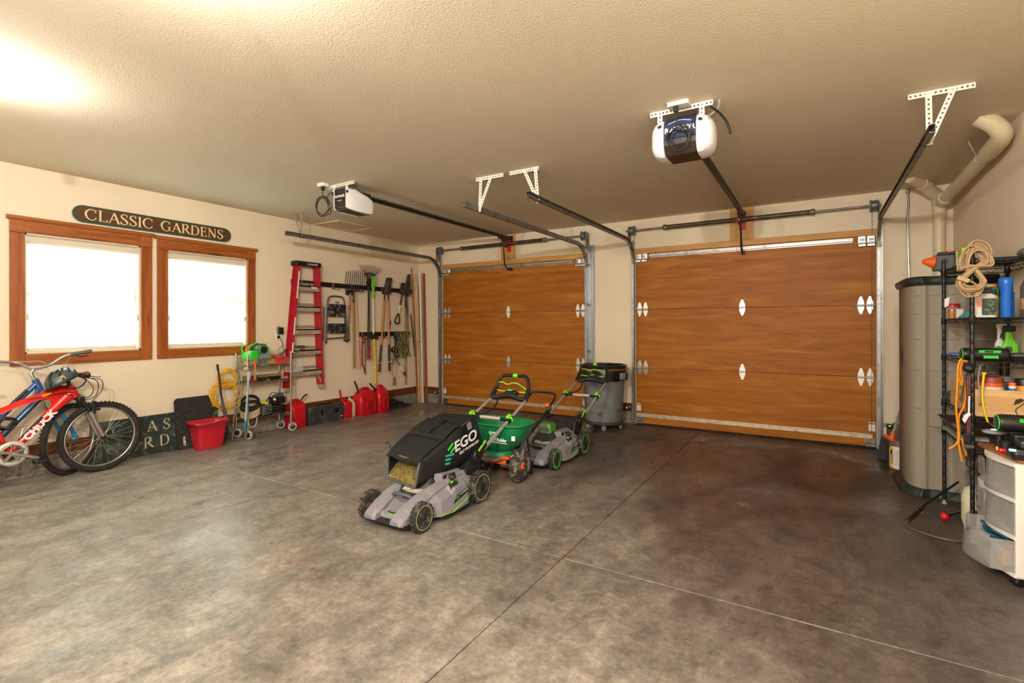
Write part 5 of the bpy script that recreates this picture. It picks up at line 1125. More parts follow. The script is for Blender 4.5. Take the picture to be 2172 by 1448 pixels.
# blue bike behind
BXB = -6.10
def bb(y, z, dx=0): return (BXB+dx, y, z)
BF = pm('bike_blue', '#3D5F96', .25, .4, .1, 5, coat=.5); BLT = pm('fork_blue', '#1E86C4', .3, .3, .08, 6)
o = thing('comfort_bike', 'blue bike with swept silver handlebar leaning against the wall under the window', 'bicycle', (BXB, 1.4, 0))
hc = Vector((BXB-.01, 1.85, .335)); wa = Vector((math.cos(.62), math.sin(.62), 0))
bike_wheel(o, hc, wa, .335, 24, .025); bike_wheel(o, bb(.80, .335), (1, 0, 0), .335, 24, .025)
obj('head_tube', G().cyl(bb(1.59, .93), bb(1.655, .77), .027, 14), BF, o); obj('top_tube', G().cyl(bb(1.605, .895), bb(1.30, .54), .023, 12), BF, o); obj('down_tube', G().cyl(bb(1.65, .785), bb(1.27, .33), .027, 12), BF, o)
obj('gusset', G().cyl(bb(1.61, .86), bb(1.60, .72), .018, 10), BF, o); obj('seat_tube', G().cyl(bb(1.25, .31), bb(1.07, .72), .018, 12), BF, o); obj('seat_post', G().cyl(bb(1.08, .70), bb(1.02, .88), .013, 10), STEEL, o)
obj('saddle', G().loft([[bb(y, z+b, a) for a, b in rrect(w_, .04, .016, 3)] for y, z, w_ in ((.88, .90, .16), (.95, .915, .18), (1.06, .905, .08), (1.15, .9, .045))]), BLACK, o)
for s in (-1, 1):
    obj('chain_stay', G().tube([bb(1.24, .31, s*.03), bb(1.0, .325, s*.055), bb(.805, .335, s*.06)], .01, 8), BF, o); obj('seat_stay', G().tube([bb(1.09, .66, s*.02), bb(.98, .52, s*.055), bb(.805, .34, s*.062)], .008, 8), BF, o)
    p1 = hc+wa*s*.058; p0 = Vector(bb(1.665, .755))+wa*s*.05; pm_ = p0+(p1-p0)*.42
    obj('fork_stanchion', G().cyl(p0, pm_, .012, 10), CHROME, o); obj('fork_leg', G().cyl(p0+(p1-p0)*.38, p1, .019, 12, .015), BLT, o)
obj('fork_crown', G().ball(bb(1.665, .755), .05, 12, 8, (1.2, .9, .5)), BF, o)
obj('stem', G().tube([bb(1.60, .90), bb(1.56, .99), bb(1.585, 1.02)], .016, 10), pm('stem_silver', '#B9BCC2', .3, .8, .08, 8), o)
W = Vector((wa.y*0+math.cos(.62), math.sin(.62), 0)); hb = Vector(bb(1.585, 1.03)); bk = Vector((math.sin(.62), -math.cos(.62), 0))
obj('handlebar', G().tube(spline([hb-W*.22-bk*-.1+Vector((0,0,.07)), hb-W*.14+Vector((0,0,.05)), hb-W*.04, hb+W*.04, hb+W*.1+Vector((0,.03,.03)), hb+W*.15+Vector((-.02,.09,.10)), hb+W*.2+Vector((-.03,.13,.125))], 5), .012, 10), pm('bar_grey', '#9A9CA0', .3, .7, .1, 8), o)
e0 = hb+W*.2+Vector((-.03, .13, .125)); obj('grip', G().cyl(e0-Vector((.0, .02, .005)), e0+Vector((.08, .11, .025)), .018, 12), GREYP, o); e1 = hb-W*.22+bk*.1+Vector((0, 0, .07)); obj('grip', G().cyl(e1, e1+bk*.12, .017, 12), BLACK, o)
obj('brake_lever', G().tube([e0, e0+Vector((.04, .03, -.03)), e0+Vector((.09, .08, -.015))], .006, 6), BLACK, o)
for i, P in enumerate(([e0, (BXB+.02, 1.8, 1.06), (BXB+.03, 1.72, .9), bb(1.64, .78, .03)], [e1, (BXB+.1, 1.5, 1.1), (BXB+.06, 1.64, 1.08), bb(1.68, .9, .05), bb(1.62, .8, .03)])): obj('cable', G().tube(spline(P, 6), .0032, 6), pm('cable_grey', '#B4ADA4', .5), o)
obj('tire_pump', G().cyl(bb(1.40, .69, .03), bb(1.53, .84, .03), .014, 10), BLACK, o); obj('bottle_cage', G().tube(spline([bb(1.40, .52, .03), bb(1.36, .42, .06), bb(1.46, .40, .06), bb(1.50, .5, .04)], 4), .004, 6), CHROME, o)
# helmet
o = thing('bike_helmet', 'dark teal bicycle helmet with vents hung on the red bike handlebar', 'helmet', (BX+.02, 1.745, .82))
HM = Matrix.Translation((BX+.02, 1.745, .905)) @ Matrix.Rotation(.5, 4, 'X') @ Matrix.Rotation(-.15, 4, 'Y')
g = G(); rings = []
for i in range(8):
    t = PI/2*i/7; z = .125*math.sin(t); k = math.cos(t)*.98+.02
    rings.append([(.1*k*math.cos(q), .135*k*math.sin(q), z-.01) for q in [2*PI*j/24 for j in range(24)]])
g.loft([[(x*.93, y*.93, z) for x, y, z in rings[0]]]+rings, False, True, True, HM)
sh = obj('shell', g, pm('helmet_teal', '#3E4F50', .35, 0, .2, 7, coat=.3), o)
for a in (-.55, 0, .55):
    for b in (.35, .75, 1.12):
        p = HM @ Vector((.103*math.cos(b)*math.sin(a+PI/2)*1, .139*math.cos(b)*math.sin(a*1.6), .128*math.sin(b)-.01)); d = HM.to_3x3() @ Vector((math.cos(b)*1.3, math.sin(a*1.6)*math.cos(b), math.sin(b)))
        obj('vent', G().ball((0, 0, 0), .02, 10, 6, (.45, 1.5, .35), Matrix.Translation(p) @ d.to_track_quat('Z', 'Y').to_matrix().to_4x4()), BLACK, o)
obj('rim_band', G().tube([HM @ Vector((.102*math.cos(q), .137*math.sin(q), -.008)) for q in [2*PI*j/28 for j in range(28)]], .009, 6, True), BLACK, o)
obj('chin_strap', G().tube(spline([HM @ Vector((.06, .1, -.01)), HM @ Vector((.09, .12, -.08)), HM @ Vector((.02, .05, -.11)), HM @ Vector((.06, -.06, -.02))], 5), .006, 5), BLACK, o)
obj('reflector', G().box(.099, .103, -.012, .012, .02, .055, HM), pm('amber', '#D98A3A', .4), o)

# ================================================================== lawn mowers
DECK = pm('deck_grey', '#787782', .5, 0, .06, 6, 0, 0, .4, ('#9A8C76', .32, 10)); DKG = pm('mower_black', '#1F1F21', .5, 0, .2, 10, 0, 0, .4, ('#4C4740', .25, 20))
TUBE = pm('handle_alloy', '#B3ACA6', .35, .5, .08, 12); WTY = pm('mower_tyre', '#2B2927', .8, 0, .25, 20, 0, 0, .3, ('#7A746A', .35, 24))
def mwheel(o, x, y, r, w_, s, ringm, rw):
    M = axm((x, y, r), (x+s, y, r))[0]
    g = G().lathe([(r*.72, -w_/2), (r*.9, -w_/2), (r*.965, -w_*.36), (r*.965, w_*.36), (r*.9, w_/2), (r*.72, w_/2)], 30, M)
    wh = obj('wheel', g, WTY, o)
    g = G(); n = 22
    for i in range(n):
        for q in (-1, 1):
            g.box(-r*.055, r*.05, -r*.08, r*.08, -w_*.27, w_*.27, M @ Matrix.Rotation(2*PI*(i+(.5 if q > 0 else 0))/n, 4, 'Z') @ Matrix.Translation((r*.955, 0, q*w_*.22)) @ Matrix.Rotation(q*.5, 4, 'X'))
    obj('tread', g, WTY, wh, kind='stuff')
    obj('wheel_disc', G().lathe([(.01, w_*.3), (r*.3, w_*.34), (r*.36, w_*.2), (r*.7, w_*.22), (r*.74, w_*.4)], 26, M, cap=False), DKG, wh)
    obj('inner_disc', G().disc(M @ Vector((0, 0, -w_*.2)), M.to_3x3() @ Vector((0, 0, 1)), r*.74, .006), DKG, wh)
    for i in range(8):
        t = 2*PI*i/8; obj('wheel_spoke', G().bar(M @ Vector((r*.3*math.cos(t), r*.3*math.sin(t), w_*.27)), M @ Vector((r*.7*math.cos(t+.3), r*.7*math.sin(t+.3), w_*.27)), .008, .012), DKG, wh)
    obj('hub_cap', G().lathe([(r*.27, w_*.3), (r*.25, w_*.5), (r*.1, w_*.56), (.002, w_*.56)], 18, M), BLACK, wh)
    g = G(); k = r*.78; nn = 36
    rings = [[tuple(M @ Vector((q*math.cos(2*PI*i/nn), q*math.sin(2*PI*i/nn), z))) for q, z in ((k-rw, w_*.46), (k+rw, w_*.47), (k+rw, w_*.52), (k-rw, w_*.51))] for i in range(nn)]
    obj('rim_ring', g.loft(rings, True, False, True), ringm, wh)
def mower(label, loc, ringm, rw, dirty):
    o = thing('lawn_mower', label, 'lawn mower', loc, 0, 'battery lawn mowers parked in line', world=False)
    secs = [(-.415, [(0,.078),(.05,.078),(.072,.09),(.15,.09),(.185,.085),(.19,.06)]), (-.40, [(0,.092),(.05,.092),(.075,.11),(.155,.11),(.195,.10),(.2,.055)]),
            (-.34, [(0,.10),(.05,.10),(.085,.12),(.155,.14),(.2,.125),(.205,.05)]), (-.22, [(0,.135),(.055,.135),(.10,.18),(.16,.19),(.205,.15),(.21,.05)]),
            (-.14, [(0,.16),(.06,.16),(.115,.228),(.17,.215),(.25,.15),(.268,.045)]), (-.02, [(0,.2),(.06,.2),(.13,.255),(.18,.225),(.255,.165),(.28,.045)]),
            (.02, [(0,.21),(.06,.21),(.135,.26),(.185,.235),(.258,.2),(.282,.05)]), (.15, [(0,.25),(.06,.25),(.145,.285),(.19,.25),(.26,.205),(.282,.06)]),
            (.22, [(0,.27),(.07,.27),(.15,.295),(.19,.25),(.235,.17),(.24,.08)]), (.34, [(0,.25),(.07,.25),(.15,.26),(.185,.22),(.21,.15),(.21,.09)])]
    rings = []
    for y, h in secs:
        up = [(x, y, z) for x, z in h]; rings.append([(-x, y, z) for x, z in h[:0:-1]]+up)
    n = len(rings[0]); g = G(); vs = [p for r in rings for p in r]; fs = []
    for i in range(len(rings)-1):
        for j in range(n-1): fs.append((i*n+j, i*n+j+1, (i+1)*n+j+1, (i+1)*n+j))
    fs.append(tuple(range(n-1, -1, -1))); fs.append(tuple((len(rings)-1)*n+j for j in range(n)))
    g.add(vs, fs); obj('deck', g, DECK, o, .004)
    for s in (-1, 1):      # the two front lobes
        lr_ = []
        for y, x0, x1, z0, z1 in ((-.475, .078, .168, .062, .088), (-.455, .07, .185, .058, .118), (-.38, .068, .195, .058, .152), (-.25, .085, .2, .06, .205), (-.12, .105, .2, .1, .238), (.04, .125, .2, .14, .268), (.18, .14, .19, .18, .298)):
            q = [(x0, y, z0), (x1, y, z0), (x1, y, z1-.03), (x1-.025, y, z1), (x0+.02, y, z1), (x0, y, z1-.022)]
            lr_.append([(s*a, b, c) for a, b, c in (q if s > 0 else q[::-1])])
        obj('front_lobe', G().loft(lr_[::-1], False, True, False), DECK, o, .005)
    # black skirt under the grey shell
    for s in (-1, 1):
        obj('skirt', G().prism([(-.16, .045), (-.10, .03), (.2, .035), (.24, .06), (.24, .10), (.10, .085), (.0, .06)], s*.25, s*.277, Matrix(((0,0,1,0),(1,0,0,0),(0,1,0,0),(0,0,0,1)))), DKG, o, .004)
        obj('accent_line', G().tube([(s*.2685, -.14, .052), (s*.2805, -.03, .048), (s*.2825, .03, .07), (s*.283, .15, .10), (s*.245, .222, .11)], .0035, 5), LIME if dirty else LIME, o)
        obj('side_badge', G().prism([(-.02, .10), (.15, .15), (.15, .175), (.02, .155)], s*.2725, s*.2755, Matrix(((0,0,1,0),(1,0,0,0),(0,1,0,0),(0,0,0,1)))), BLACK, o)
    text('21"', .035, Matrix.Translation((.2775, .03, .137)) @ Matrix.Rotation(PI/2, 4, 'Z') @ Matrix.Rotation(PI/2, 4, 'X') @ Matrix.Rotation(.22, 4, 'Z'), LIME, o, 'badge_number', shear=.2)
    text('SELF-PROPELLED', .0125, Matrix.Translation((.2775, .1, .158)) @ Matrix.Rotation(PI/2, 4, 'Z') @ Matrix.Rotation(PI/2, 4, 'X') @ Matrix.Rotation(.22, 4, 'Z'), OWHITE, o, 'badge_text')
    obj('bumper', G().box(-.19, .19, -.455, -.40, .04, .066), DKG, o, .008)
    obj('underside', G().box(-.2, .2, -.42, .3, .04, .07), DKG, o)
    M0 = Matrix.Translation((0, -.365, .0975)) @ Matrix.Rotation(.12, 4, 'X')
    obj('front_badge', G().box(-.036, .036, -.016, .016, -.003, .003, M0), BLACK, o, .002); text('CUT', .024, M0 @ Matrix.Translation((0, .001, .0035)), pm('badge_olive', '#9AA86A', .5), o, 'badge_print', bold=.0006); obj('badge_line', G().box(-.036, .036, -.026, -.02, 0, .0025, M0), LIME, o)
    obj('carry_bar', G().tube([(-.1, -.27, .175), (-.07, -.275, .195), (.07, -.275, .195), (.1, -.27, .175)], .014, 10), GREYP, o)
    # motor pod, headlights, battery
    g = G(); g.loft([[(x*k, y*ky+.02+dy, z) for x, y, z in rring(.25, .30, .06, z, 0, 0, 4)] for z, k, ky, dy in ((.14, 1.06, 1.3, -.03), (.205, 1.04, 1.25, -.03), (.245, .96, .9, .0), (.28, .86, .85, 0), (.30, .6, .6, 0))]); obj('motor_cover', g, DKG, o)
    obj('head_light', G().prism([(-.1, -.012), (-.03, -.022), (.03, -.022), (.1, -.012), (.085, .022), (.02, .01), (-.02, .01), (-.085, .022)], -.012, .012, Matrix.Translation((.03, -.185, .205)) @ Matrix.Rotation(PI/2-.75, 4, 'X')), pm('light_lens', '#9C968C', .2, .3, .15, 18), o, .004)
    for x in (-.07, -.05, -.03, .03, .05, .07): obj('led', G().ball((x+.03, -.2, .215), .005, 8, 6), pm('led_white', '#F2ECD8', .2), o)
    M1 = Matrix.Translation((.075, -.02, .325))
    obj('top_panel', G().prism([(.10, -.06), (.16, -.02), (.185, .14), (.11, .2), (.09, .1)], .235, .305, None), DECK, o, .004); obj('top_panel', G().prism([(-.10, -.06), (-.16, -.02), (-.185, .14), (-.11, .2), (-.09, .1)], .235, .305, None), DECK, o, .004)
    ME = Matrix.Translation((.166, .055, .27)) @ Matrix.Rotation(PI/2-.15, 4, 'Z') @ Matrix.Rotation(PI/2-.15, 4, 'X')
    obj('brand_plate', G().box(-.06, .06, -.018, .018, .005, .009, ME), BLACK, o); text('EGO', .028, ME @ Matrix.Translation((0, 0, .0095)), pm('print_grey', '#B8B8B4', .5), o, 'brand_print', bold=.0008)
    obj('battery', G().loft([rring(.15, .15, .03, z, 0, -.02, 4) if k == 1 else [(x*k, (y+.02)*k-.02, z) for x, y, z in rring(.15, .15, .03, z, 0, -.02, 4)] for z, k in ((.28, 1), (.33 if dirty else .36, .97), (.345 if dirty else .385, .75))]), pm('battery_green', '#3F7A2C', .35, 0, .2, 9) if not dirty else DKG, o)
    obj('battery_window', G().box(-.06, .06, -.10, -.092, .31, .35), GREYP, o, .004)
    if dirty: text('56V ARC', .024, Matrix.Translation((.127, .02, .225)) @ Matrix.Rotation(PI/2, 4, 'Z') @ Matrix.Rotation(PI/2, 4, 'X') @ Matrix.Rotation(.35, 4, 'Z'), pm('print_blue', '#2A9FE0', .5), o, 'volt_print', bold=.0006)
    obj('height_knob', G().lathe([(.008, 0), (.008, .03), (.028, .038), (.03, .05), (.016, .062), (.001, .064)], 14, TM((.218, .03, .235))), DKG, o); obj('knob_base', G().cyl((.218, .03, .222), (.218, .03, .25), .014, 10), LIME, o)
    obj('lever_slot', G().prism([(-.03, 0), (.05, .0), (.06, .05), (.01, .065), (-.02, .03)], .2, .236, Matrix(((0,0,1,0),(1,0,0,.02),(0,1,0,.185),(0,0,0,1)))), DKG, o, .004)
    # rear housing
    obj('rear_housing', G().prism([(.16, .1), (.44, .12), (.46, .3), (.40, .37), (.28, .36), (.2, .30)], -.165, .165, Matrix(((0,0,1,0),(1,0,0,0),(0,1,0,0),(0,0,0,1)))), DKG, o, .012)
    obj('rear_chute', G().box(-.14, .14, .40, .49, .16, .30), BLACK, o, .01)
    for s in (-1, 1):
        pz, py_ = .36, .36
        obj('side_plate', G().prism([(.2, .12), (.42, .12), (.43, .38), (.34, .42), (.27, .36)], s*.17, s*.195, Matrix(((0,0,1,0),(1,0,0,0),(0,1,0,0),(0,0,0,1)))), DKG, o, .006)
        obj('pivot_disc', G().lathe([(.075, 0), (.075, .014), (.05, .02), (.045, .03), (.02, .034)], 24, axm((s*.195, py_, pz), (s, py_, pz))[0], sharp=True), BLACK, o)
        obj('pivot_arm', G().bar((s*.222, py_-.02, pz-.025), (s*.215, py_+.13, pz+.06), .022, .042), BLACK, o, .006)
        obj('lower_tube', G().cyl((s*.213, py_+.06, .385), (s*.205, .86, .565), .0165, 12), TUBE, o)
        obj('clamp', G().cyl((s*.205, .825, .553), (s*.205, .905, .583), .026, 14), BLACK, o)
        obj('clamp_lever', G().prism([(-.03, .0), (.03, .0), (.024, .03), (-.024, .03)], -.016, .016, axm((s*.205, .845, .575), (s*.205, .89, .592))[0] @ Matrix.Translation((0, 0, .024)) @ Matrix.Rotation(PI/2, 4, 'Y')), LIME, o, .006)
        obj('lever_tab', G().torus((s*.205, .872, .571), (0, .93, .37), .027, .012, 20, 6), LIME, o)
        obj('upper_tube', G().cyl((s*.205, .88, .573), (s*.195, 1.18, .695), .0145, 12), TUBE, o)
        obj('quick_lock', G().bar((s*.228, .36, .40), (s*.222, .47, .465), .014, .018), LIME, o, .005) if s > 0 else None
        obj('yoke_arm', G().bar((s*.196, 1.165, .69), (s*.185, 1.26, .80), .042, .036), BLACK, o, .01)
        mwheel(o, s*.248, -.34, .103, .048, s, ringm, rw); mwheel(o, s*.252, .34, .126, .056, s, ringm, rw)
    obj('cross_tube', G().cyl((-.2, .865, .567), (.2, .865, .567), .016, 12), BLACK, o); obj('cross_label', G().cyl((-.105, .865, .567), (.115, .865, .567), .0195, 16), pm('label_alloy', '#C6BFB6', .3, .5, .08, 12), o)
    obj('yoke_bar', G().loft([[(x, 1.175+dy+.016*math.cos(q), .705+dz+hh*math.sin(q)) for q in [2*PI*i/12 for i in range(12)]] for x, dy, dz, hh in ((-.2, 0, 0, .022), (-.13, .0, .0, .022), (-.06, .01, .02, .028), (.0, .015, .028, .03), (.06, .01, .02, .028), (.13, .0, .0, .022), (.2, 0, 0, .022))]), BLACK, o)
    obj('control_box', G().loft([[(x, 1.22+.035*math.cos(q), .755+hh*math.sin(q)) for q in [2*PI*i/12 for i in range(12)]] for x, hh in ((-.06, .012), (-.03, .028), (.05, .028), (.085, .014))]), BLACK, o); obj('start_button', G().box(-.02, .03, 1.19, 1.23, .778, .79), LIME, o, .004)
    obj('top_handle', G().tube(spline([(-.185, 1.25, .79), (-.18, 1.29, .86), (-.165, 1.315, .895), (-.13, 1.325, .91), (.0, 1.325, .912), (.10, 1.325, .91), (.135, 1.315, .89), (.165, 1.285, .85), (.188, 1.25, .79)], 5), .0165, 10), BLACK, o)
    obj('handle_badge', G().cyl((-.025, 1.325, .912), (.025, 1.325, .912), .0215, 14), LIME, o)
    obj('bail', G().tube(spline([(-.05, 1.23, .765), (-.14, 1.235, .768), (-.183, 1.245, .785), (-.192, 1.265, .83), (-.17, 1.275, .845), (-.11, 1.275, .845), (-.085, 1.27, .832), (-.04, 1.27, .832), (-.02, 1.275, .845), (.05, 1.275, .84), (.13, 1.262, .805), (.18, 1.25, .77), (.08, 1.232, .765)], 4), .0055, 6), pm('bail_lime', '#93D63A', .4), o)
    obj('cable', G().tube(spline([(-.12, 1.18, .69), (-.11, 1.10, .62), (-.15, 1.0, .575), (-.2, .93, .57), (-.21, .86, .54)], 6), .008, 8), BLACK, o); obj('cable', G().tube(spline([(.17, 1.17, .66), (.185, 1.05, .61), (.19, .92, .565), (.195, .6, .43), (.19, .45, .38)], 5), .005, 6), BLACK, o)
    return o
RG1 = pm('ring_dull', '#8FA37E', .5, 0, .15, 12); RG2 = pm('ring_bright', '#3FBF35', .45, 0, .08, 8)
mower('grey battery lawn mower under the black grass bag, with thin pale green wheel rings', (-2.55, 2.91, 0), RG1, .003, True)
mower('grey battery lawn mower with bright green wheel rings parked behind the green spreader', (-2.43, 4.70, 0), RG2, .008, False)
# ------------------------------------------------------------------ grass bag on the first mower
o = thing('grass_bag', 'black fabric grass catcher bag resting upside down on the grey mower', 'grass bag', (-2.56, 3.0, .2))
BAGM = pm('bag_black', '#121113', .7, 0, .25, 7, 120, .002, .25, ('#24221F', .25, 9)); MESHM = pm('bag_mesh', '#161818', .75, 0, .2, 30, 300, .003, .25)
V = Vector
fr_ = [V((-2.82, 2.775, .43)), V((-2.48, 2.745, .415)), V((-2.50, 2.72, .225)), V((-2.81, 2.745, .25))]
mid = [V((-2.82, 2.98, .525)), V((-2.425, 2.95, .52)), V((-2.37, 3.02, .33)), V((-2.80, 3.05, .36))]
bck = [V((-2.80, 3.21, .61)), V((-2.39, 3.13, .615)), V((-2.325, 3.34, .40)), V((-2.76, 3.40, .42))]
def ring4(c, k=5, bul=.012):
    out = []; ce = sum(c, V((0,0,0)))/4
    for i in range(4):
        a, b = c[i], c[(i+1) % 4]
        for j in range(k):
            t = j/k; p = a.lerp(b, t); d = (p-ce).normalized(); out.append(p+d*bul*math.sin(PI*t))
    return out
def lerp4(a, b, t): return [p.lerp(q, t) for p, q in zip(a, b)]
rings = [ring4(lerp4(fr_, mid, t), 5, .004+.01*t) for t in (0, .15, .5)]+[ring4(mid, 5, .016)]+[ring4(lerp4(mid, bck, t), 5, .014) for t in (.35, .7)]+[ring4(bck, 5, .006)]
g = G(); rr = [[tuple(p) for p in r] for r in rings]; g.loft(rr, False, False, True); g.add(rr[-1], [tuple(range(len(rr[-1])))]); obj('bag_body', g, BAGM, o, 0, .004)
obj('mouth_frame', G().tube([p for i in range(4) for p in (fr_[i].lerp(fr_[(i+1) % 4], .04), fr_[i].lerp(fr_[(i+1) % 4], .96))], .009, 8, True), GREYP, o)
# top flap that hangs over the mouth
g = G(); g.grid(lambda u, v: tuple((fr_[0].lerp(fr_[1], u)*(1-v)+mid[0].lerp(mid[1], u)*v)+V((0, -.03*(1-v), .018+.008*math.sin(3*PI*u)*(1-v)-(.035*(1-v)**3)))), 10, 8); obj('top_flap', g, MESHM, o, 0, .006)
g = G(); g.grid(lambda u, v: tuple(mid[0].lerp(mid[1], u)*(1-v)+bck[0].lerp(bck[1], u)*v+V((0, 0, .02+.012*math.sin(PI*v)))), 8, 6); obj('top_panel', g, MESHM, o, 0, .005)
# rear frame with raised ends
pk0, pk1 = V((-2.80, 3.42, .64)), V((-2.345, 3.25, .69))
obj('rear_frame', G().tube([bck[0], bck[1], pk1, bck[2], bck[3], pk0], .009, 8, True), BLACK, o)
g = G().add([tuple(bck[1]), tuple(pk1), tuple(bck[2])], [(0, 1, 2)]); g.add([tuple(bck[0]), tuple(pk0), tuple(bck[3])], [(0, 2, 1)]); g.add([tuple(bck[0]), tuple(bck[1]), tuple(pk1), tuple(pk0)], [(0, 1, 2, 3)]); obj('rear_panel', g, BAGM, o, 0, .004)
obj('carry_handle', G().bar(V((-2.60, 2.98, .575)), V((-2.58, 3.16, .645)), .022, .02), BLACK, o, .006)
for p, d in ((pk0, -.03), (fr_[0]+V((-.01, .02, .03)), -.03)): obj('hook', G().tube(spline([p, p+V((0, 0, .03)), p+V((d, 0, .045)), p+V((d*1.2, 0, .025))], 3), .004, 6), BLACK, o)
# dried grass inside the mouth
HAY = pm('dry_grass', '#75683A', .95, 0, .5, 70, 260, .01, .1, ('#3E3C1E', .5, 40))
g = G(); g.grid(lambda u, v: tuple(fr_[3].lerp(fr_[2], u*.98+.01)*(1-v)+(mid[3].lerp(mid[2], u)*.5+mid[0].lerp(mid[1], u)*.5)*v+V((0, 0, .012+.09*math.sin(PI*u*.9+.25)*v*.6+.003*math.sin(31*u+17*v)))), 24, 20); obj('grass_clippings', g, HAY, o, kind='stuff')
# printed side
A, B_, C_ = fr_[1], bck[1], bck[2]; ex = (B_-A+ (C_-fr_[2])).normalized(); nz = ex.cross((A-fr_[2])).normalized(); 
if nz.x < 0: nz = -nz
ey = nz.cross(ex).normalized(); cen = (mid[1]+mid[2])/2+nz*.022
MB_ = Matrix((( ex.x, ey.x, nz.x, cen.x), (ex.y, ey.y, nz.y, cen.y), (ex.z, ey.z, nz.z, cen.z), (0,0,0,1)))
SIL = pm('print_silver', '#C9CCD0', .5); GR1 = pm('stripe_green', '#3FC83A', .5); GR2 = pm('stripe_teal', '#23A287', .5)
text('EGO', .115, MB_ @ Matrix.Translation((.16, .035, 0)), SIL, o, 'brand_print', bold=.003, shear=.2)
text('SELF PROPELLED', .028, MB_ @ Matrix.Translation((.18, -.032, .0)), SIL, o, 'brand_small_print', shear=.2, bold=.0006)
for i, (x, y, l, m_) in enumerate(((.02, .065, .07, GR1), (.03, .03, .06, GR1), (-.005, .005, .085, GR2), (-.02, -.022, .08, GR2), (-.035, -.05, .07, GR2))):
    obj('brand_stripe', G().prism(rrect(l, .016, .0075, 3), 0, .0012, MB_ @ Matrix.Translation((x, y, -.002)) @ Matrix.Rotation(.5 if i < 2 else -.32, 4, 'Z')), m_, o)
obj('care_label', G().prism(rrect(.045, .06, .004, 2), 0, .001, MB_ @ Matrix.Translation((.24, .125, -.012))), pm('label_grey', '#6E6E74', .7), o)
# ================================================================== broadcast spreader
SX, SY = -2.50, 3.86
SGN = pm('spreader_green', '#0C7443', .3, 0, .08, 4)
o = thing('broadcast_spreader', 'green broadcast spreader with orange wheel hub standing between the two mowers', 'spreader', (SX, SY, 0))
def sr(w_, d_, z, p=.62): return [(SX+w_/2*math.copysign(abs(math.cos(q))**p, math.cos(q)), SY+d_/2*math.copysign(abs(math.sin(q))**p, math.sin(q)), z) for q in [2*PI*i/36 for i in range(36)]]
obj('hopper', G().loft([sr(.26, .22, .262, 1), sr(.27, .23, .285, 1), sr(.34, .27, .30, .9), sr(.46, .33, .345, .75), sr(.56, .38, .42), sr(.62, .41, .50), sr(.635, .42, .522), sr(.66, .44, .524), sr(.66, .44, .534), sr(.625, .405, .534), sr(.54, .36, .42), sr(.33, .26, .31, .9)], False, True, True), SGN, o)
obj('collar', G().cyl((SX, SY, .235), (SX, SY, .268), .135, 24), pm('collar_green', '#1F7F5A', .4), o)
obj('spinner_deck', G().box(SX-.15, SX+.15, SY-.1, SY+.12, .205, .235), ORANGE, o, .01); obj('spinner', G().lathe([(.02, 0), (.13, .004), (.135, .012), (.02, .02)], 24, TM((SX-.02, SY-.07, .20))), pm('spinner_grey', '#55565A', .4, 0, .15, 10), o)
obj('deflector', G().box(SX-.12, SX+.13, SY-.105, SY-.098, .165, .205), ORANGE, o, .004)
obj('axle', G().cyl((SX-.26, SY, .15), (SX+.26, SY, .15), .009, 8), STEEL, o); obj('gearbox', G().lathe([(.03, -.02), (.07, -.014), (.07, .014), (.03, .02)], 22, axm((SX-.04, SY-.02, .14), (SX+1, SY-.02, .14))[0]), BLACK, o); obj('gear_shaft', G().cyl((SX-.04, SY-.02, .15), (SX-.02, SY-.05, .21), .01, 8), BLACK, o); obj('axle_collar', G().cyl((SX+.03, SY, .15), (SX+.06, SY, .15), .017, 10), WHITE, o)
WSP = pm('spreader_tyre', '#35322F', .85, 0, .3, 30, 0, 0, .3, ('#A8A296', .45, 22))
for s in (-1, 1):
    x = SX+s*.215; M = axm((x, SY, .15), (x+s, SY, .15))[0]
    wh = obj('wheel', G().lathe([(.10, -.034), (.138, -.034), (.143, -.02), (.143, .02), (.138, .034), (.10, .034)], 30, M), WSP, o); g = G()
    for i in range(26): g.box(-.006, .006, -.006, .006, -.032, .032, M @ Matrix.Rotation(2*PI*i/26, 4, 'Z') @ Matrix.Translation((.144, 0, 0)))
    obj('tread', g, WSP, wh, kind='stuff'); obj('wheel_disc', G().lathe([(.02, .004), (.06, .012), (.10, .01)], 20, M, cap=False).lathe([(.02, -.004), (.10, -.004)], 20, M, cap=False), BLACKR, wh)
    for i in range(6):
        t = 2*PI*i/6; obj('wheel_spoke', G().bar(M @ Vector((.03*math.cos(t), .03*math.sin(t), .016)), M @ Vector((.102*math.cos(t), .102*math.sin(t), .02)), .014, .02), BLACKR, wh)
    obj('hub_cap', G().lathe([(.036, 0), (.036, .032), (.028, .04), (.001, .041)], 18, M), ORANGE, wh)
    obj('frame_leg', G().tube(spline([(SX+s*.16, SY+.01, .155), (SX+s*.155, SY+.04, .25), (SX+s*.15, SY+.13, .31), (SX+s*.17, SY+.25, .37)], 5), .011, 8), BLACK, o)
    obj('stand', G().tube(spline([(SX+s*.2, SY+.16, .36), (SX+s*.2, SY+.2, .2), (SX+s*.2, SY+.24, .03), (SX+s*.17, SY+.25, .012), (SX, SY+.25, .012)], 5), .009, 8), BLACK, o)
obj('handle', G().tube(spline([(SX+.17, SY+.2, .345), (SX+.165, SY+.42, .44), (SX+.16, SY+.74, .60), (SX+.15, SY+.84, .665), (SX+.09, SY+.88, .69), (SX-.1, SY+.88, .69), (SX-.15, SY+.84, .665), (SX-.16, SY+.74, .60), (SX-.165, SY+.42, .44), (SX-.17, SY+.2, .345)], 5), .0115, 8), BLACK, o)
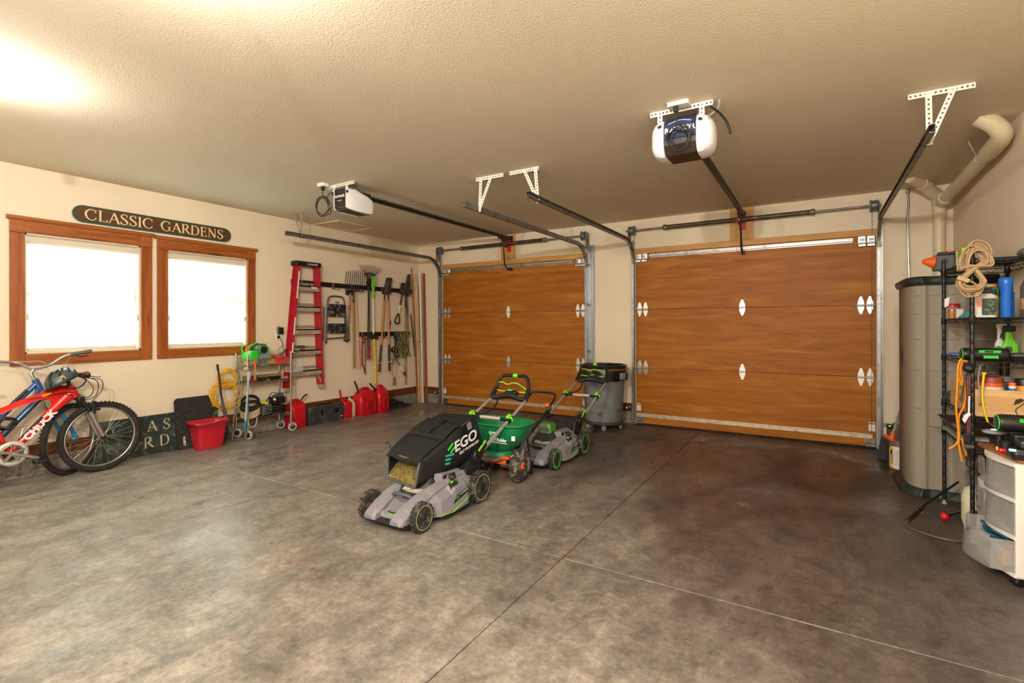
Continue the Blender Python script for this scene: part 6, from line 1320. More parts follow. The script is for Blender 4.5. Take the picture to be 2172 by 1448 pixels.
obj('flow_control', G().disc((SX+.162, SY+.66, .575), (.2, -.4, 1), .035, .02), GREYP, o); obj('flow_lever', G().box(SX+.14, SY and SX+.18, SY+.63, SY+.66, .585, .62), ORANGE, o, .004); obj('control_cable', G().tube(spline([(SX+.16, SY+.66, .56), (SX+.12, SY+.5, .45), (SX+.02, SY+.3, .38), (SX-.02, SY+.22, .32)], 5), .0025, 5), BLACK, o)
pl_ = Matrix.Translation((SX+.07, SY-.2, .465)) @ Matrix.Rotation(PI/2-.16, 4, 'X')
obj('oval_logo', G().tube([pl_ @ Vector((.052*math.cos(2*PI*i/28), .03*math.sin(2*PI*i/28), 0)) for i in range(28)], .0028, 5, True), OWHITE, o)
text('Scotts', .034, pl_, OWHITE, o, 'brand_print', bold=.0007); text('Turf Builder', .04, pl_ @ Matrix.Translation((.045, -.058, -.001)), OWHITE, o, 'name_print', bold=.0008, sx=.9); obj('underline', G().box(-.05, .14, -.084, -.079, -.002, .0005, pl_), OWHITE, o)
obj('bar_label', G().box(-.016, .016, -.02, .02, 0, .001, Matrix.Translation((SX+.245, SY-.165, .425)) @ Matrix.Rotation(.62, 4, 'Z') @ Matrix.Rotation(PI/2-.2, 4, 'X')), STK, o)
# ================================================================== trash can
TX0, TY0 = -2.50, 6.50
CANM = pm('can_grey', '#7E8188', .6, 0, .12, 6, 0, 0, .35, ('#3E3B38', .35, 7))
o = thing('trash_can', 'grey round trash can with black liner on a wheeled dolly beside the garage door', 'trash can', (TX0, TY0, 0))
obj('drum', G().lathe([(.235, .115), (.245, .13), (.285, .76), (.30, .78), (.305, .84), (.295, .845), (.28, .78), (.235, .14)], 36, TM((TX0, TY0, 0))), CANM, o)
for a in (.35, PI-.35, PI+.35, -.35): obj('drum_handle', G().box(-.03, .03, -.05, .05, -.045, .045, Matrix.Translation((TX0+.305*math.cos(a), TY0+.305*math.sin(a), .735)) @ Matrix.Rotation(a, 4, 'Z')), CANM, o, .01)
rnd = random.Random(5); nn = 60
def lr(R, z, j=0): return [(TX0+(R+j*rnd.uniform(-1, 1))*math.cos(2*PI*i/nn), TY0+(R+j*rnd.uniform(-1, 1))*math.sin(2*PI*i/nn), z+j*1.2*rnd.uniform(-1, 1)) for i in range(nn)]
BAGL = pm('liner_black', '#15130F', .22, 0, .3, 20, 45, .01, .6)
obj('bin_liner', G().loft([lr(.318, .67, .014), lr(.322, .75, .006), lr(.322, .82, .004), lr(.315, .858, .004), lr(.29, .86, .004), lr(.278, .75, .008), lr(.26, .55, .01)], False, False, True), BAGL, o)
obj('elastic_band', G().torus((TX0, TY0, .822), (0, 0, 1), .325, .006, 48, 6), pm('band_orange', '#B8702A', .6), o); obj('rim_roll', G().torus((TX0, TY0, .862), (0, 0, 1), .305, .014, 40, 8), BAGL, o)
obj('dolly', G().lathe([(.20, .075), (.265, .078), (.27, .09), (.27, .115), (.255, .118), (.2, .11)], 36, TM((TX0, TY0, 0))), pm('dolly_dark', '#39342E', .6, 0, .2, 12), o)
for i in range(5):
    a = 2*PI*i/5-1.2; c = Vector((TX0+.225*math.cos(a), TY0+.225*math.sin(a), .036)); ax = Vector((math.cos(a+.6), math.sin(a+.6), 0))
    cs = obj('caster', G().lathe([(.02, -.012), (.034, -.012), (.036, 0), (.034, .012), (.02, .012)], 16, axm(c, c+ax)[0]), pm('caster_tan', '#8B8172', .6, 0, .2, 20), o); obj('caster_fork', G().box(-.025, .025, -.018, .018, .03, .045, Matrix.Translation((c.x, c.y, .03)) @ Matrix.Rotation(a, 4, 'Z')), GALVD, cs)
# ================================================================== door safety sensors
def sensor(x, z, s, m, label):
    o = thing('safety_sensor', label, 'sensor', (x, YB-.07, z))
    obj('bracket', G().bar((x, YB-.07, z+.01), (x+s*.06, YB-.07, z+.01), .004, .03), GALVD, o); obj('body', G().box(x+s*.03, x+s*.095, YB-.10, YB-.06, z-.025, z+.02), BLACK, o, .01)
    obj('indicator', G().ball((x+s*.055, YB-.102, z), .007, 10, 6), m, o); obj('wire', G().tube(spline([(x+s*.08, YB-.07, z-.02), (x+s*.1, YB-.05, z-.07), (x+s*.07, YB-.03, z-.12)], 4), .003, 5), BLACK, o)
LED = emit('led_green', '#7CFF3A', 3); LEDA = emit('led_amber', '#FFD08A', 3)
sensor(-5.80, .215, -1, LEDA, 'small black door sensor on the track next to the corner poles'); sensor(-2.255, .235, -1, LEDA, 'small black door sensor between the trash can and the garage door track'); sensor(.64, .285, 1, LED, 'small black door sensor with green light by the broom')
# ================================================================== right side: shed, rack, drawers
SHM = pm('shed_taupe', '#8F8679', .6, 0, .04, 3, 160, .0015, .35); SHG = pm('shed_green', '#1F2A26', .5, 0, .2, 8, 0, 0, .4, ('#4B5049', .3, 12))
def shed_out(e=0, yb=5.8):
    pts = [(1.215, 5.275-e), (1.04, 5.275-e), (1.03, 5.263-e), (1.0, 5.263-e), (.99, 5.275-e), (.80, 5.275-e), (.778, 5.27-e), (.77, 5.257-e), (.752, 5.257-e), (.744, 5.27-e), (.728, 5.275-e), (.71, 5.285-e), (.692, 5.305-e), (.677, 5.335-e), (.666, 5.375-e*.7), (.659, 5.42-e*.5), (.656, 5.48), (.656, yb+e), (1.215, yb+e)]
    return [(x-(e if x < .68 else e*.6 if x < .8 else 0), y) for x, y in pts]
o = thing('storage_shed', 'tall taupe plastic storage shed with dark green lid and base beside the wire rack', 'storage shed', (.92, 5.7, 0))
obj('body', G().prism(shed_out(), .03, 1.755, None, True), SHM, o)
obj('lid', G().loft([[(x, y, 1.735) for x, y in reversed(shed_out(.012))], [(x, y, 1.765) for x, y in reversed(shed_out(.028))], [(x, y, 1.792) for x, y in reversed(shed_out(.026))], [(x, y, 1.81) for x, y in reversed(shed_out(.0))]], False, True, True), SHG, o)
obj('base', G().loft([[(x, y, 0) for x, y in reversed(shed_out(.05))], [(x, y, .02) for x, y in reversed(shed_out(.05))], [(x, y, .06) for x, y in reversed(shed_out(.012))]], False, True, True), SHG, o)
for z in (1.655, 1.50, 1.295, 1.035, .72):
    obj('groove', G().box(.785, .985, 5.269, 5.28, z-.004, z+.004), SHM, o, .002); obj('groove', G().box(.7, .742, 5.266, 5.30, z-.004, z+.004), SHM, o, .002); obj('groove', G().box(1.045, 1.2, 5.269, 5.28, z-.004, z+.004), SHM, o, .002)
obj('latch_slot', G().box(.65, .657, 5.56, 5.60, 1.05, 1.2), BLACK, o, .003)
obj('badge', G().prism(rrect(.07, .045, .012, 3), 0, .003, Matrix.Translation((.70, 5.347, 1.56)) @ Matrix.Rotation(-.72, 4, 'Z') @ Matrix.Rotation(PI/2, 4, 'X')), pm('groove_taupe', '#7C7468'), o, .001)
# ------------------------------------------------------------------ black wire rack
RX0, RX1, RY0, RY1 = .86, 1.225, 4.29, 5.12
RB = pm('rack_black', '#201F1E', .4, .3, .2, 16)
o = thing('wire_rack', 'black wire shelving rack against the wall beside the taupe shed', 'shelving', ((RX0+RX1)/2, (RY0+RY1)/2, 0))
for x in (RX0, RX1):
    for y in (RY0, RY1):
        z1 = 1.915; n_ = 30; pr = []
        for i in range(n_): z = .035+(z1-.035)*i/n_; pr += [(.0127, z), (.0127, z+.055), (.0118, z+.057), (.0118, z+.06)]
        p = obj('post', G().lathe(pr+[(.0127, z1)], 12, TM((x, y, 0))), RB, o); obj('levelling_foot', G().lathe([(.016, 0), (.018, .01), (.009, .02), (.009, .04)], 10, TM((x, y, 0))), pm('foot_tan', '#A89A84', .6), p)
        for z in (1.835, 1.455, 1.17, .815, .60): obj('sleeve', G().lathe([(.016, -.04), (.019, -.036), (.0165, .012)], 10, TM((x, y, z))), RB, p)
for z in (1.835, 1.455, 1.17, .815, .60): wire_shelf(RX0, RX1, RY0, RY1, z, o, RB, 14, .03, 'y', True, 'wire_shelf', .0024)
# top of the rack
o = thing('leaf_blower', 'orange and grey power tool head resting on the shed lid', 'power tool', (.82, 5.2, 1.82))
obj('nose', G().lathe([(.002, 0), (.02, .012), (.045, .07), (.05, .08)], 14, axm((.725, 5.13, 1.92), (.82, 5.13, 1.905))[0]), ORANGE, o); obj('body', G().box(.80, .935, 5.135, 5.215, 1.84, 1.965), pm('saw_grey', '#4B4A48', .5, 0, .1, 8), o, .014); obj('badge', G().disc((.868, 5.134, 1.915), (0, 1, 0), .022, .003), BLACK, o)
obj('grey_end', G().box(.935, 1.0, 5.14, 5.22, 1.86, 1.99), pm('saw_light', '#A8A69E', .5), o, .01); obj('top_lever', G().box(.83, .95, 5.155, 5.2, 1.965, 1.99), BLACK, o, .008); obj('orange_switch', G().box(.885, .915, 5.15, 5.2, 1.985, 2.0), ORANGE, o, .003); obj('foot_handle', G().tube(spline([(.85, 5.17, 1.85), (.86, 5.17, 1.83), (.9, 5.17, 1.822), (.99, 5.17, 1.826)], 4), .011, 8), BLACK, o)
o = thing('lime_case', 'lime green plastic case standing on the top shelf of the rack', 'case', (.96, 5.0, 1.84)); obj('body', G().box(.93, 1.0, 4.93, 5.06, 1.84, 1.99), pm('lime_case', '#B4CE1C', .45), o, .01); obj('panel', G().box(.945, .985, 4.926, 4.931, 1.87, 1.96), pm('lime_case2', '#C3DB35', .45), o, .003)
g = G(); g.ball((1.17, 4.45, 1.875), .07, 14, 9, (.8, 1.6, .5)); obj('plastic_bag', g, pm('bag_grey', '#6A6058', .35, 0, .35, 18, 40, .01), None, label='crumpled grey plastic bag on the top shelf of the rack near the wall', cat='bag')
obj('flat_tray', G().box(.92, 1.2, 4.55, 4.9, 1.838, 1.862), BLACK, None, bevel=.006, label='flat black tray lying on the top shelf of the rack', cat='tray')
# tan cord hung on the near post
TC = pm('tan_cord', '#A58A66', .6, 0, .1, 40)
o = thing('tan_extension_lead', 'thick bundle of tan extension cord looped over the near post of the rack', 'cord', (.86, 4.26, 1.58))
rnd = random.Random(21)
for i in range(18):
    dx = rnd.uniform(-.018, .018); top = 1.93+rnd.uniform(-.05, .02); xt = .865+.02*rnd.uniform(-1, 1); w1 = .045+.02*rnd.random(); w2 = .05+.018*rnd.random(); zb_ = 1.60+rnd.uniform(-.005, .06); y = 4.262+rnd.uniform(-.035, .012)
    cxm = .848+rnd.uniform(-.012, .012)
    P = [(xt-.01, y, top), (xt+w1*.8, y+.01, top-.03), (xt+w1, y, top-.10), (cxm+.02, y-.005, 1.775), (cxm-w2*.9, y, 1.69), (cxm-w2*.4, y, zb_), (cxm+w2*.6, y, zb_+.005), (cxm+w2*1.0, y, 1.69), (cxm+.005, y+.005, 1.775), (xt-w1, y, top-.13), (xt-w1*.8, y, top-.04)]
    obj('loop', G().tube(spline(P, 5, True), .006, 6, True), TC, o)
for k in range(2): obj('binding_turn', G().tube(spline([(.79, 4.235, 1.765+.008*k), (.83, 4.215, 1.78+.01*k), (.9, 4.225, 1.785), (.94, 4.245, 1.82+.02*k), (.92, 4.28, 1.85), (.86, 4.30, 1.80), (.80, 4.28, 1.77)], 5, True), .0052, 6, True), TC, o)
obj('plug', G().box(-.035, .03, -.008, .008, -.014, .014, TM((.805, 4.215, 1.70), 0, .45, .1)), pm('tan_plug', '#B59C72', .55), o, .005); obj('tail', G().tube(spline([(.83, 4.215, 1.69), (.86, 4.22, 1.67), (.88, 4.23, 1.63)], 4), .0052, 6), TC, o)
# second shelf
S2 = 1.4575
def bottle(name, label, x, y, z, prof, m, capm, cprof, cat='bottle', lab=None, n=18, labm=None):
    o = thing(name, label, cat, (x, y, z)); obj('body', G().lathe(prof, n, TM((x, y, z))), m, o); obj('cap', G().lathe(cprof, n, TM((x, y, z))), capm, o)
    if lab: r, z0, z1 = lab; obj('label', G().lathe([(r, z0), (r+.0008, z0+.001), (r+.0008, z1-.001), (r, z1)], n, TM((x, y, z)), cap=False), labm or STK, o)
    return o
bottle('grease_gun', 'tall bright blue cylinder bottle standing on the second shelf of the rack', 1.045, 4.40, S2, [(.024, 0), (.026, .005), (.026, .17), (.032, .19), (.034, .205)], BLUE, BLUE, [(.034, .205), (.036, .21), (.036, .25), (.03, .256)], 'bottle')
bottle('sports_bottle', 'slim blue bottle behind the tall blue cylinder on the rack', 1.09, 4.52, S2, [(.024, 0), (.026, .006), (.026, .16), (.018, .18)], BLUE, BLACK, [(.019, .18), (.019, .21), (.01, .215)])
o = thing('weed_killer_jug', 'white jug with dark photo label beside the tall blue cylinder on the rack', 'jug', (.96, 4.43, S2))
obj('body', G().loft([rring(.115, .06, .02, S2+z, .95, 4.43) if k == 1 else rring(.115*k, .06*k, .02*k, S2+z, .95, 4.43) for z, k in ((0, .96), (.01, 1), (.12, 1), (.145, .9), (.16, .5))]), pm('jug_grey', '#CFCBC2', .5), o); obj('cap', G().box(.915, .985, 4.405, 4.455, S2+.158, S2+.19), BLACK, o, .008)
obj('label', G().prism(rrect(.075, .11, .008, 3), 0, .001, Matrix.Translation((.967, 4.3992, S2+.07)) @ Matrix.Rotation(PI/2, 4, 'X')), pm('photo_label', '#2A3A38', .5, 0, .6, 40, 0, 0, .4, ('#6A8C4A', .4, 40)), o); obj('label_flash', G().box(.905, .93, 4.398, 4.399, S2+.07, S2+.105), pm('label_coral', '#D8705A', .5), o)
obj('green_box', G().box(.965, 1.045, 4.55, 4.65, S2+.15, S2+.2), pm('box_green', '#0F7A3C', .45), None, bevel=.005, label='green box stacked on the dark carton on the rack second shelf', cat='box')
obj('dark_carton', G().box(.955, 1.055, 4.54, 4.66, S2, S2+.149), pm('carton_dark', '#2A2A28', .6), None, bevel=.003, label='dark carton under the green box on the rack second shelf', cat='carton')
obj('cloth_wad', G().ball((.99, 4.6, S2+.217), .04, 12, 7, (1.3, 1, .4)), pm('cloth_pale', '#C9BFA6', .8, 0, .1, 20), None, label='pale rag lying on the green box on the rack', cat='rag'); obj('orange_tin', G().cyl((1.03, 4.62, S2+.2), (1.03, 4.62, S2+.23), .022, 12), ORANGE, None, label='small orange tin on the green box on the rack', cat='tin')
bottle('red_lid_jar', 'jar with flat red lid behind the white paper tag on the rack', .895, 5.02, S2, [(.04, 0), (.042, .005), (.042, .085), (.038, .09)], pm('jar_clear', '#8E8478', .2, 0, .2, 10), REDP, [(.044, .09), (.044, .112), (.04, .114)])
obj('paper_tag', G().add([(.84, 4.975, S2+.15), (.868, 4.97, S2+.165), (.862, 4.965, S2+.10), (.838, 4.97, S2+.085)], [(0, 1, 2, 3)]), STK, None, solid=.001, label='white paper tag curling in front of the red-lidded jar', cat='tag')
o = thing('seed_box', 'orange-topped small can at the far end of the rack second shelf', 'can', (.878, 4.93, S2)); obj('body', G().cyl((.878, 4.94, S2), (.878, 4.94, S2+.06), .02, 14), pm('can_orange', '#B5692E', .5, 0, .4, 40), o); obj('lid', G().cyl((.878, 4.94, S2+.06), (.878, 4.94, S2+.068), .021, 14), GALV, o)
obj('white_packet', G().box(.895, .935, 4.90, 4.93, S2, S2+.07), STK, None, bevel=.003, label='small white printed packet standing on the rack second shelf', cat='packet')
g = G(); g.grid(lambda u, v: (.90+.09*u, 4.80+.1*v, S2+.003+.05*math.sin(PI*u)*math.sin(PI*v)+.008*math.sin(9*u+4*v)), 10, 10); obj('cyan_cloth', g, pm('cloth_cyan', '#3E9DB8', .8, 0, .15, 16), None, solid=.003, label='crumpled cyan cloth on the rack second shelf', cat='cloth')
g = G(); g.grid(lambda u, v: (.915+.10*u, 4.66+.12*v, S2+.003+.075*math.sin(PI*u)*math.sin(PI*v)+.012*math.sin(8*u-5*v)), 10, 10); obj('grey_cloth', g, pm('cloth_grey', '#9CA093', .8, 0, .15, 16), None, solid=.003, label='crumpled grey cloth behind the cyan cloth on the rack', cat='cloth')
bottle('spray_bottle_dark', 'smoky clear bottle at the wall end of the rack second shelf', 1.16, 4.42, S2, [(.04, 0), (.042, .006), (.042, .2), (.025, .24)], pm('smoke_plastic', '#5A554D', .2, 0, .3, 8), GREYP, [(.022, .24), (.022, .27), (.014, .275)], lab=(.0425, .05, .12), labm=pm('label_tan', '#A8825A', .6, 0, .4, 30))
bottle('yellow_tube', 'narrow yellow labelled tube between the jug and blue cylinder', 1.015, 4.5, S2, [(.016, 0), (.017, .004), (.017, .14), (.008, .15)], YEL, BLACK, [(.009, .15), (.008, .18), (.003, .19)])
# third shelf
S3 = 1.1725
o = thing('jobsite_speaker', 'long black and green cordless speaker lying on the third shelf of the rack', 'speaker', (.93, 4.37, S3))
def spk(o, c, L, r, an, M_):
    M = Matrix.Translation(c) @ Matrix.Rotation(an, 4, 'Z') @ Matrix.Rotation(PI/2, 4, 'Y')
    obj('body', G().lathe([(r*.75, -L/2), (r*.97, -L/2+.006), (r, -L/2+.02), (r, L/2-.02), (r*.97, L/2-.006), (r*.75, L/2)], 12, M), BLACK, o)
    obj('end_cone', G().lathe([(r*.6, -L/2-.002), (r*.3, -L/2+.004), (.002, -L/2+.006)], 16, M), GREYP, o); obj('end_ring', G().torus(M @ Vector((0, 0, -L/2+.004)), M.to_3x3() @ Vector((0, 0, 1)), r*.83, r*.1, 12, 6), LIME if False else BG, o)
    R0 = Matrix.Translation(c) @ Matrix.Rotation(an, 4, 'Z')
    obj('green_panel', G().box(-L*.16, L*.30, -r*1.04, -r*.93, r*.28, r*.72, R0), BG, o, .003); obj('display', G().box(-L*.04, L*.14, -r*1.08, -r*1.0, r*.38, r*.62, R0), BLACK, o, .001)
    obj('green_grip', G().prism([(-L*.06, -.012), (-L*.02, -.009), (L*.2, -.009), (L*.24, -.012), (L*.24, .012), (L*.2, .009), (-L*.02, .009), (-L*.06, .012)], 0, r*.14, R0 @ Matrix.Translation((.0, -r*.92, -r*.32)) @ Matrix.Rotation(PI/2, 4, 'X')), BG, o, .002)
spk(o, (.935, 4.37, S3+.043), .235, .042, .04, None)
o = thing('white_spray_bottle', 'white spray bottle with green label on the third shelf beside the green bottle', 'spray bottle', (1.135, 4.92, S3+.02))
obj('body', G().loft([rring(.05, .035, .014, S3+.02, 1.135, 4.92), rring(.052, .036, .014, S3+.10, 1.135, 4.92), rring(.026, .026, .012, S3+.135, 1.135, 4.92), rring(.028, .026, .012, S3+.21, 1.135, 4.92)]), WHITE, o); obj('label', G().disc((1.125, 4.901, S3+.065), (0, 1, 0), .02, .002), pm('label_green', '#2F8A4A', .5), o); obj('trigger_head', G().box(1.118, 1.17, 4.905, 4.935, S3+.21, S3+.245), WHITE, o, .006)
o = thing('green_spray_bottle', 'bright lime spray bottle with black trigger on the third shelf by the wall', 'spray bottle', (1.185, 4.90, S3+.02))
obj('body', G().loft([rring(.085, .04, .014, S3+.02, 1.185, 4.90), rring(.085, .04, .014, S3+.09, 1.185, 4.90), rring(.05, .036, .014, S3+.13, 1.18, 4.90), rring(.034, .03, .012, S3+.185, 1.178, 4.90)]), LIME, o); obj('trigger_head', G().box(1.145, 1.215, 4.885, 4.915, S3+.187, S3+.23), BLACK, o, .008); obj('trigger', G().tube(spline([(1.155, 4.90, S3+.19), (1.14, 4.90, S3+.165), (1.135, 4.9, S3+.14)], 3), .005, 6), BLACK, o); obj('label', G().prism(rrect(.04, .04, .008, 3), 0, .001, Matrix.Translation((1.172, 4.8795, S3+.06)) @ Matrix.Rotation(PI/2, 4, 'X')), pm('label_dark', '#3A4436', .5, 0, .4, 40), o)
o = thing('grey_carton', 'flat grey printed carton under the spray bottles on the third shelf', 'carton', (1.14, 4.85, S3)); obj('box', G().box(1.05, 1.22, 4.66, 5.0, S3, S3+.02), pm('carton_grey', '#9CA0A8', .6), o, .002); obj('band', G().box(1.07, 1.14, 4.658, 4.66, S3+.003, S3+.017), pm('carton_navy', '#2A2436', .6), o); text('KIRKLAND', .012, face_mx((1.105, 4.6575, S3+.01), '-y'), OWHITE, o, 'print')
o = thing('black_tray', 'black plastic tool tray with ledge beside the cordless speaker on the third shelf', 'tray', (1.13, 4.42, S3)); obj('tray', G().loft([rring(.16, .2, .02, S3, 1.14, 4.44), rring(.18, .22, .02, S3+.03, 1.14, 4.44), rring(.19, .23, .02, S3+.036, 1.14, 4.44)], False, True, False), BLACK, o, .004); obj('lid_wedge', G().prism([(1.05, S3+.036), (1.21, S3+.036), (1.19, S3+.055), (1.08, S3+.05)], 4.34, 4.54, Matrix(((1,0,0,0),(0,0,1,0),(0,1,0,0),(0,0,0,1)))), GREYP, o, .003)
obj('blue_hose_piece', G().tube(spline([(.875, 5.08, S3+.006), (.9, 5.06, S3+.018), (.95, 5.02, S3+.018), (1.0, 4.98, S3+.012)], 4), .006, 8), BLUE, None, label='short bright blue cord on the third shelf next to the speaker', cat='cord')
# fourth shelf: wooden crate with jars
S4 = .8175
CRW = wood('crate_pine', '#D9B482', '#B98E58', 'x', 1.4, .6, False, 16); CRY = wood('crate_pine_y', '#D9B482', '#B98E58', 'y', 1.4, .6, False, 16)
o = thing('wooden_crate', 'pale wooden wine crate with burnt pear drawing on the fourth shelf', 'crate', (1.03, 4.60, S4))
cx0, cx1, cy0, cy1, ch = .868, 1.21, 4.32, 4.92, .175
obj('front_board', G().box(cx0+.008, cx1, cy0, cy0+.012, S4, S4+ch), CRW, o, .001); obj('back_board', G().box(cx0+.008, cx1, cy1-.012, cy1, S4, S4+ch), CRW, o, .001); obj('side_board', G().box(cx1-.01, cx1, cy0+.012, cy1-.012, S4, S4+ch), CRY, o, .001)
g = G().box(cx0-.004, cx0+.008, cy0, cy1, S4, S4+.10).box(cx0-.004, cx0+.008, cy0, 4.58, S4+.10, S4+.135).box(cx0-.004, cx0+.008, 4.66, cy1, S4+.10, S4+.135).box(cx0-.004, cx0+.008, cy0, cy1, S4+.135, S4+ch); obj('end_board', g, CRY, o); obj('bottom_board', G().box(cx0+.008, cx1-.01, cy0+.012, cy1-.012, S4, S4+.01), CRW, o)
BURN = pm('burnt_line', '#2E1A10', .7); ppy = cy0-.001
obj('pear_outline', G().tube(spline([(1.12, ppy, S4+.115), (1.095, ppy, S4+.085), (1.07, ppy, S4+.055), (1.085, ppy, S4+.02), (1.13, ppy, S4+.008), (1.175, ppy, S4+.02), (1.185, ppy, S4+.055), (1.16, ppy, S4+.09), (1.14, ppy, S4+.118)], 5, True), .0025, 5, True), BURN, o)
obj('pear_stem', G().tube(spline([(1.13, ppy, S4+.117), (1.132, ppy, S4+.13), (1.14, ppy, S4+.142)], 3), .002, 5), BURN, o); obj('pear_leaf', G().prism([(1.06, S4+.085), (1.07, S4+.12), (1.095, S4+.13), (1.11, S4+.118), (1.09, S4+.10)], ppy-.001, ppy+.001, Matrix(((1,0,0,0),(0,0,1,0),(0,1,0,0),(0,0,0,1)))), BURN, o); obj('brand_bar', G().box(1.12, 1.2, ppy-.001, ppy+.001, S4+.035, S4+.062), BURN, o)
def jar(name, label, x, y, r, h_, m, capm, ch_, cat='jar', stripes=()):
    o = thing(name, label, cat, (x, y, S4+.011)); z = S4+.011
    obj('body', G().lathe([(r*.95, 0), (r, .005), (r, h_-.005), (r*.94, h_)], 20, TM((x, y, z))), m, o); obj('lid', G().lathe([(r*1.03, h_), (r*1.03, h_+ch_), (r*.98, h_+ch_+.003)], 20, TM((x, y, z))), capm, o)
    for z0, z1, mm in stripes: obj('label_band', G().lathe([(r+.001, z0), (r+.001, z1)], 20, TM((x, y, z)), cap=False), mm, o)
    return o
PUR = pm('jar_purple', '#4A1E3A', .4); OY = pm('jar_amber', '#E8932A', .45, 0, .15, 20)
jar('wood_cleaner_tub', 'large orange and purple tub with red lid standing in the wooden crate', .985, 4.44, .058, .20, PUR, pm('lid_brick', '#8E3A26', .5), .035, 'tub', ((.14, .175, STK), (.175, .2, ORANGE), (.10, .14, OY)))
jar('caulk_tub', 'orange tub with black lid in the wooden crate near the wall', 1.14, 4.44, .045, .19, OY, BLACK, .04, 'tub')
jar('blue_band_can', 'small can with orange, white and blue bands in the wooden crate', 1.07, 4.38, .018, .19, pm('can_blue', '#1E7FB8', .4), ORANGE, .018, 'can', ((.175, .19, STK),))
jar('navy_tub', 'navy tub behind the banded can in the wooden crate', 1.06, 4.52, .035, .18, pm('tub_navy', '#26436E', .45), GREYP, .02, 'tub'); jar('olive_canister', 'tall grey green canister at the back of the wooden crate', 1.08, 4.66, .06, .215, pm('can_sage', '#8E968A', .5), pm('can_sage', '#8E968A'), .01, 'canister')
obj('rubber_mat_roll', G().cyl((.90, 4.94, S4+.04), (.90, 5.10, S4+.04), .04, 16), GREYP, None, label='rolled grey rubber mat at the far end of the fourth shelf', cat='mat roll')
# fifth shelf
S5 = .6025
o = thing('paint_tray', 'dark rust-stained paint tray on the lowest rack shelf', 'tray', (.95, 4.9, S5)); obj('tray', G().loft([rring(.16, .36, .02, S5+.02, .955, 4.90), rring(.24, .46, .03, S5+.10, .935, 4.90), rring(.225, .445, .03, S5+.10, .935, 4.90), rring(.145, .345, .02, S5+.026, .955, 4.90)]), pm('tray_rust', '#3B2A22', .5, 0, .35, 10), o); obj('paint_skin', G().box(.89, 1.0, 4.75, 5.05, S5+.05, S5+.056), pm('paint_brown', '#6A4030', .4, 0, .2, 8), o)
obj('white_sheet', G().box(.845, 1.15, 4.62, 5.1, S5, S5+.016), pm('sheet_grey', '#A8A596', .6, 0, .2, 9), None, bevel=.002, label='stack of pale sheets under the paint tray on the lowest shelf', cat='sheets')
for i in range(4): obj('bamboo_stake', G().cyl((.775+.012*i, 5.14-.01*i, S5-.005+.0), (1.15, 4.40+.02*i, S5+.022), .0045, 6), pm('bamboo_green', '#6F7C48', .6, 0, .15, 20), None, label='thin green garden stake sticking out of the lowest rack shelf', cat='stake', group='green stakes on the lowest shelf')
o = thing('black_toolcase', 'black case with sloped lid on the lowest rack shelf', 'case', (1.1, 4.45, S5)); obj('body', G().box(1.0, 1.2, 4.33, 4.58, S5+.003, S5+.09), BLACK, o, .012); obj('handle', G().tube([(1.03, 4.325, S5+.06), (1.03, 4.31, S5+.06), (1.14, 4.31, S5+.06), (1.14, 4.325, S5+.06)], .008, 6), GREYP, o)
# things hanging from the rack
ORC = pm('orange_cord', '#E08A12', .5, 0, .08, 30)
o = thing('orange_extension_lead', 'orange cord hanging in long loops from the third shelf of the rack', 'cord', (.80, 4.4, .55))
for P in ([(.845, 4.36, 1.165), (.82, 4.35, 1.185), (.80, 4.34, 1.13), (.795, 4.34, .98), (.79, 4.34, .86), (.80, 4.34, .72), (.805, 4.34, .60), (.82, 4.34, .51)], [(.85, 4.37, 1.17), (.825, 4.36, 1.175), (.815, 4.35, 1.1), (.83, 4.35, 1.02), (.84, 4.35, .95), (.83, 4.35, .87), (.805, 4.35, .80), (.805, 4.34, .68), (.79, 4.34, .62), (.752, 4.335, .585)], [(.85, 4.36, 1.17), (.81, 4.355, 1.16), (.805, 4.35, 1.06), (.82, 4.35, 1.01)], [(.82, 4.345, .66), (.83, 4.345, .6), (.85, 4.345, .53)]): obj('strand', G().tube(spline(P, 6), .0068, 8), ORC, o)
o = thing('ratchet_strap', 'black strap with red stripe and buckle hanging by the near rack post', 'strap', (.845, 4.275, .6))
obj('webbing', G().box(.826, .848, 4.268, 4.272, .70, 1.10), pm('strap_black', '#231F22', .75, 0, .2, 60), o); obj('stripe', G().box(.832, .836, 4.266, 4.268, .70, 1.08), pm('strap_red', '#9C3A3A', .75), o); obj('stripe', G().box(.842, .845, 4.266, 4.268, .70, 1.08), pm('strap_red', '#9C3A3A'), o); obj('buckle', G().box(.815, .85, 4.255, 4.28, .64, .71), BLACK, o, .006); obj('ratchet', G().cyl((.815, 4.262, .625), (.86, 4.262, .625), .014, 10), GREYP, o); obj('hook', G().tube(spline([(.835, 4.265, .62), (.832, 4.265, .55), (.825, 4.265, .515), (.838, 4.265, .495), (.856, 4.265, .51)], 5), .004, 6), BLACK, o); obj('hook_block', G().box(.822, .846, 4.255, 4.275, .54, .56), BLACK, o, .002); obj('upper_ratchet', G().lathe([(.01, -.02), (.03, -.012), (.03, .012), (.01, .02)], 14, axm((.84, 4.275, 1.13), (.84, 4.0, 1.13))[0]), BLACK, o)
o = thing('white_clamp', 'white plastic clamp hanging beside the orange cord', 'clamp', (.82, 4.26, .76)); obj('jaw', G().prism([(0, 0), (.016, .04), (.03, .06), (.02, .075), (-.005, .05), (-.012, .02)], -.006, .006, Matrix.Translation((.816, 4.255, .775)) @ Matrix.Rotation(PI/2, 4, 'X')), WHITE, o, .003); obj('arm', G().cyl((.836, 4.255, .845), (.84, 4.26, .95), .005, 6), WHITE, o)
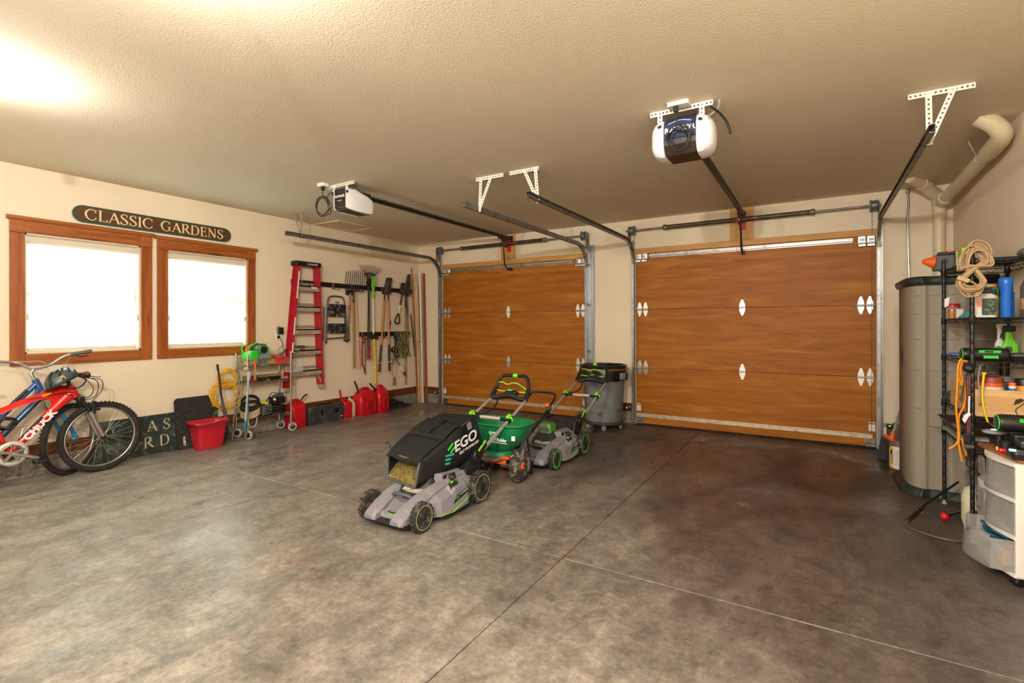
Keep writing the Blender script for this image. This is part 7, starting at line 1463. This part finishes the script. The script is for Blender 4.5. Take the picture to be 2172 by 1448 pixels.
o = thing('yellow_bungee', 'yellow bungee cord with wire hooks hanging from the third shelf', 'bungee cord', (.925, 4.285, .74)); obj('cord', G().tube(spline([(.915, 4.282, 1.10), (.908, 4.28, 1.02), (.907, 4.28, .93), (.917, 4.28, .85), (.932, 4.28, .79)], 5), .006, 8), YEL, o); obj('upper_hook', G().tube(spline([(.916, 4.282, 1.10), (.93, 4.282, 1.14), (.92, 4.282, 1.165), (.905, 4.282, 1.15)], 4), .0025, 5), STEEL, o); obj('lower_hook', G().tube(spline([(.932, 4.28, .79), (.945, 4.28, .775), (.965, 4.28, .755), (.952, 4.28, .775)], 4), .0025, 5), CHROME, o); obj('knot', G().ball((.916, 4.282, 1.098), .01, 10, 6, (1.3, 1, .8)), YEL, o)
o = thing('cable_tie', 'grey braided cable hanging from the third shelf before the jars', 'cable', (.895, 4.285, .9)); obj('cable', G().tube(spline([(.898, 4.282, 1.15), (.888, 4.282, 1.08), (.889, 4.282, 1.02), (.897, 4.282, .96), (.896, 4.282, .91)], 5), .004, 6), pm('cable_braid', '#8E8A80', .6, .2, .2, 60), o); obj('end_eye', G().torus((.896, 4.282, .90), (0, 1, 0), .006, .002, 12, 5), STEEL, o)
o = thing('keyring_tool', 'thin steel rod hanging from the third shelf behind the orange cord', 'rod', (.83, 4.33, .9)); obj('rod', G().cyl((.835, 4.33, 1.09), (.815, 4.33, .93), .004, 6), STEEL, o); obj('eye', G().torus((.814, 4.33, .922), (0, 1, 0), .008, .003, 12, 5), STEEL, o)
# floor level under the rack
o = thing('pump_sprayer', 'white pump sprayer tank with black wand standing under the rack', 'sprayer', (.99, 4.55, 0))
obj('tank', G().lathe([(.07, 0), (.09, .01), (.098, .05), (.098, .22), (.08, .27), (.04, .29)], 26, TM((.965, 4.62, 0))), pm('tank_cream', '#D6D1B4', .4, 0, .05, 4), o)
obj('pump_handle', G().tube(spline([(.93, 4.62, .46), (.94, 4.62, .50), (1.0, 4.62, .50), (1.0, 4.62, .46), (.965, 4.62, .44)], 3), .012, 8), BLACK, o); obj('pump_shaft', G().cyl((.965, 4.62, .28), (.965, 4.62, .45), .012, 8), BLACK, o)
obj('wand', G().tube([(.585, 4.56, .03), (.66, 4.68, .075), (.93, 5.05, .20)], .0075, 8), BLACK, o); obj('wand_grip', G().tube([(.552, 4.47, .022), (.60, 4.56, .04), (.66, 4.66, .07)], [.013, .017, .013], 10), BLACK, o); obj('wand_trigger', G().bar((.62, 4.585, .035), (.66, 4.64, .052), .008, .014), ORANGE, o, .002); obj('wand_valve', G().ball((.625, 4.615, .065), .016), BLACK, o)
obj('hose', G().tube(spline([(.552, 4.47, .022), (.535, 4.42, .012), (.55, 4.36, .008), (.62, 4.29, .008), (.72, 4.245, .008), (.80, 4.26, .01), (.87, 4.33, .05), (.92, 4.5, .15)], 6), .0075, 8), pm('hose_brown', '#5A4C3C', .4, 0, .15, 20), o)
o = thing('red_knob_rod', 'black rod with red ball knob lying on the floor by the rack', 'rod', (.85, 4.75, 0)); obj('rod', G().cyl((.79, 4.68, .03), (1.0, 4.93, .045), .006, 8), BLACK, o); obj('knob', G().ball((.785, 4.67, .031), .027, 16, 10), REDP, o); obj('collar', G().cyl((.80, 4.695, .03), (.815, 4.71, .031), .013, 10), BLACK, o)
o = thing('grey_tub', 'grey brick-patterned round tub under the rack behind the drawers', 'tub', (1.05, 4.42, 0)); TU = pm('tub_grey', '#8D928C', .5, 0, .08, 8); obj('wall', G().lathe([(.10, 0), (.115, .01), (.13, .40), (.125, .40), (.11, .02)], 28, TM((1.04, 4.40, 0))), pm('tub_pale', '#C4C8C2', .5, 0, .05, 8), o)
for k in range(5):
    for i in range(10):
        a = 2*PI*(i+(.5 if k % 2 else 0))/10; z = .2+.035*k; r = .1165+.0375*(z/.4)*.4+.004
        obj('brick_relief', G().box(-.002, .003, -.032, .032, -.014, .014, Matrix.Translation((1.04+(r+.003)*math.cos(a), 4.40+(r+.003)*math.sin(a), z)) @ Matrix.Rotation(a, 4, 'Z')), TU, o)
# ------------------------------------------------------------------ plastic drawer unit
DX, DY0, DY1 = .905, 3.66, 4.135
WPL = pm('drawer_white', '#E2DFDA', .4, 0, .03, 4); CLR = clear('drawer_clear', '#BAB9B5', .36, .3)
o = thing('drawer_unit', 'white plastic three-drawer cart with cloudy curved drawers and bottom drawer pulled open', 'drawers', (1.08, 3.9, 0))
def bow(t, x=DX, b=.06): return x-b*math.sin(PI*t)
obj('near_side', G().box(DX, 1.245, DY0, DY0+.03, .06, .665), WPL, o, .006); obj('far_side', G().box(DX, 1.245, DY1-.03, DY1, .06, .665), WPL, o, .006); obj('back_panel', G().box(1.235, 1.245, DY0+.03, DY1-.03, .06, .665), WPL, o)
def curve_plate(z0, z1, x, b, n=16, back=1.235):
    poly = [(bow(i/n, x, b), DY0+.004+(DY1-DY0-.008)*i/n) for i in range(n+1)]+[(back, DY1-.031), (back, DY0+.031)]
    return G().prism(poly, z0, z1)
LV = [(.075, .255), (.275, .455), (.475, .645)]
for z in (.055, .256, .456, .646): obj('deck', curve_plate(z, z+.018, DX-.002, .062), WPL, o, .003)
for n_, (z0, z1) in enumerate(LV):
    out = .10 if n_ == 0 else 0
    g = G(); x = DX-out+.004
    def fr(u, v, x=x, z0=z0, z1=z1):
        dip = .045*math.exp(-((u-.5)/.16)**2) if n_ == 0 else 0
        return (bow(u, x, .058)-.012*math.sin(PI*u)*(1-v), DY0+.034+(DY1-DY0-.068)*u, z0+(z1-z0-dip)*v)
    g.grid(fr, 24, 6); dr = obj('drawer', g, CLR, o, 0, .004)
    obj('drawer_tray', G().box(x+.001, 1.2-out, DY0+.033, DY0+.036, z0, z1-.012).box(x+.001, 1.2-out, DY1-.036, DY1-.033, z0, z1-.012).box(x+.01, 1.2-out, DY0+.036, DY1-.036, z0, z0+.003), CLR, dr)
    obj('drawer_lip', G().tube([Vector(fr(i/24, 1)) for i in range(25)], .005, 6), CLR, dr)
    if n_: obj('recess_panel', G().prism([(-.1, -.055), (.02, -.065), (.02, .05), (-.04, .06), (-.1, .045)], 0, .003, Matrix.Translation((bow(.5, x, .058)-.008, (DY0+DY1)/2+.06, (z0+z1)/2+.01)) @ Matrix.Rotation(-PI/2, 4, 'Z') @ Matrix.Rotation(PI/2, 4, 'X')), CLR, dr)
for y in (DY0+.05, DY1-.05):
    for x in (DX+.03, 1.2):
        c = Vector((x-.01, y, .026)); cs = obj('caster', G().lathe([(.012, -.022), (.024, -.022), (.026, -.018), (.026, .018), (.024, .022), (.012, .022)], 18, axm(c, c+Vector((.5, -1, 0)))[0]), BLACK, o); obj('caster_stem', G().cyl((x, y, .03), (x, y, .058), .012, 8), BLACK, cs)
for (x0, x1, y0, y1, z0, z1, c) in ((.93, 1.05, 3.78, 3.95, .48, .58, '#7A5A4A'), (.93, 1.0, 3.98, 4.07, .48, .6, '#5A5660'), (.92, 1.1, 3.75, 3.92, .28, .36, '#5C6A86'), (.93, 1.05, 3.95, 4.07, .28, .39, '#8A7A66'), (.86, 1.0, 3.72, 3.82, .082, .17, '#C9A27A'), (.87, 1.05, 3.85, 4.06, .082, .16, '#7E8CB8')):
    obj('stored_pouch', G().box(x0, x1, y0, y1, z0, z1), pm('pouch'+c[1:], c, .6, 0, .3, 16), None, bevel=.02, label={'#7A5A4A': 'brown pouch inside the top cloudy drawer', '#5A5660': 'grey pouch inside the top cloudy drawer', '#5C6A86': 'blue grey pouch inside the middle cloudy drawer', '#8A7A66': 'tan pouch inside the middle cloudy drawer', '#C9A27A': 'tan glove inside the open bottom drawer', '#7E8CB8': 'blue packet inside the open bottom drawer'}[c], cat='pouch')
for i, (x, y) in enumerate(((.86, 3.9), (.875, 3.98), (.885, 3.82))): obj('wipes_packet', G().box(-.07, .07, -.05, .05, -.006, .006, TM((x+.04, y, .205+.012*i), .15, .2, .3*i)), pm('packet_teal', '#1F5A70', .4, 0, .4, 20), None, bevel=.004, label=('lowest teal and dark wrapper of the stack in the open bottom drawer', 'middle teal and dark wrapper of the stack in the open bottom drawer', 'topmost teal and dark wrapper of the stack in the open bottom drawer')[i], cat='wrapper', group='wrappers in the open drawer')
# board on top with chargers
o = thing('top_board', 'rough brown plywood board lying on top of the plastic drawers', 'board', (1.05, 3.9, .665))
obj('panel', G().prism([(.855, 4.15), (.85, 4.09), (.875, 3.95), (.90, 3.80), (.925, 3.70), (.97, 3.645), (1.24, 3.645), (1.24, 4.15)], .6645, .680), wood('ply_edge', '#9C6B3C', '#6E4522', 'y', 1, .6, False, 12), o, .002)
ZB = .6805
o = thing('battery_charger', 'black battery charger with teal light on the plywood board', 'charger', (1.0, 3.76, ZB)); obj('body', G().loft([rring(.14, .11, .02, ZB, .975, 3.755), rring(.15, .12, .02, ZB+.03, .975, 3.755), rring(.13, .10, .02, ZB+.055, .98, 3.755)], False, True, False), BLACK, o, .004); obj('status_light', G().bar((.90, 3.735, ZB+.046), (.918, 3.705, ZB+.05), .006, .012), emit('teal_light', '#8CFFF0', 2.5), o); obj('battery', G().box(.94, 1.06, 3.72, 3.82, ZB+.056, ZB+.1), pm('battery_dark', '#22302C', .4), o, .012)
o = thing('tape_measure', 'red and black tape measure on the plywood board beside the charger', 'tape measure', (.92, 3.88, ZB)); obj('case', G().box(.885, .955, 3.85, 3.91, ZB, ZB+.028), REDP, o, .012); obj('spool', G().cyl((.92, 3.88, ZB+.028), (.92, 3.88, ZB+.065), .028, 16), BLACK, o); obj('yellow_tab', G().box(.878, .886, 3.87, 3.89, ZB+.012, ZB+.032), YEL, o, .002)
o = thing('work_light', 'grey oval work light with cyan lamp on the plywood board', 'work light', (.90, 4.0, ZB)); obj('head', G().ball((.895, 3.99, ZB+.095), .045, 18, 10, (1.2, .9, .35)), pm('light_grey', '#7E868A', .4), o); obj('lamp', G().box(.882, .908, 3.975, 3.995, ZB+.108, ZB+.113), emit('cyan_lamp', '#C8FFF4', 3), o, .002); obj('stand', G().cyl((.92, 4.0, ZB), (.92, 4.0, ZB+.09), .02, 12), BLACK, o); obj('neck', G().bar((.93, 3.99, ZB+.10), (1.03, 3.96, ZB+.105), .022, .02), BLACK, o, .005)
obj('tool_box_black', G().box(.95, 1.2, 3.86, 4.1, ZB, ZB+.11), BLACK, None, bevel=.012, label='black tool box on the plywood board under the small speaker', cat='tool box')
o = thing('radio_speaker', 'short black and green cordless speaker on the black tool box', 'speaker', (1.02, 3.93, ZB+.11)); spk(o, (1.015, 3.93, ZB+.163), .25, .05, .03, None)
# ------------------------------------------------------------------ broom, paint can and boards behind the shed
o = thing('push_broom', 'broom with grey handle and orange collar leaning behind the paint can', 'broom', (.66, 6.6, 0))
obj('handle', G().cyl((.665, 6.42, .255), (.83, 6.66, .75), .014, 10), pm('broom_grey', '#9C9690', .4, .2, .1, 10), o); obj('collar', G().cyl((.66, 6.41, .23), (.678, 6.44, .295), .021, 12), ORANGE, o); obj('head', G().bar((.60, 6.50, .25), (.72, 6.32, .2), .03, .03), ORANGE, o, .006)
g = G()
for i in range(9):
    t = i/8
    for j in range(3): g.bar((.60+.12*t, 6.50-.18*t+.012*(j-1), .245-.05*t), (.565+.15*t, 6.53-.24*t+.03*(j-1), .012), .02, .016)
obj('bristles', g, pm('bristle', '#2E2B2E', .85, 0, .3, 50, 200, .004), o, kind='stuff')
o = thing('paint_can', 'white paint can with yellow printed label at the foot of the shed', 'paint can', (.705, 6.12, 0)); PX, PY = .705, 6.13
obj('can', G().lathe([(.088, 0), (.09, .004), (.09, .235), (.093, .24), (.093, .25), (.085, .25), (.08, .24)], 26, TM((PX, PY, 0))), GALVD, o); obj('label', G().lathe([(.0908, .012), (.0912, .014), (.0912, .225), (.0908, .227)], 26, TM((PX, PY, 0)), cap=False), STK, o)
def can_patch(a0, a1, z0, z1, m, nm): 
    g = G(); g.grid(lambda u, v: (PX+.0918*math.cos(a0+(a1-a0)*u), PY+.0918*math.sin(a0+(a1-a0)*u), z0+(z1-z0)*v), 6, 1); obj(nm, g, m, o)
A0 = -2.35
can_patch(A0-.55, A0, .18, .225, YEL, 'label_yellow'); can_patch(A0-.55, A0, .012, .04, YEL, 'label_yellow'); can_patch(A0-.55, A0, .05, .15, pm('label_salmon', '#C79A7A', .6, 0, .2, 30), 'label_photo'); can_patch(A0-.42, A0-.12, .15, .19, BLACK, 'label_dot')
for k in range(7): can_patch(A0+.12, A0+.95, .05+.022*k, .058+.022*k, pm('print_line', '#A8A49C', .6), 'print_line')
obj('bail_handle', G().tube(spline([(PX-.092, PY, .2), (PX-.08, PY-.06, .25), (PX, PY-.085, .268), (PX+.08, PY-.06, .25), (PX+.092, PY, .2)], 5), .003, 5), GALV, o)
for i, (x, y, m, t) in enumerate(((.80, 6.86, HAND, .3), (.72, 6.90, GREYP, .2), (.90, 6.80, TRIMZ, .35))): obj('scrap_board', G().bar((x, y, .0), (x+t*.25, y+.06, .36-.05*i), .09, .02, .4), m, None, bevel=.002, label=('short weathered board leaning on the wall behind the broom', 'grey scrap board leaning on the wall next to the door track', 'brown scrap board leaning on the wall behind the shed')[i], cat='board')
